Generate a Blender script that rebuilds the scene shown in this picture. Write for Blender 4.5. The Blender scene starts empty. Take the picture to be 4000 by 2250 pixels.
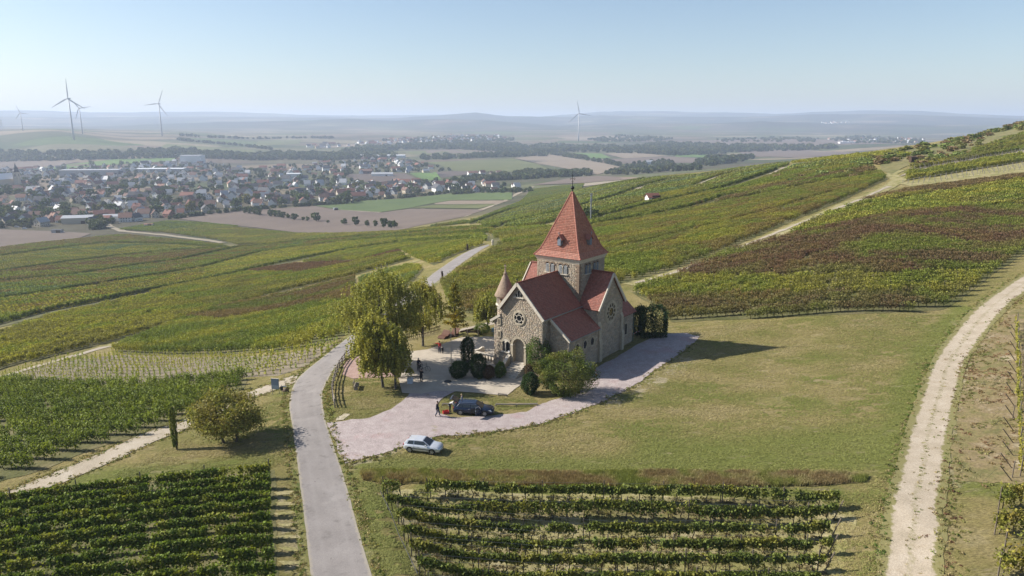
import bpy, bmesh, math, random
import numpy as np
from mathutils import Vector, Matrix
from mathutils.geometry import delaunay_2d_cdt
rnd = random.Random(7)
rng = np.random.default_rng(7)
SC = bpy.context.scene
COL = SC.collection
# ------------------------------------------------------------------ camera
PITCH = math.radians(12.98); FPX = 1786.0; CAMZ = 30.0
cam_d = bpy.data.cameras.new('camera')
cam = bpy.data.objects.new('camera', cam_d); COL.objects.link(cam)
cam.location = (0, 0, CAMZ); cam.rotation_euler = (math.pi/2 - PITCH, 0, 0)
cam_d.sensor_width = 36.0; cam_d.lens = 36.0*FPX/2576.0
cam_d.clip_start = 0.5; cam_d.clip_end = 60000
SC.camera = cam
# ------------------------------------------------------------------ sky and sun
SUN_EL = math.radians(36); SH_AZ = math.radians(-8)      # azimuth in which shadows fall, from +X
sun_dir = Vector((-math.cos(SH_AZ)*math.cos(SUN_EL), -math.sin(SH_AZ)*math.cos(SUN_EL), math.sin(SUN_EL)))
W = bpy.data.worlds.new('World'); SC.world = W; W.use_nodes = True
nt = W.node_tree; nt.nodes.clear()
sky = nt.nodes.new('ShaderNodeTexSky'); sky.sky_type = 'NISHITA'; sky.sun_disc = False
sky.sun_elevation = SUN_EL; sky.sun_rotation = math.atan2(sun_dir.x, sun_dir.y)
sky.altitude = 200; sky.air_density = 1.0; sky.dust_density = 1.0; sky.ozone_density = 2.0
bg = nt.nodes.new('ShaderNodeBackground'); bg.inputs[1].default_value = 0.077
wo = nt.nodes.new('ShaderNodeOutputWorld')
nt.links.new(sky.outputs[0], bg.inputs[0]); nt.links.new(bg.outputs[0], wo.inputs[0])
sun_d = bpy.data.lights.new('sun', 'SUN'); sun_d.energy = 5.0; sun_d.angle = math.radians(0.5); sun_d.color = (1.0, 0.945, 0.86)
sun = bpy.data.objects.new('sun', sun_d); COL.objects.link(sun)
sun.rotation_euler = sun_dir.to_track_quat('Z', 'Y').to_euler(); sun.location = (-60, 10, 80)
SC.view_settings.view_transform = 'Standard'; SC.view_settings.look = 'None'
SC.view_settings.gamma = 1; SC.view_settings.use_curve_mapping = False
SC.view_settings.exposure = 0.86
SC.cycles.max_bounces = 6; SC.cycles.diffuse_bounces = 3; SC.cycles.volume_bounces = 2
SC.cycles.transmission_bounces = 4; SC.cycles.transparent_max_bounces = 4; SC.cycles.glossy_bounces = 2
SC.cycles.use_denoising = True
# ------------------------------------------------------------------ terrain
def pray(px, py):
    u = (px-1288)/FPX; v = (724.5-py)/FPX; c = math.cos(PITCH); s = math.sin(PITCH)
    return np.array([u, c+v*s, -s+v*c])
CP = [ # pixel x, pixel y, ground height there (2576 px wide photo)
 (0,1449,-1.6),(0,1250,-2.4),(0,1100,-4.5),(0,1020,-7),(0,940,-12),(0,870,-20),(0,800,-32),(0,750,-42),(0,700,-52),(0,650,-63),(0,600,-73),(0,560,-76),(0,500,-77),(0,440,-77),(0,400,-76),
 (350,1449,-.6),(350,1250,-.9),(350,1100,-2),(300,960,-7.5),(300,880,-13),(300,800,-26),(300,720,-42),(300,660,-57),(300,600,-71),(300,550,-76),(300,470,-77),(300,410,-76),
 (700,1449,0),(700,1250,0),(720,1050,-.2),(600,960,-3),(600,880,-8),(600,800,-18),(600,700,-36),(600,640,-54),(600,590,-70),(600,540,-76),(600,470,-77),(600,410,-76),
 (850,1449,0),(850,1200,0),(820,1000,0),(880,860,-1.2),(900,780,-6),(900,700,-16),(900,640,-33),(900,590,-54),(900,550,-72),(900,500,-77),(900,430,-77),
 (1075,705,-4),(1100,780,-1.5),(1230,615,-8.5),(1230,575,-22),(1230,540,-42),(1230,505,-68),(1230,460,-76),(1230,420,-75),
 (1288,1150,0),(1288,1000,0),(1288,930,0),(1100,900,0),(1440,850,.2),(1288,1300,-.3),(1288,1449,-.3),
 (1700,1150,.2),(1700,1000,.5),(1700,860,.8),(1700,812,.8),(1960,868,1.5),(2000,1000,1.0),(2000,1150,.5),(2000,1449,-.2),
 (2300,1150,1.0),(2300,1000,1.6),(2370,790,3.6),(2250,1300,.4),(2300,1449,0),(2576,1449,.8),(2576,1300,1.4),(2576,1100,2.3),(2576,900,3.8),
 (2576,690,6.3),(2576,560,8.4),(2576,450,14),(2576,400,17.5),(2576,350,23.5),(2576,325,26.5),(2576,309,31),
 (1600,712,.6),(1600,640,.0),(1600,560,-3.0),(1600,510,-7),(1600,470,-11),(1600,450,-15),(1600,437,-56),(1600,415,-71),
 (1900,700,3.2),(1900,610,4.2),(1900,520,4.6),(1900,460,4.2),(1900,420,1.0),(1900,406,-52),(1900,395,-66),
 (2250,650,6.6),(2250,550,8.6),(2250,462,11),(2250,400,16),(2250,380,17.5),(2250,368,-42),(2250,358,-50),(2430,352,22),(2500,332,25.5),
 (2430,338,-35),(2576,300.5,-10),
 (0,365,-40),(0,332,0),(0,327,3),(150,336,-4),(300,372,-46),(300,342,-17),(420,341,-17),(600,395,-68),(600,360,-45),(600,335,-20),
 (900,380,-68),(900,345,-35),(900,325,-8),(1288,395,-72),(1288,355,-54),(1288,325,-8),(1600,385,-66),(1600,352,-50),(1600,328,-15),
 (2000,375,-62),(2000,340,-36),(2000,322,-8),(2400,330,-25),(2576,322,-12)]
_far = [(-.9,-6),(-.55,-8),(-.3,-5),(0,-5),(.3,-5),(.55,-6),(.9,-5)]
_px, _pv = [], []
for (x, y, z) in CP:
    d = pray(x, y); t = (z-CAMZ)/d[2]
    if t <= 0 or t > 12000: continue
    _px.append((math.atan2(d[0], d[1]), math.log(math.hypot(d[0], d[1])*t))); _pv.append(z)
for a, z in _far:
    for r in (11000, 16000): _px.append((a, math.log(r))); _pv.append(z)
# outside the frame: carry on the same slopes
for a, r, z in [(-1.05,30,-1),(-1.05,60,-3),(-1.05,110,-13),(-1.05,250,-40),(-1.05,600,-74),(-1.05,2500,-60),(-1.05,5000,-10),
                (1.05,30,.8),(1.05,60,2.5),(1.05,110,7),(1.05,200,18),(1.05,350,34),(1.05,700,30),(1.05,2000,-20),(1.05,5000,-10),(0,14,-.1),(-.7,14,-.2),(.7,14,.3),
                (.62,520,31),(.62,900,15),(.62,1600,-30)]:
    _px.append((a, math.log(r))); _pv.append(z)
_px = np.array(_px)*np.array([3.0, 1.0]); _pv = np.array(_pv, float)
def _k(d2): return np.sqrt(d2+.012)
_D = _k(((_px[:, None]-_px[None])**2).sum(-1)); _n = len(_px)
_A = np.zeros((_n+3, _n+3)); _A[:_n, :_n] = _D + np.eye(_n)*(-2e-3); _A[:_n, _n] = 1; _A[:_n, _n+1] = _px[:, 0]; _A[:_n, _n+2] = _px[:, 1]
_A[_n:, :_n] = _A[:_n, _n:].T
_w = np.linalg.solve(_A, np.concatenate([_pv, np.zeros(3)]))
NA, NR = 481, 480
A0, A1 = math.radians(-62), math.radians(62); L0, L1 = math.log(13), math.log(16000)
gA = np.linspace(A0, A1, NA); gL = np.linspace(L0, L1, NR)
def _rbf(a, l):
    P = np.stack([a.ravel()*3, l.ravel()], -1); out = np.empty(len(P))
    for i in range(0, len(P), 20000):
        q = P[i:i+20000]; out[i:i+20000] = _k(((q[:, None]-_px[None])**2).sum(-1)) @ _w[:_n] + _w[_n] + q @ _w[_n+1:]
    return out.reshape(a.shape)
def vnoise(x, y, seed=0):                                  # smooth value noise, numpy
    x = np.asarray(x, float); y = np.asarray(y, float)
    xi = np.floor(x).astype(np.int64); yi = np.floor(y).astype(np.int64); fx = x-xi; fy = y-yi
    fx = fx*fx*(3-2*fx); fy = fy*fy*(3-2*fy)
    def h(i, j):
        n = (i*374761393 + j*668265263 + seed*974634) & 0x7fffffff
        n = ((n ^ (n >> 13))*1274126177) & 0x7fffffff
        return ((n ^ (n >> 16)) & 0xffff)/65535.0
    return (h(xi, yi)*(1-fx)+h(xi+1, yi)*fx)*(1-fy) + (h(xi, yi+1)*(1-fx)+h(xi+1, yi+1)*fx)*fy
def fbm(x, y, seed=0, o=4):
    s = 0; a = .5; t = 0
    for i in range(o):
        s = s+a*vnoise(x*2**i, y*2**i, seed+i*17); t += a; a *= .5
    return s/t
AA, LL = np.meshgrid(gA, gL)
RR = np.exp(LL); XX = RR*np.sin(AA); YY = RR*np.cos(AA)
ZZ = _rbf(AA, LL)
BANK = np.array([(-9.6, 54.2), (-6.5, 51.9), (-2, 50.6), (6, 50.1), (14, 50.3), (24.5, 51.2)])   # lower lip of the dry bank
def bank_step(x, y):
    yb = np.interp(x, BANK[:, 0], BANK[:, 1])
    w = np.clip((x-(-12.2+(55-y)*.383))/5, 0, 1)*np.clip((31-x)/9, 0, 1)
    s = np.clip((yb+1.6-y)/1.7, 0, 1); s = s*s*(3-2*s)
    back = np.clip((y-30)/10, 0, 1)
    return -1.25*s*w*back
ZZ = ZZ + bank_step(XX, YY)
# far hill lines: distance, list of (pixel x, pixel y of crest)
HILLS = [(6800, 500, [(-700,312),(0,318),(300,318),(420,314),(600,308),(780,304),(900,299),(1010,304),(1100,300),(1230,303),(1400,318),(1560,311),(1750,312),(1880,306),(2050,313),(2300,316),(2700,314),(3300,312)]),
         (9200, 900, [(-700,300),(0,297),(250,299),(500,296),(700,297),(870,296),(1000,298),(1120,290),(1200,283),(1280,293),(1420,294),(1500,291),(1640,294),(1840,296),(2000,290),(2200,291),(2340,296),(2576,304),(3300,302)]),
         (12500, 1300, [(-700,285),(0,286),(130,283),(300,287),(560,283),(660,285),(800,290),(930,291),(1150,288),(1350,294),(1500,281),(1640,280),(1720,283),(1830,285),(1920,288),(2000,284),(2150,281),(2260,283),(2360,290),(2470,295),(2600,298),(3300,292)])]
for hr_, sw, prof in HILLS:
    u = np.tan(AA)/ (1/ math.cos(PITCH))                     # approx pixel column of an azimuth near the horizon
    pxs = 1288 + FPX*np.tan(AA)/math.cos(PITCH)*1.0*math.cos(PITCH)**2
    ys = np.interp(pxs, [p[0] for p in prof], [p[1] for p in prof])
    ys = ys + (fbm(AA*60, AA*0+hr_, 3)-.5)*2.0
    el = np.arctan((724.5-ys)/FPX) - PITCH
    top = CAMZ + hr_*np.tan(el)/np.cos(AA)**0
    g = np.exp(-((RR-hr_)/sw)**2/2)
    g = np.where(RR > hr_, np.maximum(g, np.exp(-((RR-hr_)/(sw*2.2))**2/2)), g)
    ZZ = np.maximum(ZZ, ZZ*(1-g) + (top)*g)
amp = np.clip((RR-700)/2000, 0, 1)*5 + np.clip((RR-60)/200, 0, 1)*.5
ZZ = ZZ + amp*(fbm(XX/260, YY/260, 9)-.5)*2*np.clip((9000-RR)/4000, .2, 1)
def ground_z(x, y):
    x = np.asarray(x, float); y = np.asarray(y, float)
    a = (np.arctan2(x, y)-A0)/(A1-A0)*(NA-1); l = (np.log(np.maximum(np.hypot(x, y), 13.01))-L0)/(L1-L0)*(NR-1)
    a = np.clip(a, 0, NA-1.001); l = np.clip(l, 0, NR-1.001)
    i = a.astype(int); j = l.astype(int); fa = a-i; fl = l-j
    return (ZZ[j, i]*(1-fa)+ZZ[j, i+1]*fa)*(1-fl) + (ZZ[j+1, i]*(1-fa)+ZZ[j+1, i+1]*fa)*fl
_T = np.exp(np.linspace(math.log(25), math.log(15000), 5000))
def hit(px, py):                                           # where the line of sight through a photo pixel meets the terrain
    d = pray(px, py); z = CAMZ+_T*d[2]-ground_z(_T*d[0], _T*d[1])
    k = np.argmax(z < 0)
    if k == 0: k = len(_T)-1
    a, b = _T[k-1], _T[k]
    for _ in range(14):
        m = .5*(a+b)
        if CAMZ+m*d[2]-ground_z(m*d[0], m*d[1]) < 0: b = m
        else: a = m
    x, y = d[0]*b, d[1]*b
    return np.array([x, y, float(ground_z(x, y))])
def hits(pts, step=None):
    q = []
    for i, p in enumerate(pts):
        q.append(p)
        if step and i+1 < len(pts):
            n = int(math.hypot(pts[i+1][0]-p[0], pts[i+1][1]-p[1])/step)
            for k in range(1, n+1): q.append((p[0]+(pts[i+1][0]-p[0])*k/(n+1), p[1]+(pts[i+1][1]-p[1])*k/(n+1)))
    return np.array([hit(*p) for p in q])
# ------------------------------------------------------------------ helpers
def tag(o, label=None, cat=None, group=None, kind=None):
    if label: o['label'] = label
    if cat: o['category'] = cat
    if group: o['group'] = group
    if kind: o['kind'] = kind
    return o
def empty(name, loc, rz=0.0):
    o = bpy.data.objects.new(name, None); COL.objects.link(o); o.location = Vector([float(v) for v in loc]); o.rotation_euler = (0, 0, rz)
    o.empty_display_size = .3
    return o
def mesh_np(name, V, F, mats, parent=None, mi=None, attrs=None, smooth=False, link=True, loc=None):
    """V (n,3), F list/array of equal-length faces"""
    me = bpy.data.meshes.new(name); V = np.asarray(V, np.float32); F = np.asarray(F, np.int32)
    me.vertices.add(len(V)); me.vertices.foreach_set('co', V.ravel())
    k = F.shape[1]; me.loops.add(F.size); me.loops.foreach_set('vertex_index', F.ravel())
    me.polygons.add(len(F)); me.polygons.foreach_set('loop_start', np.arange(0, F.size, k, dtype=np.int32))
    me.polygons.foreach_set('loop_total', np.full(len(F), k, np.int32))
    if mi is not None: me.polygons.foreach_set('material_index', np.asarray(mi, np.int32))
    if smooth: me.polygons.foreach_set('use_smooth', np.ones(len(F), bool))
    for m in (mats if isinstance(mats, (list, tuple)) else [mats]): me.materials.append(m)
    if attrs:
        for an, (typ, dom, data) in attrs.items():
            a = me.attributes.new(an, typ, dom)
            a.data.foreach_set('color' if typ == 'FLOAT_COLOR' else ('vector' if typ == 'FLOAT_VECTOR' else 'value'), np.asarray(data, np.float32 if typ != 'INT' else np.int32).ravel())
    me.update(calc_edges=True)
    if not link: return me
    o = bpy.data.objects.new(name, me); COL.objects.link(o)
    if loc is not None: o.location = loc
    if parent is not None: o.parent = parent
    return o
class MB:
    """collects polygons of any size into one mesh"""
    def __init__(s): s.v = []; s.f = []; s.m = []; s.mi = 0
    def add(s, vs, fs):
        b = len(s.v); s.v += [tuple(map(float, p)) for p in vs]; s.f += [tuple(b+i for i in f) for f in fs]; s.m += [s.mi]*len(fs)
    def box(s, c, d, rz=0.0, M=None):
        x, y, z = d[0]/2, d[1]/2, d[2]/2
        P = [Vector((sx*x, sy*y, sz*z)) for sz in (-1, 1) for sx, sy in ((-1,-1),(1,-1),(1,1),(-1,1))]
        R = M if M is not None else Matrix.Rotation(rz, 3, 'Z')
        s.add([R@p+Vector(c) for p in P], [(3,2,1,0),(4,5,6,7),(0,1,5,4),(1,2,6,5),(2,3,7,6),(3,0,4,7)])
    def tube(s, path, rad, n=6, cap=True):
        path = [Vector(p) for p in path]; rad = rad if isinstance(rad, (list, tuple)) else [rad]*len(path)
        vs = []; fs = []
        for i, p in enumerate(path):
            t = (path[min(i+1, len(path)-1)]-path[max(i-1, 0)])
            t = t.normalized() if t.length > 1e-9 else Vector((0,0,1))
            a = Vector((0,0,1)) if abs(t.z) < .9 else Vector((1,0,0))
            u = t.cross(a).normalized(); w = t.cross(u)
            for k in range(n):
                q = 2*math.pi*k/n; vs.append(p+(u*math.cos(q)+w*math.sin(q))*rad[i])
        for i in range(len(path)-1):
            for k in range(n): fs.append((i*n+k, i*n+(k+1)%n, (i+1)*n+(k+1)%n, (i+1)*n+k))
        if cap: fs.append(tuple(range(n))[::-1]); fs.append(tuple((len(path)-1)*n+k for k in range(n)))
        s.add(vs, fs)
    def lathe(s, prof, c=(0,0,0), n=12):
        vs = []; fs = []; c = Vector(c)
        for (r, z) in prof:
            for k in range(n): vs.append(c+Vector((r*math.cos(2*math.pi*k/n), r*math.sin(2*math.pi*k/n), z)))
        for i in range(len(prof)-1):
            for k in range(n): fs.append((i*n+k, i*n+(k+1)%n, (i+1)*n+(k+1)%n, (i+1)*n+k))
        fs.append(tuple(range(n))[::-1]); fs.append(tuple((len(prof)-1)*n+k for k in range(n)))
        s.add(vs, fs)
    def prism(s, poly, off):
        """poly: 3-D polygon, off: extrusion vector"""
        P = [Vector(p) for p in poly]; o = Vector(off); n = len(P)
        s.add(P+[p+o for p in P], [tuple(range(n))[::-1], tuple(range(n, 2*n))]+[(i, (i+1)%n, n+(i+1)%n, n+i) for i in range(n)])
    def build(s, name, mats, parent=None, smooth=False, loc=None, fix=True):
        me = bpy.data.meshes.new(name); me.from_pydata(s.v, [], s.f)
        for m in (mats if isinstance(mats, (list, tuple)) else [mats]): me.materials.append(m)
        me.polygons.foreach_set('material_index', s.m)
        if fix:
            bm = bmesh.new(); bm.from_mesh(me); bmesh.ops.recalc_face_normals(bm, faces=bm.faces); bm.to_mesh(me); bm.free()
        if smooth: me.polygons.foreach_set('use_smooth', [True]*len(me.polygons))
        me.update()
        o = bpy.data.objects.new(name, me); COL.objects.link(o)
        if parent is not None: o.parent = parent
        if loc is not None: o.location = loc
        return o
def kids(o, table={}):
    return [c for c in o.children]
def copy_tree(o, parent=None):
    c = o.copy(); COL.objects.link(c); c.parent = parent
    for ch in o.children: copy_tree(ch, c)
    return c
# ------------------------------------------------------------------ materials
KA = .74                                                   # all surface colours below are times this
def kk(c): return tuple(v*KA for v in c)
def _sock(n, names):
    for k in names:
        if k in n.inputs: return n.inputs[k]
def new_mat(name):
    m = bpy.data.materials.new(name); m.use_nodes = True; t = m.node_tree; t.nodes.clear()
    o = t.nodes.new('ShaderNodeOutputMaterial'); b = t.nodes.new('ShaderNodeBsdfPrincipled'); t.links.new(b.outputs[0], o.inputs[0])
    b.inputs['Specular IOR Level'].default_value = .25
    return m, t, b
def ramp(t, fac, stops):
    r = t.nodes.new('ShaderNodeValToRGB'); e = r.color_ramp.elements
    while len(e) < len(stops): e.new(.5)
    for i, (p, c) in enumerate(stops): e[i].position = p; e[i].color = (*kk(c), 1)
    t.links.new(fac, r.inputs[0]); return r.outputs[0]
def noise(t, scale, detail=4, rough=.55, vec=None, dist=0.0):
    n = t.nodes.new('ShaderNodeTexNoise'); n.inputs['Scale'].default_value = scale; n.inputs['Detail'].default_value = detail
    n.inputs['Roughness'].default_value = rough; n.inputs['Distortion'].default_value = dist
    if vec is not None: t.links.new(vec, n.inputs['Vector'])
    return n.outputs[0]
def wpos(t, obj=False):
    if obj: return t.nodes.new('ShaderNodeTexCoord').outputs['Object']
    return t.nodes.new('ShaderNodeNewGeometry').outputs['Position']
def mixc(t, fac, a, b, mode='MIX'):
    m = t.nodes.new('ShaderNodeMix'); m.data_type = 'RGBA'; m.blend_type = mode
    for s, v in ((m.inputs[0], fac), (m.inputs[6], a), (m.inputs[7], b)):
        if isinstance(v, (int, float)): s.default_value = v
        elif isinstance(v, tuple): s.default_value = (*v, 1)
        else: t.links.new(v, s)
    return m.outputs[2]
def maprange(t, v, a, b, c, d):
    n = t.nodes.new('ShaderNodeMapRange'); n.clamp = True
    for i, q in enumerate((a, b, c, d)): n.inputs[i+1].default_value = q
    t.links.new(v, n.inputs[0]); return n.outputs[0]
def surf(name, stops, scale=1.0, fine=None, fine_amt=.35, rough=.9, bump=0.0, bscale=None, obj=False, detail=5, spec=.2, patches=()):
    """noise-driven colour ramp, a finer grain multiplied in, optional patches (colour, scale, lo, hi) and relief"""
    m, t, b = new_mat(name); p = wpos(t, obj)
    c = ramp(t, noise(t, scale, detail, .6, p), stops)
    for (pc, ps, lo, hi) in patches:
        c = mixc(t, maprange(t, noise(t, ps, 4, .6, p), lo, hi, 0, 1), c, kk(pc))
    if fine:
        f = maprange(t, noise(t, fine, 3, .7, p), .25, .75, 1-fine_amt, 1+fine_amt)
        c = mixc(t, 1.0, c, f, 'MULTIPLY')
    t.links.new(c, b.inputs['Base Color']); b.inputs['Roughness'].default_value = rough; b.inputs['Specular IOR Level'].default_value = spec
    if bump:
        n = t.nodes.new('ShaderNodeBump'); n.inputs['Strength'].default_value = .8; n.inputs['Distance'].default_value = bump
        t.links.new(noise(t, bscale or (fine or scale*4), 4, .65, p), n.inputs['Height']); t.links.new(n.outputs[0], b.inputs['Normal'])
    return m
def plain(name, col, rough=.6, metal=0.0, spec=.4, var=.12, scale=3.0):
    m, t, b = new_mat(name); p = wpos(t, True)
    f = maprange(t, noise(t, scale, 4, .6, p), .3, .7, 1-var, 1+var)
    t.links.new(mixc(t, 1.0, kk(col), f, 'MULTIPLY'), b.inputs['Base Color'])
    b.inputs['Roughness'].default_value = rough; b.inputs['Metallic'].default_value = metal; b.inputs['Specular IOR Level'].default_value = spec
    return m
def leafmat(name, inst=False, transl=.30):
    """leaf colour comes from the attribute col (of the plant or of its instance), varied per leaf by lv"""
    m, t, b = new_mat(name)
    a = t.nodes.new('ShaderNodeAttribute'); a.attribute_name = 'col'; a.attribute_type = 'INSTANCER' if inst else 'GEOMETRY'
    l = t.nodes.new('ShaderNodeAttribute'); l.attribute_name = 'lv'
    f = maprange(t, l.outputs['Fac'], 0, 1, .48*KA, 1.6*KA)
    c = mixc(t, 1.0, a.outputs['Color'], f, 'MULTIPLY')
    t.links.new(c, b.inputs['Base Color']); b.inputs['Roughness'].default_value = .65; b.inputs['Specular IOR Level'].default_value = .15
    tr = t.nodes.new('ShaderNodeBsdfTranslucent'); t.links.new(mixc(t, 1.0, c, (1.25, 1.25, .55), 'MULTIPLY'), tr.inputs[0])
    mx = t.nodes.new('ShaderNodeMixShader'); mx.inputs[0].default_value = transl
    t.links.new(b.outputs[0], mx.inputs[1]); t.links.new(tr.outputs[0], mx.inputs[2])
    t.links.new(mx.outputs[0], [n for n in t.nodes if n.type == 'OUTPUT_MATERIAL'][0].inputs[0])
    return m
def colattr(name, rough=.85, var=.25, scale=6.0, spec=.2, bump=0.0):
    """colour from the mesh's own col attribute (one value per tile / stone / field)"""
    m, t, b = new_mat(name); p = wpos(t, True)
    a = t.nodes.new('ShaderNodeAttribute'); a.attribute_name = 'col'
    nz = noise(t, scale, 4, .65, p)
    t.links.new(mixc(t, 1.0, a.outputs['Color'], maprange(t, nz, .3, .7, (1-var)*KA, (1+var)*KA), 'MULTIPLY'), b.inputs['Base Color'])
    b.inputs['Roughness'].default_value = rough; b.inputs['Specular IOR Level'].default_value = spec
    if bump:
        n = t.nodes.new('ShaderNodeBump'); n.inputs['Distance'].default_value = bump; t.links.new(nz, n.inputs['Height']); t.links.new(n.outputs[0], b.inputs['Normal'])
    return m
M = {}
M['leaf'] = leafmat('leaf'); M['leaf_i'] = leafmat('leaf_instanced', True)
M['leaf_far'] = leafmat('leaf_far', False, .2)
# ground: dry mown grass with greener and barer patches
def grass_mat():
    m, t, b = new_mat('grass'); p = wpos(t)
    def at(n):
        q = t.nodes.new('ShaderNodeAttribute'); q.attribute_name = n; return q.outputs['Fac']
    def add(x, y, mul=1.0):
        q = t.nodes.new('ShaderNodeMath'); q.operation = 'MULTIPLY_ADD'; t.links.new(y, q.inputs[0]); q.inputs[1].default_value = mul; t.links.new(x, q.inputs[2]); return q.outputs[0]
    mp = t.nodes.new('ShaderNodeMapping'); mp.inputs['Scale'].default_value = (.45, 1.5, 1); t.links.new(p, mp.inputs[0]); sv = mp.outputs[0]
    c = ramp(t, add(noise(t, .10, 6, .66, p, .5), noise(t, .8, 5, .7, sv), .25), [(.42, (.175,.175,.05)), (.57, (.25,.222,.08)), (.69, (.305,.25,.105)), (.84, (.38,.315,.165))])
    gn = add(at('lush'), noise(t, .55, 5, .7, sv), .9)
    c = mixc(t, maprange(t, gn, .6, 1.15, 0, .75), c, kk((.165,.195,.042)))
    c = mixc(t, maprange(t, noise(t, .06, 5, .65, p), .60, .70, 0, .5), c, kk((.13,.17,.035)))
    bn = add(at('bare'), noise(t, .7, 6, .75, p), 1.0)
    c = mixc(t, maprange(t, bn, .78, 1.05, 0, .85), c, kk((.46,.39,.26)))
    c = mixc(t, maprange(t, noise(t, .5, 6, .78, sv), .56, .68, 0, .65), c, kk((.40,.325,.20)))
    c = mixc(t, maprange(t, noise(t, 1.6, 6, .8, sv), .54, .66, 0, .6), c, kk((.115,.115,.035)))
    f = maprange(t, noise(t, 6.5, 4, .8, sv), (.3), .7, .4, 1.6)
    c = mixc(t, 1.0, c, f, 'MULTIPLY')
    # beyond the village the sheet is a patchwork of fields
    mp = t.nodes.new('ShaderNodeMapping'); mp.inputs['Rotation'].default_value = (0, 0, .35); mp.inputs['Scale'].default_value = (1/420, 1/210, 0)
    t.links.new(p, mp.inputs[0])
    vo = t.nodes.new('ShaderNodeTexVoronoi'); vo.distance = 'MINKOWSKI'; vo.inputs['Exponent'].default_value = 4; vo.inputs['Scale'].default_value = 1; t.links.new(mp.outputs[0], vo.inputs['Vector'])
    sp = t.nodes.new('ShaderNodeSeparateColor'); t.links.new(vo.outputs['Color'], sp.inputs[0])
    fld = ramp(t, sp.outputs[0], [(0, (.07,.095,.03)), (.2, (.16,.125,.09)), (.38, (.22,.165,.12)), (.52, (.10,.14,.045)), (.66, (.13,.10,.08)), (.8, (.30,.24,.16)), (1, (.06,.085,.03))])
    fld = mixc(t, maprange(t, vo.outputs['Distance'], .46, .52, 0, .6), fld, kk((.05,.06,.03)))
    fld = mixc(t, 1.0, fld, maprange(t, noise(t, .03, 5, .65, p), .3, .7, .8, 1.2), 'MULTIPLY')
    ln = t.nodes.new('ShaderNodeVectorMath'); ln.operation = 'LENGTH'; t.links.new(p, ln.inputs[0])
    far = maprange(t, ln.outputs['Value'], 560, 640, 0, 1)
    wood = maprange(t, noise(t, .0012, 5, .6, p), .40, .50, 0, 1)
    wd = t.nodes.new('ShaderNodeMath'); wd.operation = 'MULTIPLY'; t.links.new(wood, wd.inputs[0]); t.links.new(maprange(t, ln.outputs['Value'], 5000, 6600, 0, .92), wd.inputs[1])
    fld = mixc(t, wd.outputs[0], fld, (.012,.02,.010))
    c = mixc(t, far, c, fld)
    t.links.new(c, b.inputs['Base Color']); b.inputs['Roughness'].default_value = .95; b.inputs['Specular IOR Level'].default_value = .1
    n = t.nodes.new('ShaderNodeBump'); n.inputs['Distance'].default_value = .25; n.inputs['Strength'].default_value = 1.0
    t.links.new(noise(t, 3.2, 6, .8, sv), n.inputs['Height']); t.links.new(n.outputs[0], b.inputs['Normal'])
    return m
M['grass'] = grass_mat()
# ------------------------------------------------------------------ the ground sheet
def build_ground():
    V = np.stack([XX, YY, ZZ], -1).reshape(-1, 3)
    i = np.arange(NR-1)[:, None]*NA + np.arange(NA-1)[None]
    F = np.stack([i, i+1, i+1+NA, i+NA], -1).reshape(-1, 4)
    x, y = V[:, 0], V[:, 1]
    def near(px, w):                                       # closeness to a line on the ground
        L_ = hits(px, 25)[:, :2]; d = np.full(len(V), 1e9); k = np.hypot(x, y) < 240
        for a_, b_ in zip(L_, L_[1:]):
            ab = b_-a_; tt = np.clip(((x[k]-a_[0])*ab[0]+(y[k]-a_[1])*ab[1])/(ab@ab), 0, 1); d[k] = np.minimum(d[k], np.hypot(x[k]-a_[0]-tt*ab[0], y[k]-a_[1]-tt*ab[1]))
        return np.exp(-(d/w)**2)
    lush = np.maximum.reduce([near([(930,1172),(1300,1178),(1700,1172),(2120,1165),(2240,1140)], 2.2), near([(1650,1140),(2000,1120),(2240,1100)], 3.5)*.8, near([(2238,1170),(2268,1060),(2310,940),(2360,850),(2430,780)], 2.2), near([(1880,1000),(2060,1010)], 2.0)*.45, near([(880,1200),(905,1290),(950,1449)], 1.3)*.8, near([(1060,1233),(1700,1240),(2110,1245)], 1.0), near([(150,1210),(420,1180),(650,1165)], 2.0)*.8,
                              near([(860,880),(790,930)], 1.5)*.9, near([(822,1000),(830,1050)], .8)*.9, near([(2395,1215),(2500,1230)], 2)*.8, near([(1900,790),(2330,800)], 3)*.4, near([(700,1010),(735,985)], 1.5)*.7])
    bare = np.maximum.reduce([near([(1540,1012),(1640,965),(1730,905)], 2.2)*.55, near([(880,1166),(1000,1133)], 1.0)*.6, near([(930,1449),(890,1290),(866,1200)], .45)*.7, near([(2390,1200),(2420,1010),(2500,830)], 2.5)*.45, near([(775,1400),(750,1180)], .5)*.6, near([(1100,1300),(2080,1340)], 4)*.35, near([(1100,1400),(2080,1440)], 4)*.35, near([(690,1250),(760,1420)], 2.0)*.4])
    return tag(mesh_np('ground', V, F, M['grass'], smooth=True, attrs={'lush': ('FLOAT', 'POINT', lush), 'bare': ('FLOAT', 'POINT', bare)}), kind='structure')
ground = build_ground()
# ------------------------------------------------------------------ haze
def build_haze():
    zt, zb = float(ZZ.max())+30, float(ZZ.min())-1.0
    zt = max(zt, 190.0)
    b = MB(); b.box((0, 4000, (zt+zb)/2), (44000, 30000, zt-zb))
    m = bpy.data.materials.new('haze'); m.use_nodes = True; t = m.node_tree; t.nodes.clear()
    o = t.nodes.new('ShaderNodeOutputMaterial'); v = t.nodes.new('ShaderNodeVolumePrincipled')
    v.inputs['Color'].default_value = (.69, .80, 1.0, 1); v.inputs['Density'].default_value = HAZE; v.inputs['Anisotropy'].default_value = .14
    t.links.new(v.outputs[0], o.inputs['Volume'])
    tag(b.build('haze', m), kind='stuff')
HAZE = 1.25e-4
build_haze()
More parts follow.
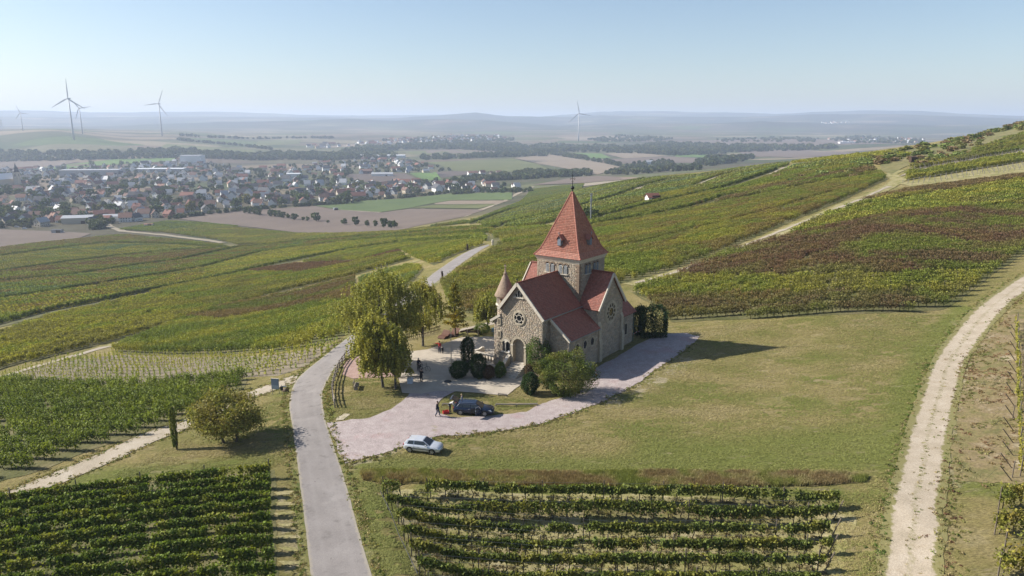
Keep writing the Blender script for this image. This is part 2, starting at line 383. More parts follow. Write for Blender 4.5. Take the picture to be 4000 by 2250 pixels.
# ================================================================== sheets on the ground
def jitter(P, amp, seed=1, closed=True):
    """roughen a world outline so that edges of gravel, tracks and turf are not ruled lines"""
    P = np.asarray(P)[:, :2]; out = []; n = len(P)
    for i in range(n if closed else n-1):
        a, b = P[i], P[(i+1) % n]; L = np.hypot(*(b-a)); r = max(.35, np.hypot(*a)*.006); k = max(1, min(200, int(L/r)))
        for j in range(k): out.append(a+(b-a)*j/k)
    if not closed: out.append(P[-1])
    out = np.array(out); r = np.hypot(out[:, 0], out[:, 1]); s = np.maximum(1, r/90)
    out[:, 0] += (fbm(out[:, 0]/(1.1*s), out[:, 1]/(1.1*s), seed)-.5)*2*amp*s; out[:, 1] += (fbm(out[:, 0]/(1.1*s), out[:, 1]/(1.1*s), seed+5)-.5)*2*amp*s
    return out
def inside(P, q):
    x, y = q[:, 0], q[:, 1]; c = np.zeros(len(q), bool); n = len(P)
    for i in range(n):
        a, b = P[i], P[i-1]
        with np.errstate(divide='ignore', invalid='ignore'):
            c ^= ((a[1] > y) != (b[1] > y)) & (x < (b[0]-a[0])*(y-a[1])/(b[1]-a[1])+a[0])
    return c
def drape(name, P, mat, off=.03, amp=.15, seed=1, step=None, label=None, kind='structure'):
    """a thin sheet that follows the terrain inside the world outline P"""
    B = jitter(P, amp, seed) if amp else np.asarray(P)[:, :2]
    r = float(np.hypot(B[:, 0], B[:, 1]).mean()); step = step or max(.9, r*.018)
    lo, hi = B.min(0), B.max(0)
    nx, ny = int((hi[0]-lo[0])/step)+1, int((hi[1]-lo[1])/step)+1
    gx, gy = np.meshgrid(lo[0]+step*(.5+np.arange(nx)), lo[1]+step*(.5+np.arange(ny)))
    q = np.stack([gx.ravel(), gy.ravel()], -1); q = q[inside(B, q)]
    d = np.full(len(q), 1e9)
    for k in range(0, len(B), 1): d = np.minimum(d, (q[:, 0]-B[k, 0])**2+(q[:, 1]-B[k, 1])**2)
    q = q[d > (step*.45)**2]
    pts = [Vector(p) for p in B] + [Vector(p) for p in q]; n = len(B)
    v, e, f, *_ = delaunay_2d_cdt(pts, [(i, (i+1) % n) for i in range(n)], [], 1, 1e-5)
    X = np.array([(p.x, p.y) for p in v]); rr = np.hypot(X[:, 0], X[:, 1])
    Z = ground_z(X[:, 0], X[:, 1]) + off + np.maximum(0, rr-150)*3e-4
    f = [t if (X[t[1]]-X[t[0]])[0]*(X[t[2]]-X[t[0]])[1]-(X[t[1]]-X[t[0]])[1]*(X[t[2]]-X[t[0]])[0] > 0 else t[::-1] for t in f]
    o = mesh_np(name, np.column_stack([X, Z]), f, mat, smooth=True)
    return tag(o, label, kind=kind)
def ribbon(name, Lp, Rp, mat, off, amp=.12, seed=3, **k):
    L_, R_ = np.asarray(Lp)[:, :2], np.asarray(Rp)[:, :2]
    o = drape(name, np.concatenate([L_, R_[::-1]]), mat, off, amp, seed, **k)
    me = o.data; co = np.empty(len(me.vertices)*3); me.vertices.foreach_get('co', co); q = co.reshape(-1, 3)[:, :2]
    def dist(P):
        d = np.full(len(q), 1e9)
        for a, b in zip(P, P[1:]):
            ab = b-a; t = np.clip(((q-a)@ab)/max(1e-9, ab@ab), 0, 1); d = np.minimum(d, np.hypot(*(q-a-t[:, None]*ab).T))
        return d
    dl, dr = dist(L_), dist(R_); a = me.attributes.new('across', 'FLOAT', 'POINT'); a.data.foreach_set('value', (dl/np.maximum(1e-6, dl+dr)).astype(np.float32))
    return o
def track(name, px, width, mat, off, amp=.2, seed=5, **k):
    """a path of a given width along a line of photo pixels"""
    c = hits(px, 30)[:, :2]; t = np.gradient(c, axis=0); t /= np.maximum(1e-6, np.hypot(t[:, 0], t[:, 1]))[:, None]
    nrm = np.stack([-t[:, 1], t[:, 0]], -1); w = np.asarray(width)/2
    return ribbon(name, c+nrm*w, c-nrm*w, mat, off, amp, seed, **k)
M['asphalt'] = surf('asphalt', [(.3, (.245,.222,.208)), (.5, (.285,.258,.241)), (.7, (.32,.292,.273))], .35, 14, .2, .85, .01, 30, patches=[((.215,.195,.18), .9, .58, .68), ((.345,.315,.295), .25, .58, .72), ((.20,.18,.165), 2.2, .66, .70)])
M['gravel'] = surf('gravel', [(.3, (.36,.30,.285)), (.5, (.43,.362,.345)), (.72, (.49,.425,.40))], 1.2, 9.0, .42, .95, .05, 12, patches=[((.42,.29,.28), .35, .57, .75), ((.30,.27,.17), .7, .64, .75)])
M['paving'] = surf('paving', [(.3, (.46,.40,.32)), (.55, (.53,.46,.37)), (.8, (.58,.52,.43))], .7, 9, .14, .9, .01, 20)
M['track'] = surf('track', [(.3, (.36,.305,.23)), (.5, (.42,.36,.275)), (.7, (.48,.42,.34))], .35, 9, .3, .95, .05, 8, patches=[((.25,.22,.11), 2.4, .62, .74), ((.34,.27,.18), .6, .58, .74)])
M['redground'] = surf('red_ground', [(.3, (.33,.22,.18)), (.6, (.42,.29,.25))], .8, 7, .3, .95, .03, 12)
M['soil'] = surf('soil', [(.3, (.18,.145,.098)), (.5, (.235,.195,.135)), (.7, (.29,.25,.18))], .5, 3.5, .35, .95, .06, 5, patches=[((.10,.13,.03), .25, .60, .70)])
M['straw'] = surf('straw', [(.28, (.16,.17,.05)), (.46, (.28,.255,.10)), (.62, (.37,.32,.17)), (.78, (.47,.42,.28))], .45, 5.5, .4, .95, .07, 6)
M['vground'] = surf('vineyard_ground', [(.3, (.075,.085,.022)), (.5, (.13,.125,.05)), (.72, (.20,.17,.085))], .25, 2.0, .35, .95, .06, 3)
M['verge'] = surf('verge', [(.3, (.10,.125,.028)), (.5, (.19,.18,.06)), (.7, (.29,.25,.12))], .8, 6, .4, .95, .08, 6, patches=[((.42,.36,.25), .5, .60, .72)])
M['bare'] = surf('bare_earth', [(.3, (.40,.34,.24)), (.6, (.52,.46,.34))], .9, 6, .3, .95, .04, 8)
M['drybank'] = surf('dry_bank', [(.3, (.15,.135,.05)), (.5, (.23,.18,.08)), (.72, (.30,.25,.12))], .8, 4, .4, .95, .1, 5)
FIELD = {'brown': ((.155,.118,.095), (.195,.15,.118)), 'tan': ((.235,.185,.135), (.29,.23,.165)), 'dark': ((.115,.088,.075), (.15,.115,.095)),
         'green': ((.085,.125,.035), (.12,.16,.05)), 'bright': ((.10,.17,.035), (.13,.21,.05)), 'olive': ((.11,.125,.04), (.15,.155,.055)), 'pale': ((.30,.25,.18), (.35,.30,.22))}
for k, (a, b) in FIELD.items(): M['f_'+k] = surf('field_'+k, [(.3, a), (.7, b)], .02, .35, .14, .95)
def across_mat(m, stops, mixcol, wob=.16, wscale=.9, thr=(.35, .65)):
    """blend a second surface in by the position across the strip (wheel lines, verges), with a broken edge"""
    t = m.node_tree; bs = [n for n in t.nodes if n.type == 'BSDF_PRINCIPLED'][0]; src = bs.inputs['Base Color'].links[0].from_socket
    a = t.nodes.new('ShaderNodeAttribute'); a.attribute_name = 'across'; p = wpos(t)
    ad = t.nodes.new('ShaderNodeMath'); ad.operation = 'ADD'; t.links.new(a.outputs['Fac'], ad.inputs[0]); t.links.new(maprange(t, noise(t, wscale, 5, .65, p), .25, .75, -wob, wob), ad.inputs[1])
    r = t.nodes.new('ShaderNodeValToRGB'); e = r.color_ramp.elements
    while len(e) < len(stops): e.new(.5)
    for i, (q, v) in enumerate(stops): e[i].position = q; e[i].color = (v, v, v, 1)
    t.links.new(ad.outputs[0], r.inputs[0])
    s = t.nodes.new('ShaderNodeMath'); s.operation = 'MULTIPLY_ADD'; t.links.new(noise(t, 2.6, 5, .75, p), s.inputs[0]); s.inputs[1].default_value = .8; t.links.new(r.outputs[0], s.inputs[2])
    f = maprange(t, s.outputs[0], .4+thr[0], .4+thr[1], 0, 1); t.links.new(mixc(t, f, src, kk(mixcol)), bs.inputs['Base Color'])
M['dirt_track'] = surf('dirt_track', [(.3, (.38,.32,.235)), (.5, (.445,.375,.285)), (.7, (.50,.43,.34))], .5, 9, .28, .95, .04, 10, patches=[((.36,.29,.20), .6, .60, .74)])
across_mat(M['dirt_track'], [(.0, 1), (.12, .8), (.23, .12), (.38, .05), (.47, .42), (.54, .42), (.63, .05), (.80, .12), (.90, .8), (1, 1)], (.225,.205,.085), .07, 1.2)
across_mat(M['asphalt'], [(.0, .9), (.05, .45), (.12, .05), (.5, .0), (.88, .05), (.95, .45), (1, .9)], (.36,.32,.26), .03, 1.5)
across_mat(M['asphalt'], [(.0, 0), (.14, .0), (.26, .38), (.36, .05), (.5, .22), (.64, .05), (.74, .38), (.86, 0), (1, 0)], (.335,.306,.287), .03, .6, (.15, .75))
# --- main road
RL = [(792,1520),(782,1449),(768,1325),(757,1236),(746.6,1154),(737.7,1087),(729,1030),(730.6,998),(743,962),(770,933),(805,905),(840,877),(882,845.6),(960,790),(1072,703),(1095,685),(1153.7,645),(1194.8,625),(1229,615.5)]
RRt = [(958,1520),(935,1449),(901.5,1335.5),(885,1275),(864,1197),(842.6,1133),(821,1065),(812,1020),(812,985),(822.5,961),(840,929.6),(868,901.6),(901.6,873.6),(1000,795),(1094,713),(1110,704),(1153.7,668.5),(1206,632),(1232,617.5)]
def cm(Lp, n):                                             # smooth a pixel polyline (Catmull-Rom)
    P = np.array(Lp, float); P = np.vstack([2*P[0]-P[1], P, 2*P[-1]-P[-2]]); out = []
    for i in range(1, len(P)-2):
        for k in range(n):
            t = k/n; a, b, c, d = P[i-1:i+3]
            out.append(.5*(2*b+(c-a)*t+(2*a-5*b+4*c-d)*t*t+(3*b-a-3*c+d)*t**3))
    out.append(P[-2]); return np.array(out)
rl, rr_ = hits(cm(RL, 4)), hits(cm(RRt, 4))
ribbon('road', rl, rr_, M['asphalt'], .05, .05, step=.6)
vl = rl+(rl-rr_)*np.array([.16,.16,0]); vr = rr_+(rr_-rl)*np.array([.16,.16,0])
ribbon('road_verge', vl[:60], vr[:60], M['verge'], .03, .25, 8)
# --- gravel, plaza, paths
GR = [(821,1064),(838,1062),(930,1052),(985,1030),(1012,1008),(1028,992),(1060,984),(1100,976),(1150,975),(1172,983),(1143,986),(1106,1007),(1101,1022),(1103,1040),(1135,1051),(1197,1048),(1259,1044),(1321,1037),(1352,1022),(1410,1000),(1460,975),(1485,950),(1500,925),(1540,905),(1600,870),(1660,840),(1728,838),(1757,846),(1748,862),(1700,897),(1650,930),(1600,968),(1530,1005),(1440,1040),(1352,1069),(1268,1083),(1152,1095.6),(1101,1098),(1060,1105),(1021,1120),(998,1128),(966,1142),(920,1152),(880,1163),(866,1167),(848,1130)]
drape('gravel_yard', hits(GR), M['gravel'], .05, .28, 2)
PZ = [(1012,990),(1003,952),(1015,930),(992,892),(1030,885),(1075,880),(1119,864),(1159,849.5),(1225,847),(1262,850),(1330,905),(1330,950),(1309,969),(1275,996),(1205,990),(1145,985),(1100,984),(1060,992)]
drape('plaza', hits(PZ), M['paving'], .065, .10, 4)
drape('red_ground', hits([(872,905),(960,888),(985,905),(1004,945),(960,950),(890,953),(860,942)]), M['redground'], .05, .3, 6)
drape('sand_path', hits([(1150,836),(1162,827),(1208,815.5),(1262,803),(1264,811),(1210,824),(1165,834)]), M['track'], .03, .15, 7)
for i, q in enumerate(([[(845,1052),(868,1041),(880,1043),(862,1056),(845,1060)], [(930,1148),(985,1133),(1000,1134),(960,1147),(920,1160)], [(1560,1010),(1620,985),(1680,935),(1705,940),(1660,985),(1600,1020)], [(1720,905),(1790,893),(1830,898),(1760,915)]])[:1]):
    drape('bare_patch', hits(q), M['bare'] if i < 2 else M['straw'], .05+.004*i, .35, 11+i)
# --- tracks
TL = [(2215,1449),(2222,1360),(2236,1254),(2264.5,1161),(2279,1094),(2307,1016),(2332,940),(2345,909.6),(2390,846),(2446,782),(2510,733),(2576,690),(2680,632)]
TR = [(2364,1449),(2373,1342),(2366,1271),(2378,1200),(2385,1111),(2406.7,1005),(2424,934),(2435,905),(2454,876),(2502,808),(2547,760),(2576,738),(2680,668)]
tl, tr_ = hits(cm([(2205,1520)]+TL, 4)), hits(cm([(2372,1520)]+TR, 4))
ribbon('dirt_track', tl-(tr_-tl)*.06, tr_+(tr_-tl)*.06, M['dirt_track'], .05, .3, 9, step=.5)
mid = (tl+tr_)/2; wv = (tr_-tl)
A_UP = [(-60,1272),(0,1244),(106,1203),(231,1150),(355,1094),(480,1051),(618,990),(728,948),(752,940)]
A_LO = [(-60,1290),(0,1257),(142,1222),(284,1161),(391,1111),(483,1075),(618,1010),(697,980),(744,962)]
ribbon('dirt_track', hits(A_UP, 40), hits(A_LO, 40), M['track'], .06, .18, 14)
track('dirt_track', [(-40,962),(0,949),(140,909),(269,872)], 2.0, M['track'], .08, .2, 15)
track('grass_track', [(262,875),(420,830),(612,770),(735,737),(815,718),(902,697),(1040,660),(1090,640)], 3.4, M['straw'], .06, .4, 16)
track('wheel_rut', [(700,745),(800,721),(870,706)], .7, M['track'], .11, .2, 17)
track('dirt_track', [(1585,717),(1660,700),(1760,667),(1860,625),(1950,592),(2060,545),(2140,510),(2200,488),(2245,466),(2262,452),(2240,440),(2262,428)], 4.6, M['straw'], .08, .3, 18)
track('wheel_rut', [(1600,713),(1700,686),(1800,650),(1900,608),(2000,568),(2100,528),(2180,496),(2240,470)], 1.2, M['track'], .15, .4, 19)
for i, (q, w) in enumerate([([(1480,556),(1513,543),(1553,530),(1620,509),(1663,495),(1740,482),(1825,472)], 5), ([(1825,478),(1890,458),(1940,441),(1980,420)], 5), ([(1755,466),(1790,452),(1825,440)], 7), ([(1600,480),(1615,470),(1632,463)], 7),
                            ([(262,556),(275,570),(310,582),(400,590),(480,600),(560,611)], 7), ([(0,604),(90,593),(178,586)], 5), ([(956,536),(1060,524),(1164,545)], 1), ([(1164,546),(1210,528),(1262,508),(1300,490),(1338,470)], 8), ([(852,528),(956,535)], 5), ([(590,531),(700,524),(793,518)], 4)]):
    track('field_path', q, w, M['f_pale'] if i not in (9,) else M['f_olive'], .12, .4, 21+i)
# --- fields in the valley
FD = [('brown', [(430,548),(590,531),(793,519),(852,529),(956,536),(1031,526),(1222,528),(1164,546),(1044,570),(1004,581),(857,586),(750,586),(644,573),(520,560)]),
      ('green', [(793,518),(910,505),(1017,500),(1137,487),(1288,484),(1288,503),(1137,504),(1092,511),(1028,524),(958,534),(852,528)]),
      ('tan', [(1092,512),(1132,505.5),(1284,505),(1249,513.5),(1097,514.7)]), ('olive', [(1097,515.5),(1249,514),(1205,525),(1031,523)]),
      ('dark', [(863,439),(911,438),(1017,436),(1060,454.5),(990,457),(924,460),(884,452)]), ('bright', [(1030.7,436),(1097,433),(1110,452),(1065,454.5)]),
      ('dark', [(1079,433),(1175,430.5),(1183,438),(1113,447)]), ('olive', [(1070,409),(1180,404),(1288,399),(1350,412),(1395,434),(1288,433),(1145,430.5),(1110,417)]),
      ('tan', [(1292,398),(1383,389),(1513,410),(1560,420),(1503,440),(1428,425),(1355,412)]), ('bright', [(1440,385),(1513,387),(1538,398),(1493,400),(1448,393)]),
      ('tan', [(1520,386.5),(1600,384),(1685,393),(1570,399)]), ('brown', [(1493,401),(1570,399.5),(1685,394),(1753,398),(1745,410),(1563,410),(1525,405)]),
      ('bright', [(1700,388),(1778,389),(1775,396.5),(1698,395)]), ('brown', [(1338,466),(1448,446),(1503,443),(1620,448),(1463,461)]), ('pale', [(1463,462),(1620,449),(1763,441),(1760,445),(1600,455),(1440,472)]),
      ('bright', [(50,428),(300,400),(475,397),(437,405),(250,417),(150,428)]), ('brown', [(0,405),(200,407),(125,422),(0,440)]), ('brown', [(-20,577),(150,583),(230,588),(200,599),(30,621),(-20,628)]),
      ('olive', [(985,382),(1060,380),(1200,378),(1195,385),(1060,390)]), ('brown', [(1000,381),(1288,372),(1370,383),(1288,388),(1080,386)]), ('olive', [(650,355),(760,352),(755,363),(640,368)]), ('tan', [(790,368),(1000,358),(1010,363),(800,374)]),
      ('olive', [(420,362),(640,378),(644,384),(500,380),(400,372)]), ('brown', [(1850,380),(2000,376),(2200,388),(2000,397),(1880,392)]), ('tan', [(1400,345),(1520,343),(1700,346),(1560,356),(1420,352)]),
      ('brown', [(1700,356),(1900,350),(2150,352),(2250,362),(2000,366),(1750,366)])]
for i, (k, q) in enumerate(FD): drape('field', hits(q, 60), M['f_'+k], .15+.01*(i % 5), 0, 30+i, step=max(6, float(np.hypot(*hit(*q[0])[:2]))*.03))
# ================================================================== vineyards
def quads(n, c, size, rg, flat=.0, spread=None):
    """n leaf quads at centres c (n,3)"""
    u = rg.normal(size=(n, 3)); u /= np.linalg.norm(u, axis=1)[:, None]
    if flat: u[:, 2] *= flat; u /= np.linalg.norm(u, axis=1)[:, None]
    w = np.cross(u, rg.normal(size=(n, 3))); w /= np.linalg.norm(w, axis=1)[:, None]
    s = (size*rg.uniform(.65, 1.35, n))[:, None]/2
    V = np.stack([c-u*s-w*s*.8, c+u*s*.9-w*s, c+u*s+w*s*.85, c-u*s*.85+w*s], 1).reshape(-1, 3)
    return V, np.arange(4*n).reshape(n, 4)
def clump_shape(n, L, wd, z0, z1, rg, lumps=6):
    """leaf centres of a piece of vine row: lumps of foliage along x"""
    lc = np.column_stack([rg.uniform(-L/2, L/2, lumps), rg.uniform(-wd*.25, wd*.25, lumps), rg.uniform(z0+.35*(z1-z0), z1-.22*(z1-z0), lumps)])
    k = rg.integers(0, lumps, n); c = lc[k] + rg.normal(size=(n, 3))*np.array([L/lumps*.75, wd*.30, (z1-z0)*.20])
    m = rg.random(n) < .35; c[m] = np.column_stack([rg.uniform(-L/2, L/2, m.sum()), rg.normal(0, wd*.25, m.sum()), rg.uniform(z0, z1, m.sum())])
    return c
def vine_templates(cname, L, n, size, wd, z0, z1, trunk, seed):
    col = bpy.data.collections.new(cname); rg = np.random.default_rng(seed)
    for i in range(4):
        c = clump_shape(n, L, wd, z0, z1, rg); V, F = quads(n, c, size, rg)
        lv = np.clip(.5+.25*rg.normal(size=n), 0, 1).repeat(4)
        if trunk:
            b = MB(); b.tube([(0,0,-.1),(.06,.02,.4),(-.04,0,.85)], [.05,.04,.035], 4, False)
            tv = np.array(b.v); tf = np.array(b.f)+len(V); V = np.vstack([V, tv]); F = np.vstack([F, tf]); lv = np.concatenate([lv, np.zeros(len(tv))])
        me = mesh_np(cname, V, F, M['leaf_i'], attrs={'lv': ('FLOAT', 'POINT', lv)}, link=False)
        col.objects.link(bpy.data.objects.new('%s_%d' % (cname, i), me))
    return col
VT = {'near': vine_templates('vine_near', 1.35, 300, .13, .62, .45, 1.85, True, 1), 'mid': vine_templates('vine_mid', 2.7, 290, .205, .75, .4, 1.85, False, 2),
      'far': vine_templates('vine_far', 3.6, 150, .36, .9, .2, 1.8, False, 3)}
def scatter_group(coll):
    g = bpy.data.node_groups.new('scatter_'+coll.name, 'GeometryNodeTree')
    g.interface.new_socket('Geometry', in_out='INPUT', socket_type='NodeSocketGeometry'); g.interface.new_socket('Geometry', in_out='OUTPUT', socket_type='NodeSocketGeometry')
    N = g.nodes; gi = N.new('NodeGroupInput'); go = N.new('NodeGroupOutput')
    ci = N.new('GeometryNodeCollectionInfo'); ci.inputs[0].default_value = coll; ci.inputs[1].default_value = True; ci.inputs[2].default_value = True
    ip = N.new('GeometryNodeInstanceOnPoints'); ip.inputs['Pick Instance'].default_value = True
    def na(nm, ty):
        n = N.new('GeometryNodeInputNamedAttribute'); n.data_type = ty; n.inputs[0].default_value = nm; return n.outputs[0]
    l = g.links; l.new(gi.outputs[0], ip.inputs['Points']); l.new(ci.outputs[0], ip.inputs['Instance'])
    l.new(na('idx', 'INT'), ip.inputs['Instance Index']); l.new(na('rot', 'FLOAT_VECTOR'), ip.inputs['Rotation']); l.new(na('scl', 'FLOAT_VECTOR'), ip.inputs['Scale'])
    l.new(ip.outputs[0], go.inputs[0]); return g
SG = {}
def scatter(name, coll, P, rot, scl, col, label=None, kind='stuff', cat=None):
    if coll.name not in SG: SG[coll.name] = scatter_group(coll)
    me = bpy.data.meshes.new(name); n = len(P); me.vertices.add(n); me.vertices.foreach_set('co', np.asarray(P, np.float32).ravel())
    for an, ty, d in (('rot', 'FLOAT_VECTOR', rot), ('scl', 'FLOAT_VECTOR', scl)):
        a = me.attributes.new(an, ty, 'POINT'); a.data.foreach_set('vector', np.asarray(d, np.float32).ravel())
    a = me.attributes.new('col', 'FLOAT_COLOR', 'POINT'); a.data.foreach_set('color', np.column_stack([col, np.ones(n)]).astype(np.float32).ravel())
    a = me.attributes.new('idx', 'INT', 'POINT'); a.data.foreach_set('value', rng.integers(0, 64, n).astype(np.int32))
    o = bpy.data.objects.new(name, me); COL.objects.link(o)
    md = o.modifiers.new('scatter', 'NODES'); md.node_group = SG[coll.name]
    return tag(o, label, cat, kind=kind)
PAL = {'g': (.255,.300,.055), 'dg': (.180,.230,.046), 'y': (.390,.365,.068), 'yy': (.48,.39,.08), 'o': (.270,.250,.076), 'r': (.235,.165,.085), 'rr': (.225,.125,.078), 'b': (.295,.215,.085), 'bl': (.185,.245,.110)}
def tint(xy, pal, seed, s=14):
    """mix palette entries with patchy noise"""
    n = np.clip((fbm(xy[:, 0]/s, xy[:, 1]/(s*.5), seed)-.28)/.44, 0, .999)*(len(pal)-1)
    C = np.array([PAL[k] for k in pal]+[PAL[pal[-1]]]); i = n.astype(int); f = (n-i)[:, None]
    return C[i]*(1-f)+C[i+1]*f
NV = [0]
HEADPX = [([(-60,835),(0,820),(136,784),(297,752),(441,722),(511,710),(612,687),(710,663),(812,643.6),(901,626),(1000,613),(1170,608)], 5.5), ([(-60,766),(0,755.6),(98,743),(245,719),(395,696),(518,675),(654,638),(763,622.6),(900,607),(1050,599),(1230,589)], 6),
          ([(-60,721),(0,712),(203,692.6),(315,675),(455,656),(591,626),(680,617),(800,606),(1000,591),(1240,575)], 7), ([(-60,693),(0,685.6),(168,663),(301,646),(434,633),(545,627)], 7), ([(-60,657),(0,647),(147,627),(266,613),(400,615),(560,625)], 8),
          ([(1491,557),(1580,532),(1677,508.5),(1836,473),(1978,423)], 8), ([(1420,584),(1500,569),(1660,543),(1766,519),(1846,492)], 8), ([(1250,576),(1288,560),(1370,545),(1463,520),(1538,500),(1615,472),(1690,452)], 9), ([(1200,561),(1288,528),(1403,496),(1470,478),(1560,463),(1640,449)], 9),
          ([(1500,640),(1640,612),(1800,572),(1950,533),(2100,487)], 3), ([(1766,522),(1900,495),(2050,466),(2180,445)], 4), ([(1740,505),(1850,480),(2000,450),(2190,424)], 5), ([(1240,650),(1330,632),(1440,612)], 3), ([(1100,545),(1200,560)], 4), ([(470,760),(620,735),(760,708)], 2.5), ([(1990,560),(2200,520),(2420,478),(2600,448)], 3)]
HEADPX += [([(1480,556),(1513,543),(1553,530),(1620,509),(1663,495),(1740,482),(1825,472)], 6), ([(1825,478),(1890,458),(1940,441),(1985,420)], 8), ([(1750,469),(1790,452),(1830,440)], 9), ([(1595,482),(1615,470),(1636,462)], 9), ([(1225,590),(1238,600),(1246,620)], 4), ([(2200,488),(2260,448)], 7)]
HEAD = [(hits(q, 20)[:, :2], w) for q, w in HEADPX]
def off_headland(q):
    ok = np.ones(len(q), bool)
    for L_, w in HEAD:
        for a, b in zip(L_, L_[1:]):
            ab = b-a; t = np.clip(((q-a)@ab)/(ab@ab), 0, 1); ok &= np.hypot(*(q-a-t[:, None]*ab).T) > w/2
    return ok
def rows_in(P, ang, spacing, step, trim=1.2, seed=0):
    """points along rows of direction ang inside the world polygon P"""
    c, s = math.cos(ang), math.sin(ang); R = np.array([[c, s], [-s, c]]); Q = P @ R.T; out = []
    n = len(Q)
    for y in np.arange(Q[:, 1].min()+spacing*.6, Q[:, 1].max(), spacing):
        xs = []
        for i in range(n):
            a, b = Q[i], Q[i-1]
            if (a[1] > y) != (b[1] > y): xs.append(a[0]+(b[0]-a[0])*(y-a[1])/(b[1]-a[1]))
        xs.sort()
        for a, b in zip(xs[::2], xs[1::2]):
            if b-a > 2*trim+step:
                x = np.arange(a+trim, b-trim, step); x = x+rng.uniform(-.1, .1, len(x))*step
                out.append(np.column_stack([x, np.full(len(x), y)]))
    return (np.concatenate(out) if out else np.zeros((0, 2))) @ R
def vineyard(px, dirpx, pal, lod=None, spacing=2.15, thin=0.0, hs=1.0, s=26, soil='vground', label='vineyard rows', fade=None, trim=1.2, dens=40):
    NV[0] += 1; sd = NV[0]*13
    P = hits(px, dens)[:, :2]; a, b = hit(*dirpx[0]), hit(*dirpx[1]); ang = math.atan2(b[1]-a[1], b[0]-a[0])
    r = float(np.median(np.hypot(P[:, 0], P[:, 1])))
    if soil: drape('vineyard_ground', P, M[soil], .03 + .003*(NV[0] % 6), .3, sd)
    lod = lod or ('near' if r < 165 else 'mid' if r < 330 else 'far')
    step = {'near': 1.15, 'mid': 2.2, 'far': 3.0}[lod]
    q = rows_in(P, ang, spacing, step, trim, sd)
    if not len(q): return
    keep = (rng.random(len(q)) > .03+thin*(.5+fbm(q[:, 0]/9, q[:, 1]/9, sd+3))) & off_headland(q); q = q[keep]
    z = ground_z(q[:, 0], q[:, 1]); e = 1.0
    z1 = ground_z(q[:, 0]+math.cos(ang)*e, q[:, 1]+math.sin(ang)*e); n = len(q)
    rot = np.column_stack([np.zeros(n), -np.arctan2(z1-z, e), ang+rng.choice([0, math.pi], n)+rng.normal(0, .05, n)])
    sc = np.column_stack([rng.uniform(.95, 1.12, n), rng.uniform(.8, 1.05, n), hs*rng.uniform(.82, 1.0, n)*(.9+.2*fbm(q[:, 0]/5, q[:, 1]/5, sd+8))])
    rot[:, 1] *= np.where(np.cos(rot[:, 2]-ang) > 0, 1, -1)
    c = tint(q, pal, sd+1, s)*rng.uniform(.91, 1.09, n)[:, None]
    if fade is not None:                                   # second palette towards one side
        pal2, d0, d1 = fade; A, B = hit(*d0)[:2], hit(*d1)[:2]; t = ((q-A)@(B-A))/((B-A)@(B-A)); t = np.clip((t+(fbm(q[:, 0]/8, q[:, 1]/8, sd+5)-.5)*.5-.3)/.4, 0, 1)[:, None]
        c = c*(1-t)+tint(q, pal2, sd+2, s)*rng.uniform(.8, 1.2, n)[:, None]*t
    scatter('vineyard', VT[lod], np.column_stack([q, z]), rot, sc, c, label)
for _q, _w in HEADPX[:9]: track('headland', _q, _w+1.5, M['vground'], .09, .3, 61)
HZ = ((600,720),(900,712))
# near the church, right slope (bands of one big vineyard)
D1 = ((1700,812),(2370,782))
vineyard([(1688,811),(2372,781),(2420,752),(2300,745),(1900,752),(1640,757),(1590,738),(1650,770)], D1, ['b','o','r','g','b','o'], 'near', label='brown and olive vine rows along the top of the lawn', trim=.3)
vineyard([(1590,737),(1640,756),(1900,751),(2300,744),(2422,751),(2500,690),(2200,702),(1900,706),(1690,702)], D1, ['g','y','g','y','o'], 'near', label='bright green band of the big vineyard right of the chapel', trim=.3)
vineyard([(1700,700),(1900,705),(2200,701),(2502,689),(2600,620),(2600,520),(2250,545),(1990,600),(1830,640)], D1, ['o','r','b','rr','r','o','g','r'], 'near', label='dark red band of the big vineyard right of the chapel', trim=.3)
vineyard([(1985,600),(2250,544),(2600,519),(2600,455),(2250,500),(2110,535)], D1, ['y','g','y','o','g'], 'mid', label='yellow green upper band of the big vineyard right of the chapel', trim=.3)
vineyard([(2160,505),(2280,478),(2600,436),(2600,452),(2250,498)], D1, ['r','b'], 'mid', hs=.6, label='low red brown vines high on the right slope')
# behind the chapel
D2 = ((1150,760),(1560,700))
vineyard([(1112,718),(1160,684),(1245,629),(1330,612),(1480,576),(1700,538),(1990,481),(2215,433),(2232,452),(2130,500),(1940,580),(1800,640),(1680,683),(1590,706),(1540,722),(1440,760),(1330,790),(1240,797),(1172,787),(1130,762)], ((1150,760),(1300,752)), ['g','y','o','g','b','y','g'], 'near', label='vineyard running from the road behind the chapel up the right slope', trim=.4)
vineyard([(880,632),(1010,616),(1170,610),(1222,614),(1150,640),(1092,668),(1045,650),(1010,630),(900,655),(760,662)], ((900,650),(1150,625)), ['g','y','g','o'], None, label='vineyard below the bend of the road', trim=.6)
vineyard([(1000,592),(1230,590),(1238,608),(1170,606),(1000,609),(900,622),(800,640),(840,620)], ((900,610),(1200,598)), ['y','g','o'], None, label='vineyard above the bend of the road')
vineyard([(905,702),(1030,668),(1068,676),(1035,712),(960,775),(908,806)], ((905,760),(1000,745)), ['bl','g','y'], 'near', thin=.2, hs=.8, label='low vines between the grass track and the road', trim=.4)
vineyard([(1488,566),(1563,553),(1650,534),(1740,515),(1845,489),(1990,460),(2190,425),(2215,431),(1990,479),(1700,536),(1480,573)], ((1560,556),(1850,500)), ['y','g','b','r','g'], None, label='vineyard strip with a reddish streak on the right slope')
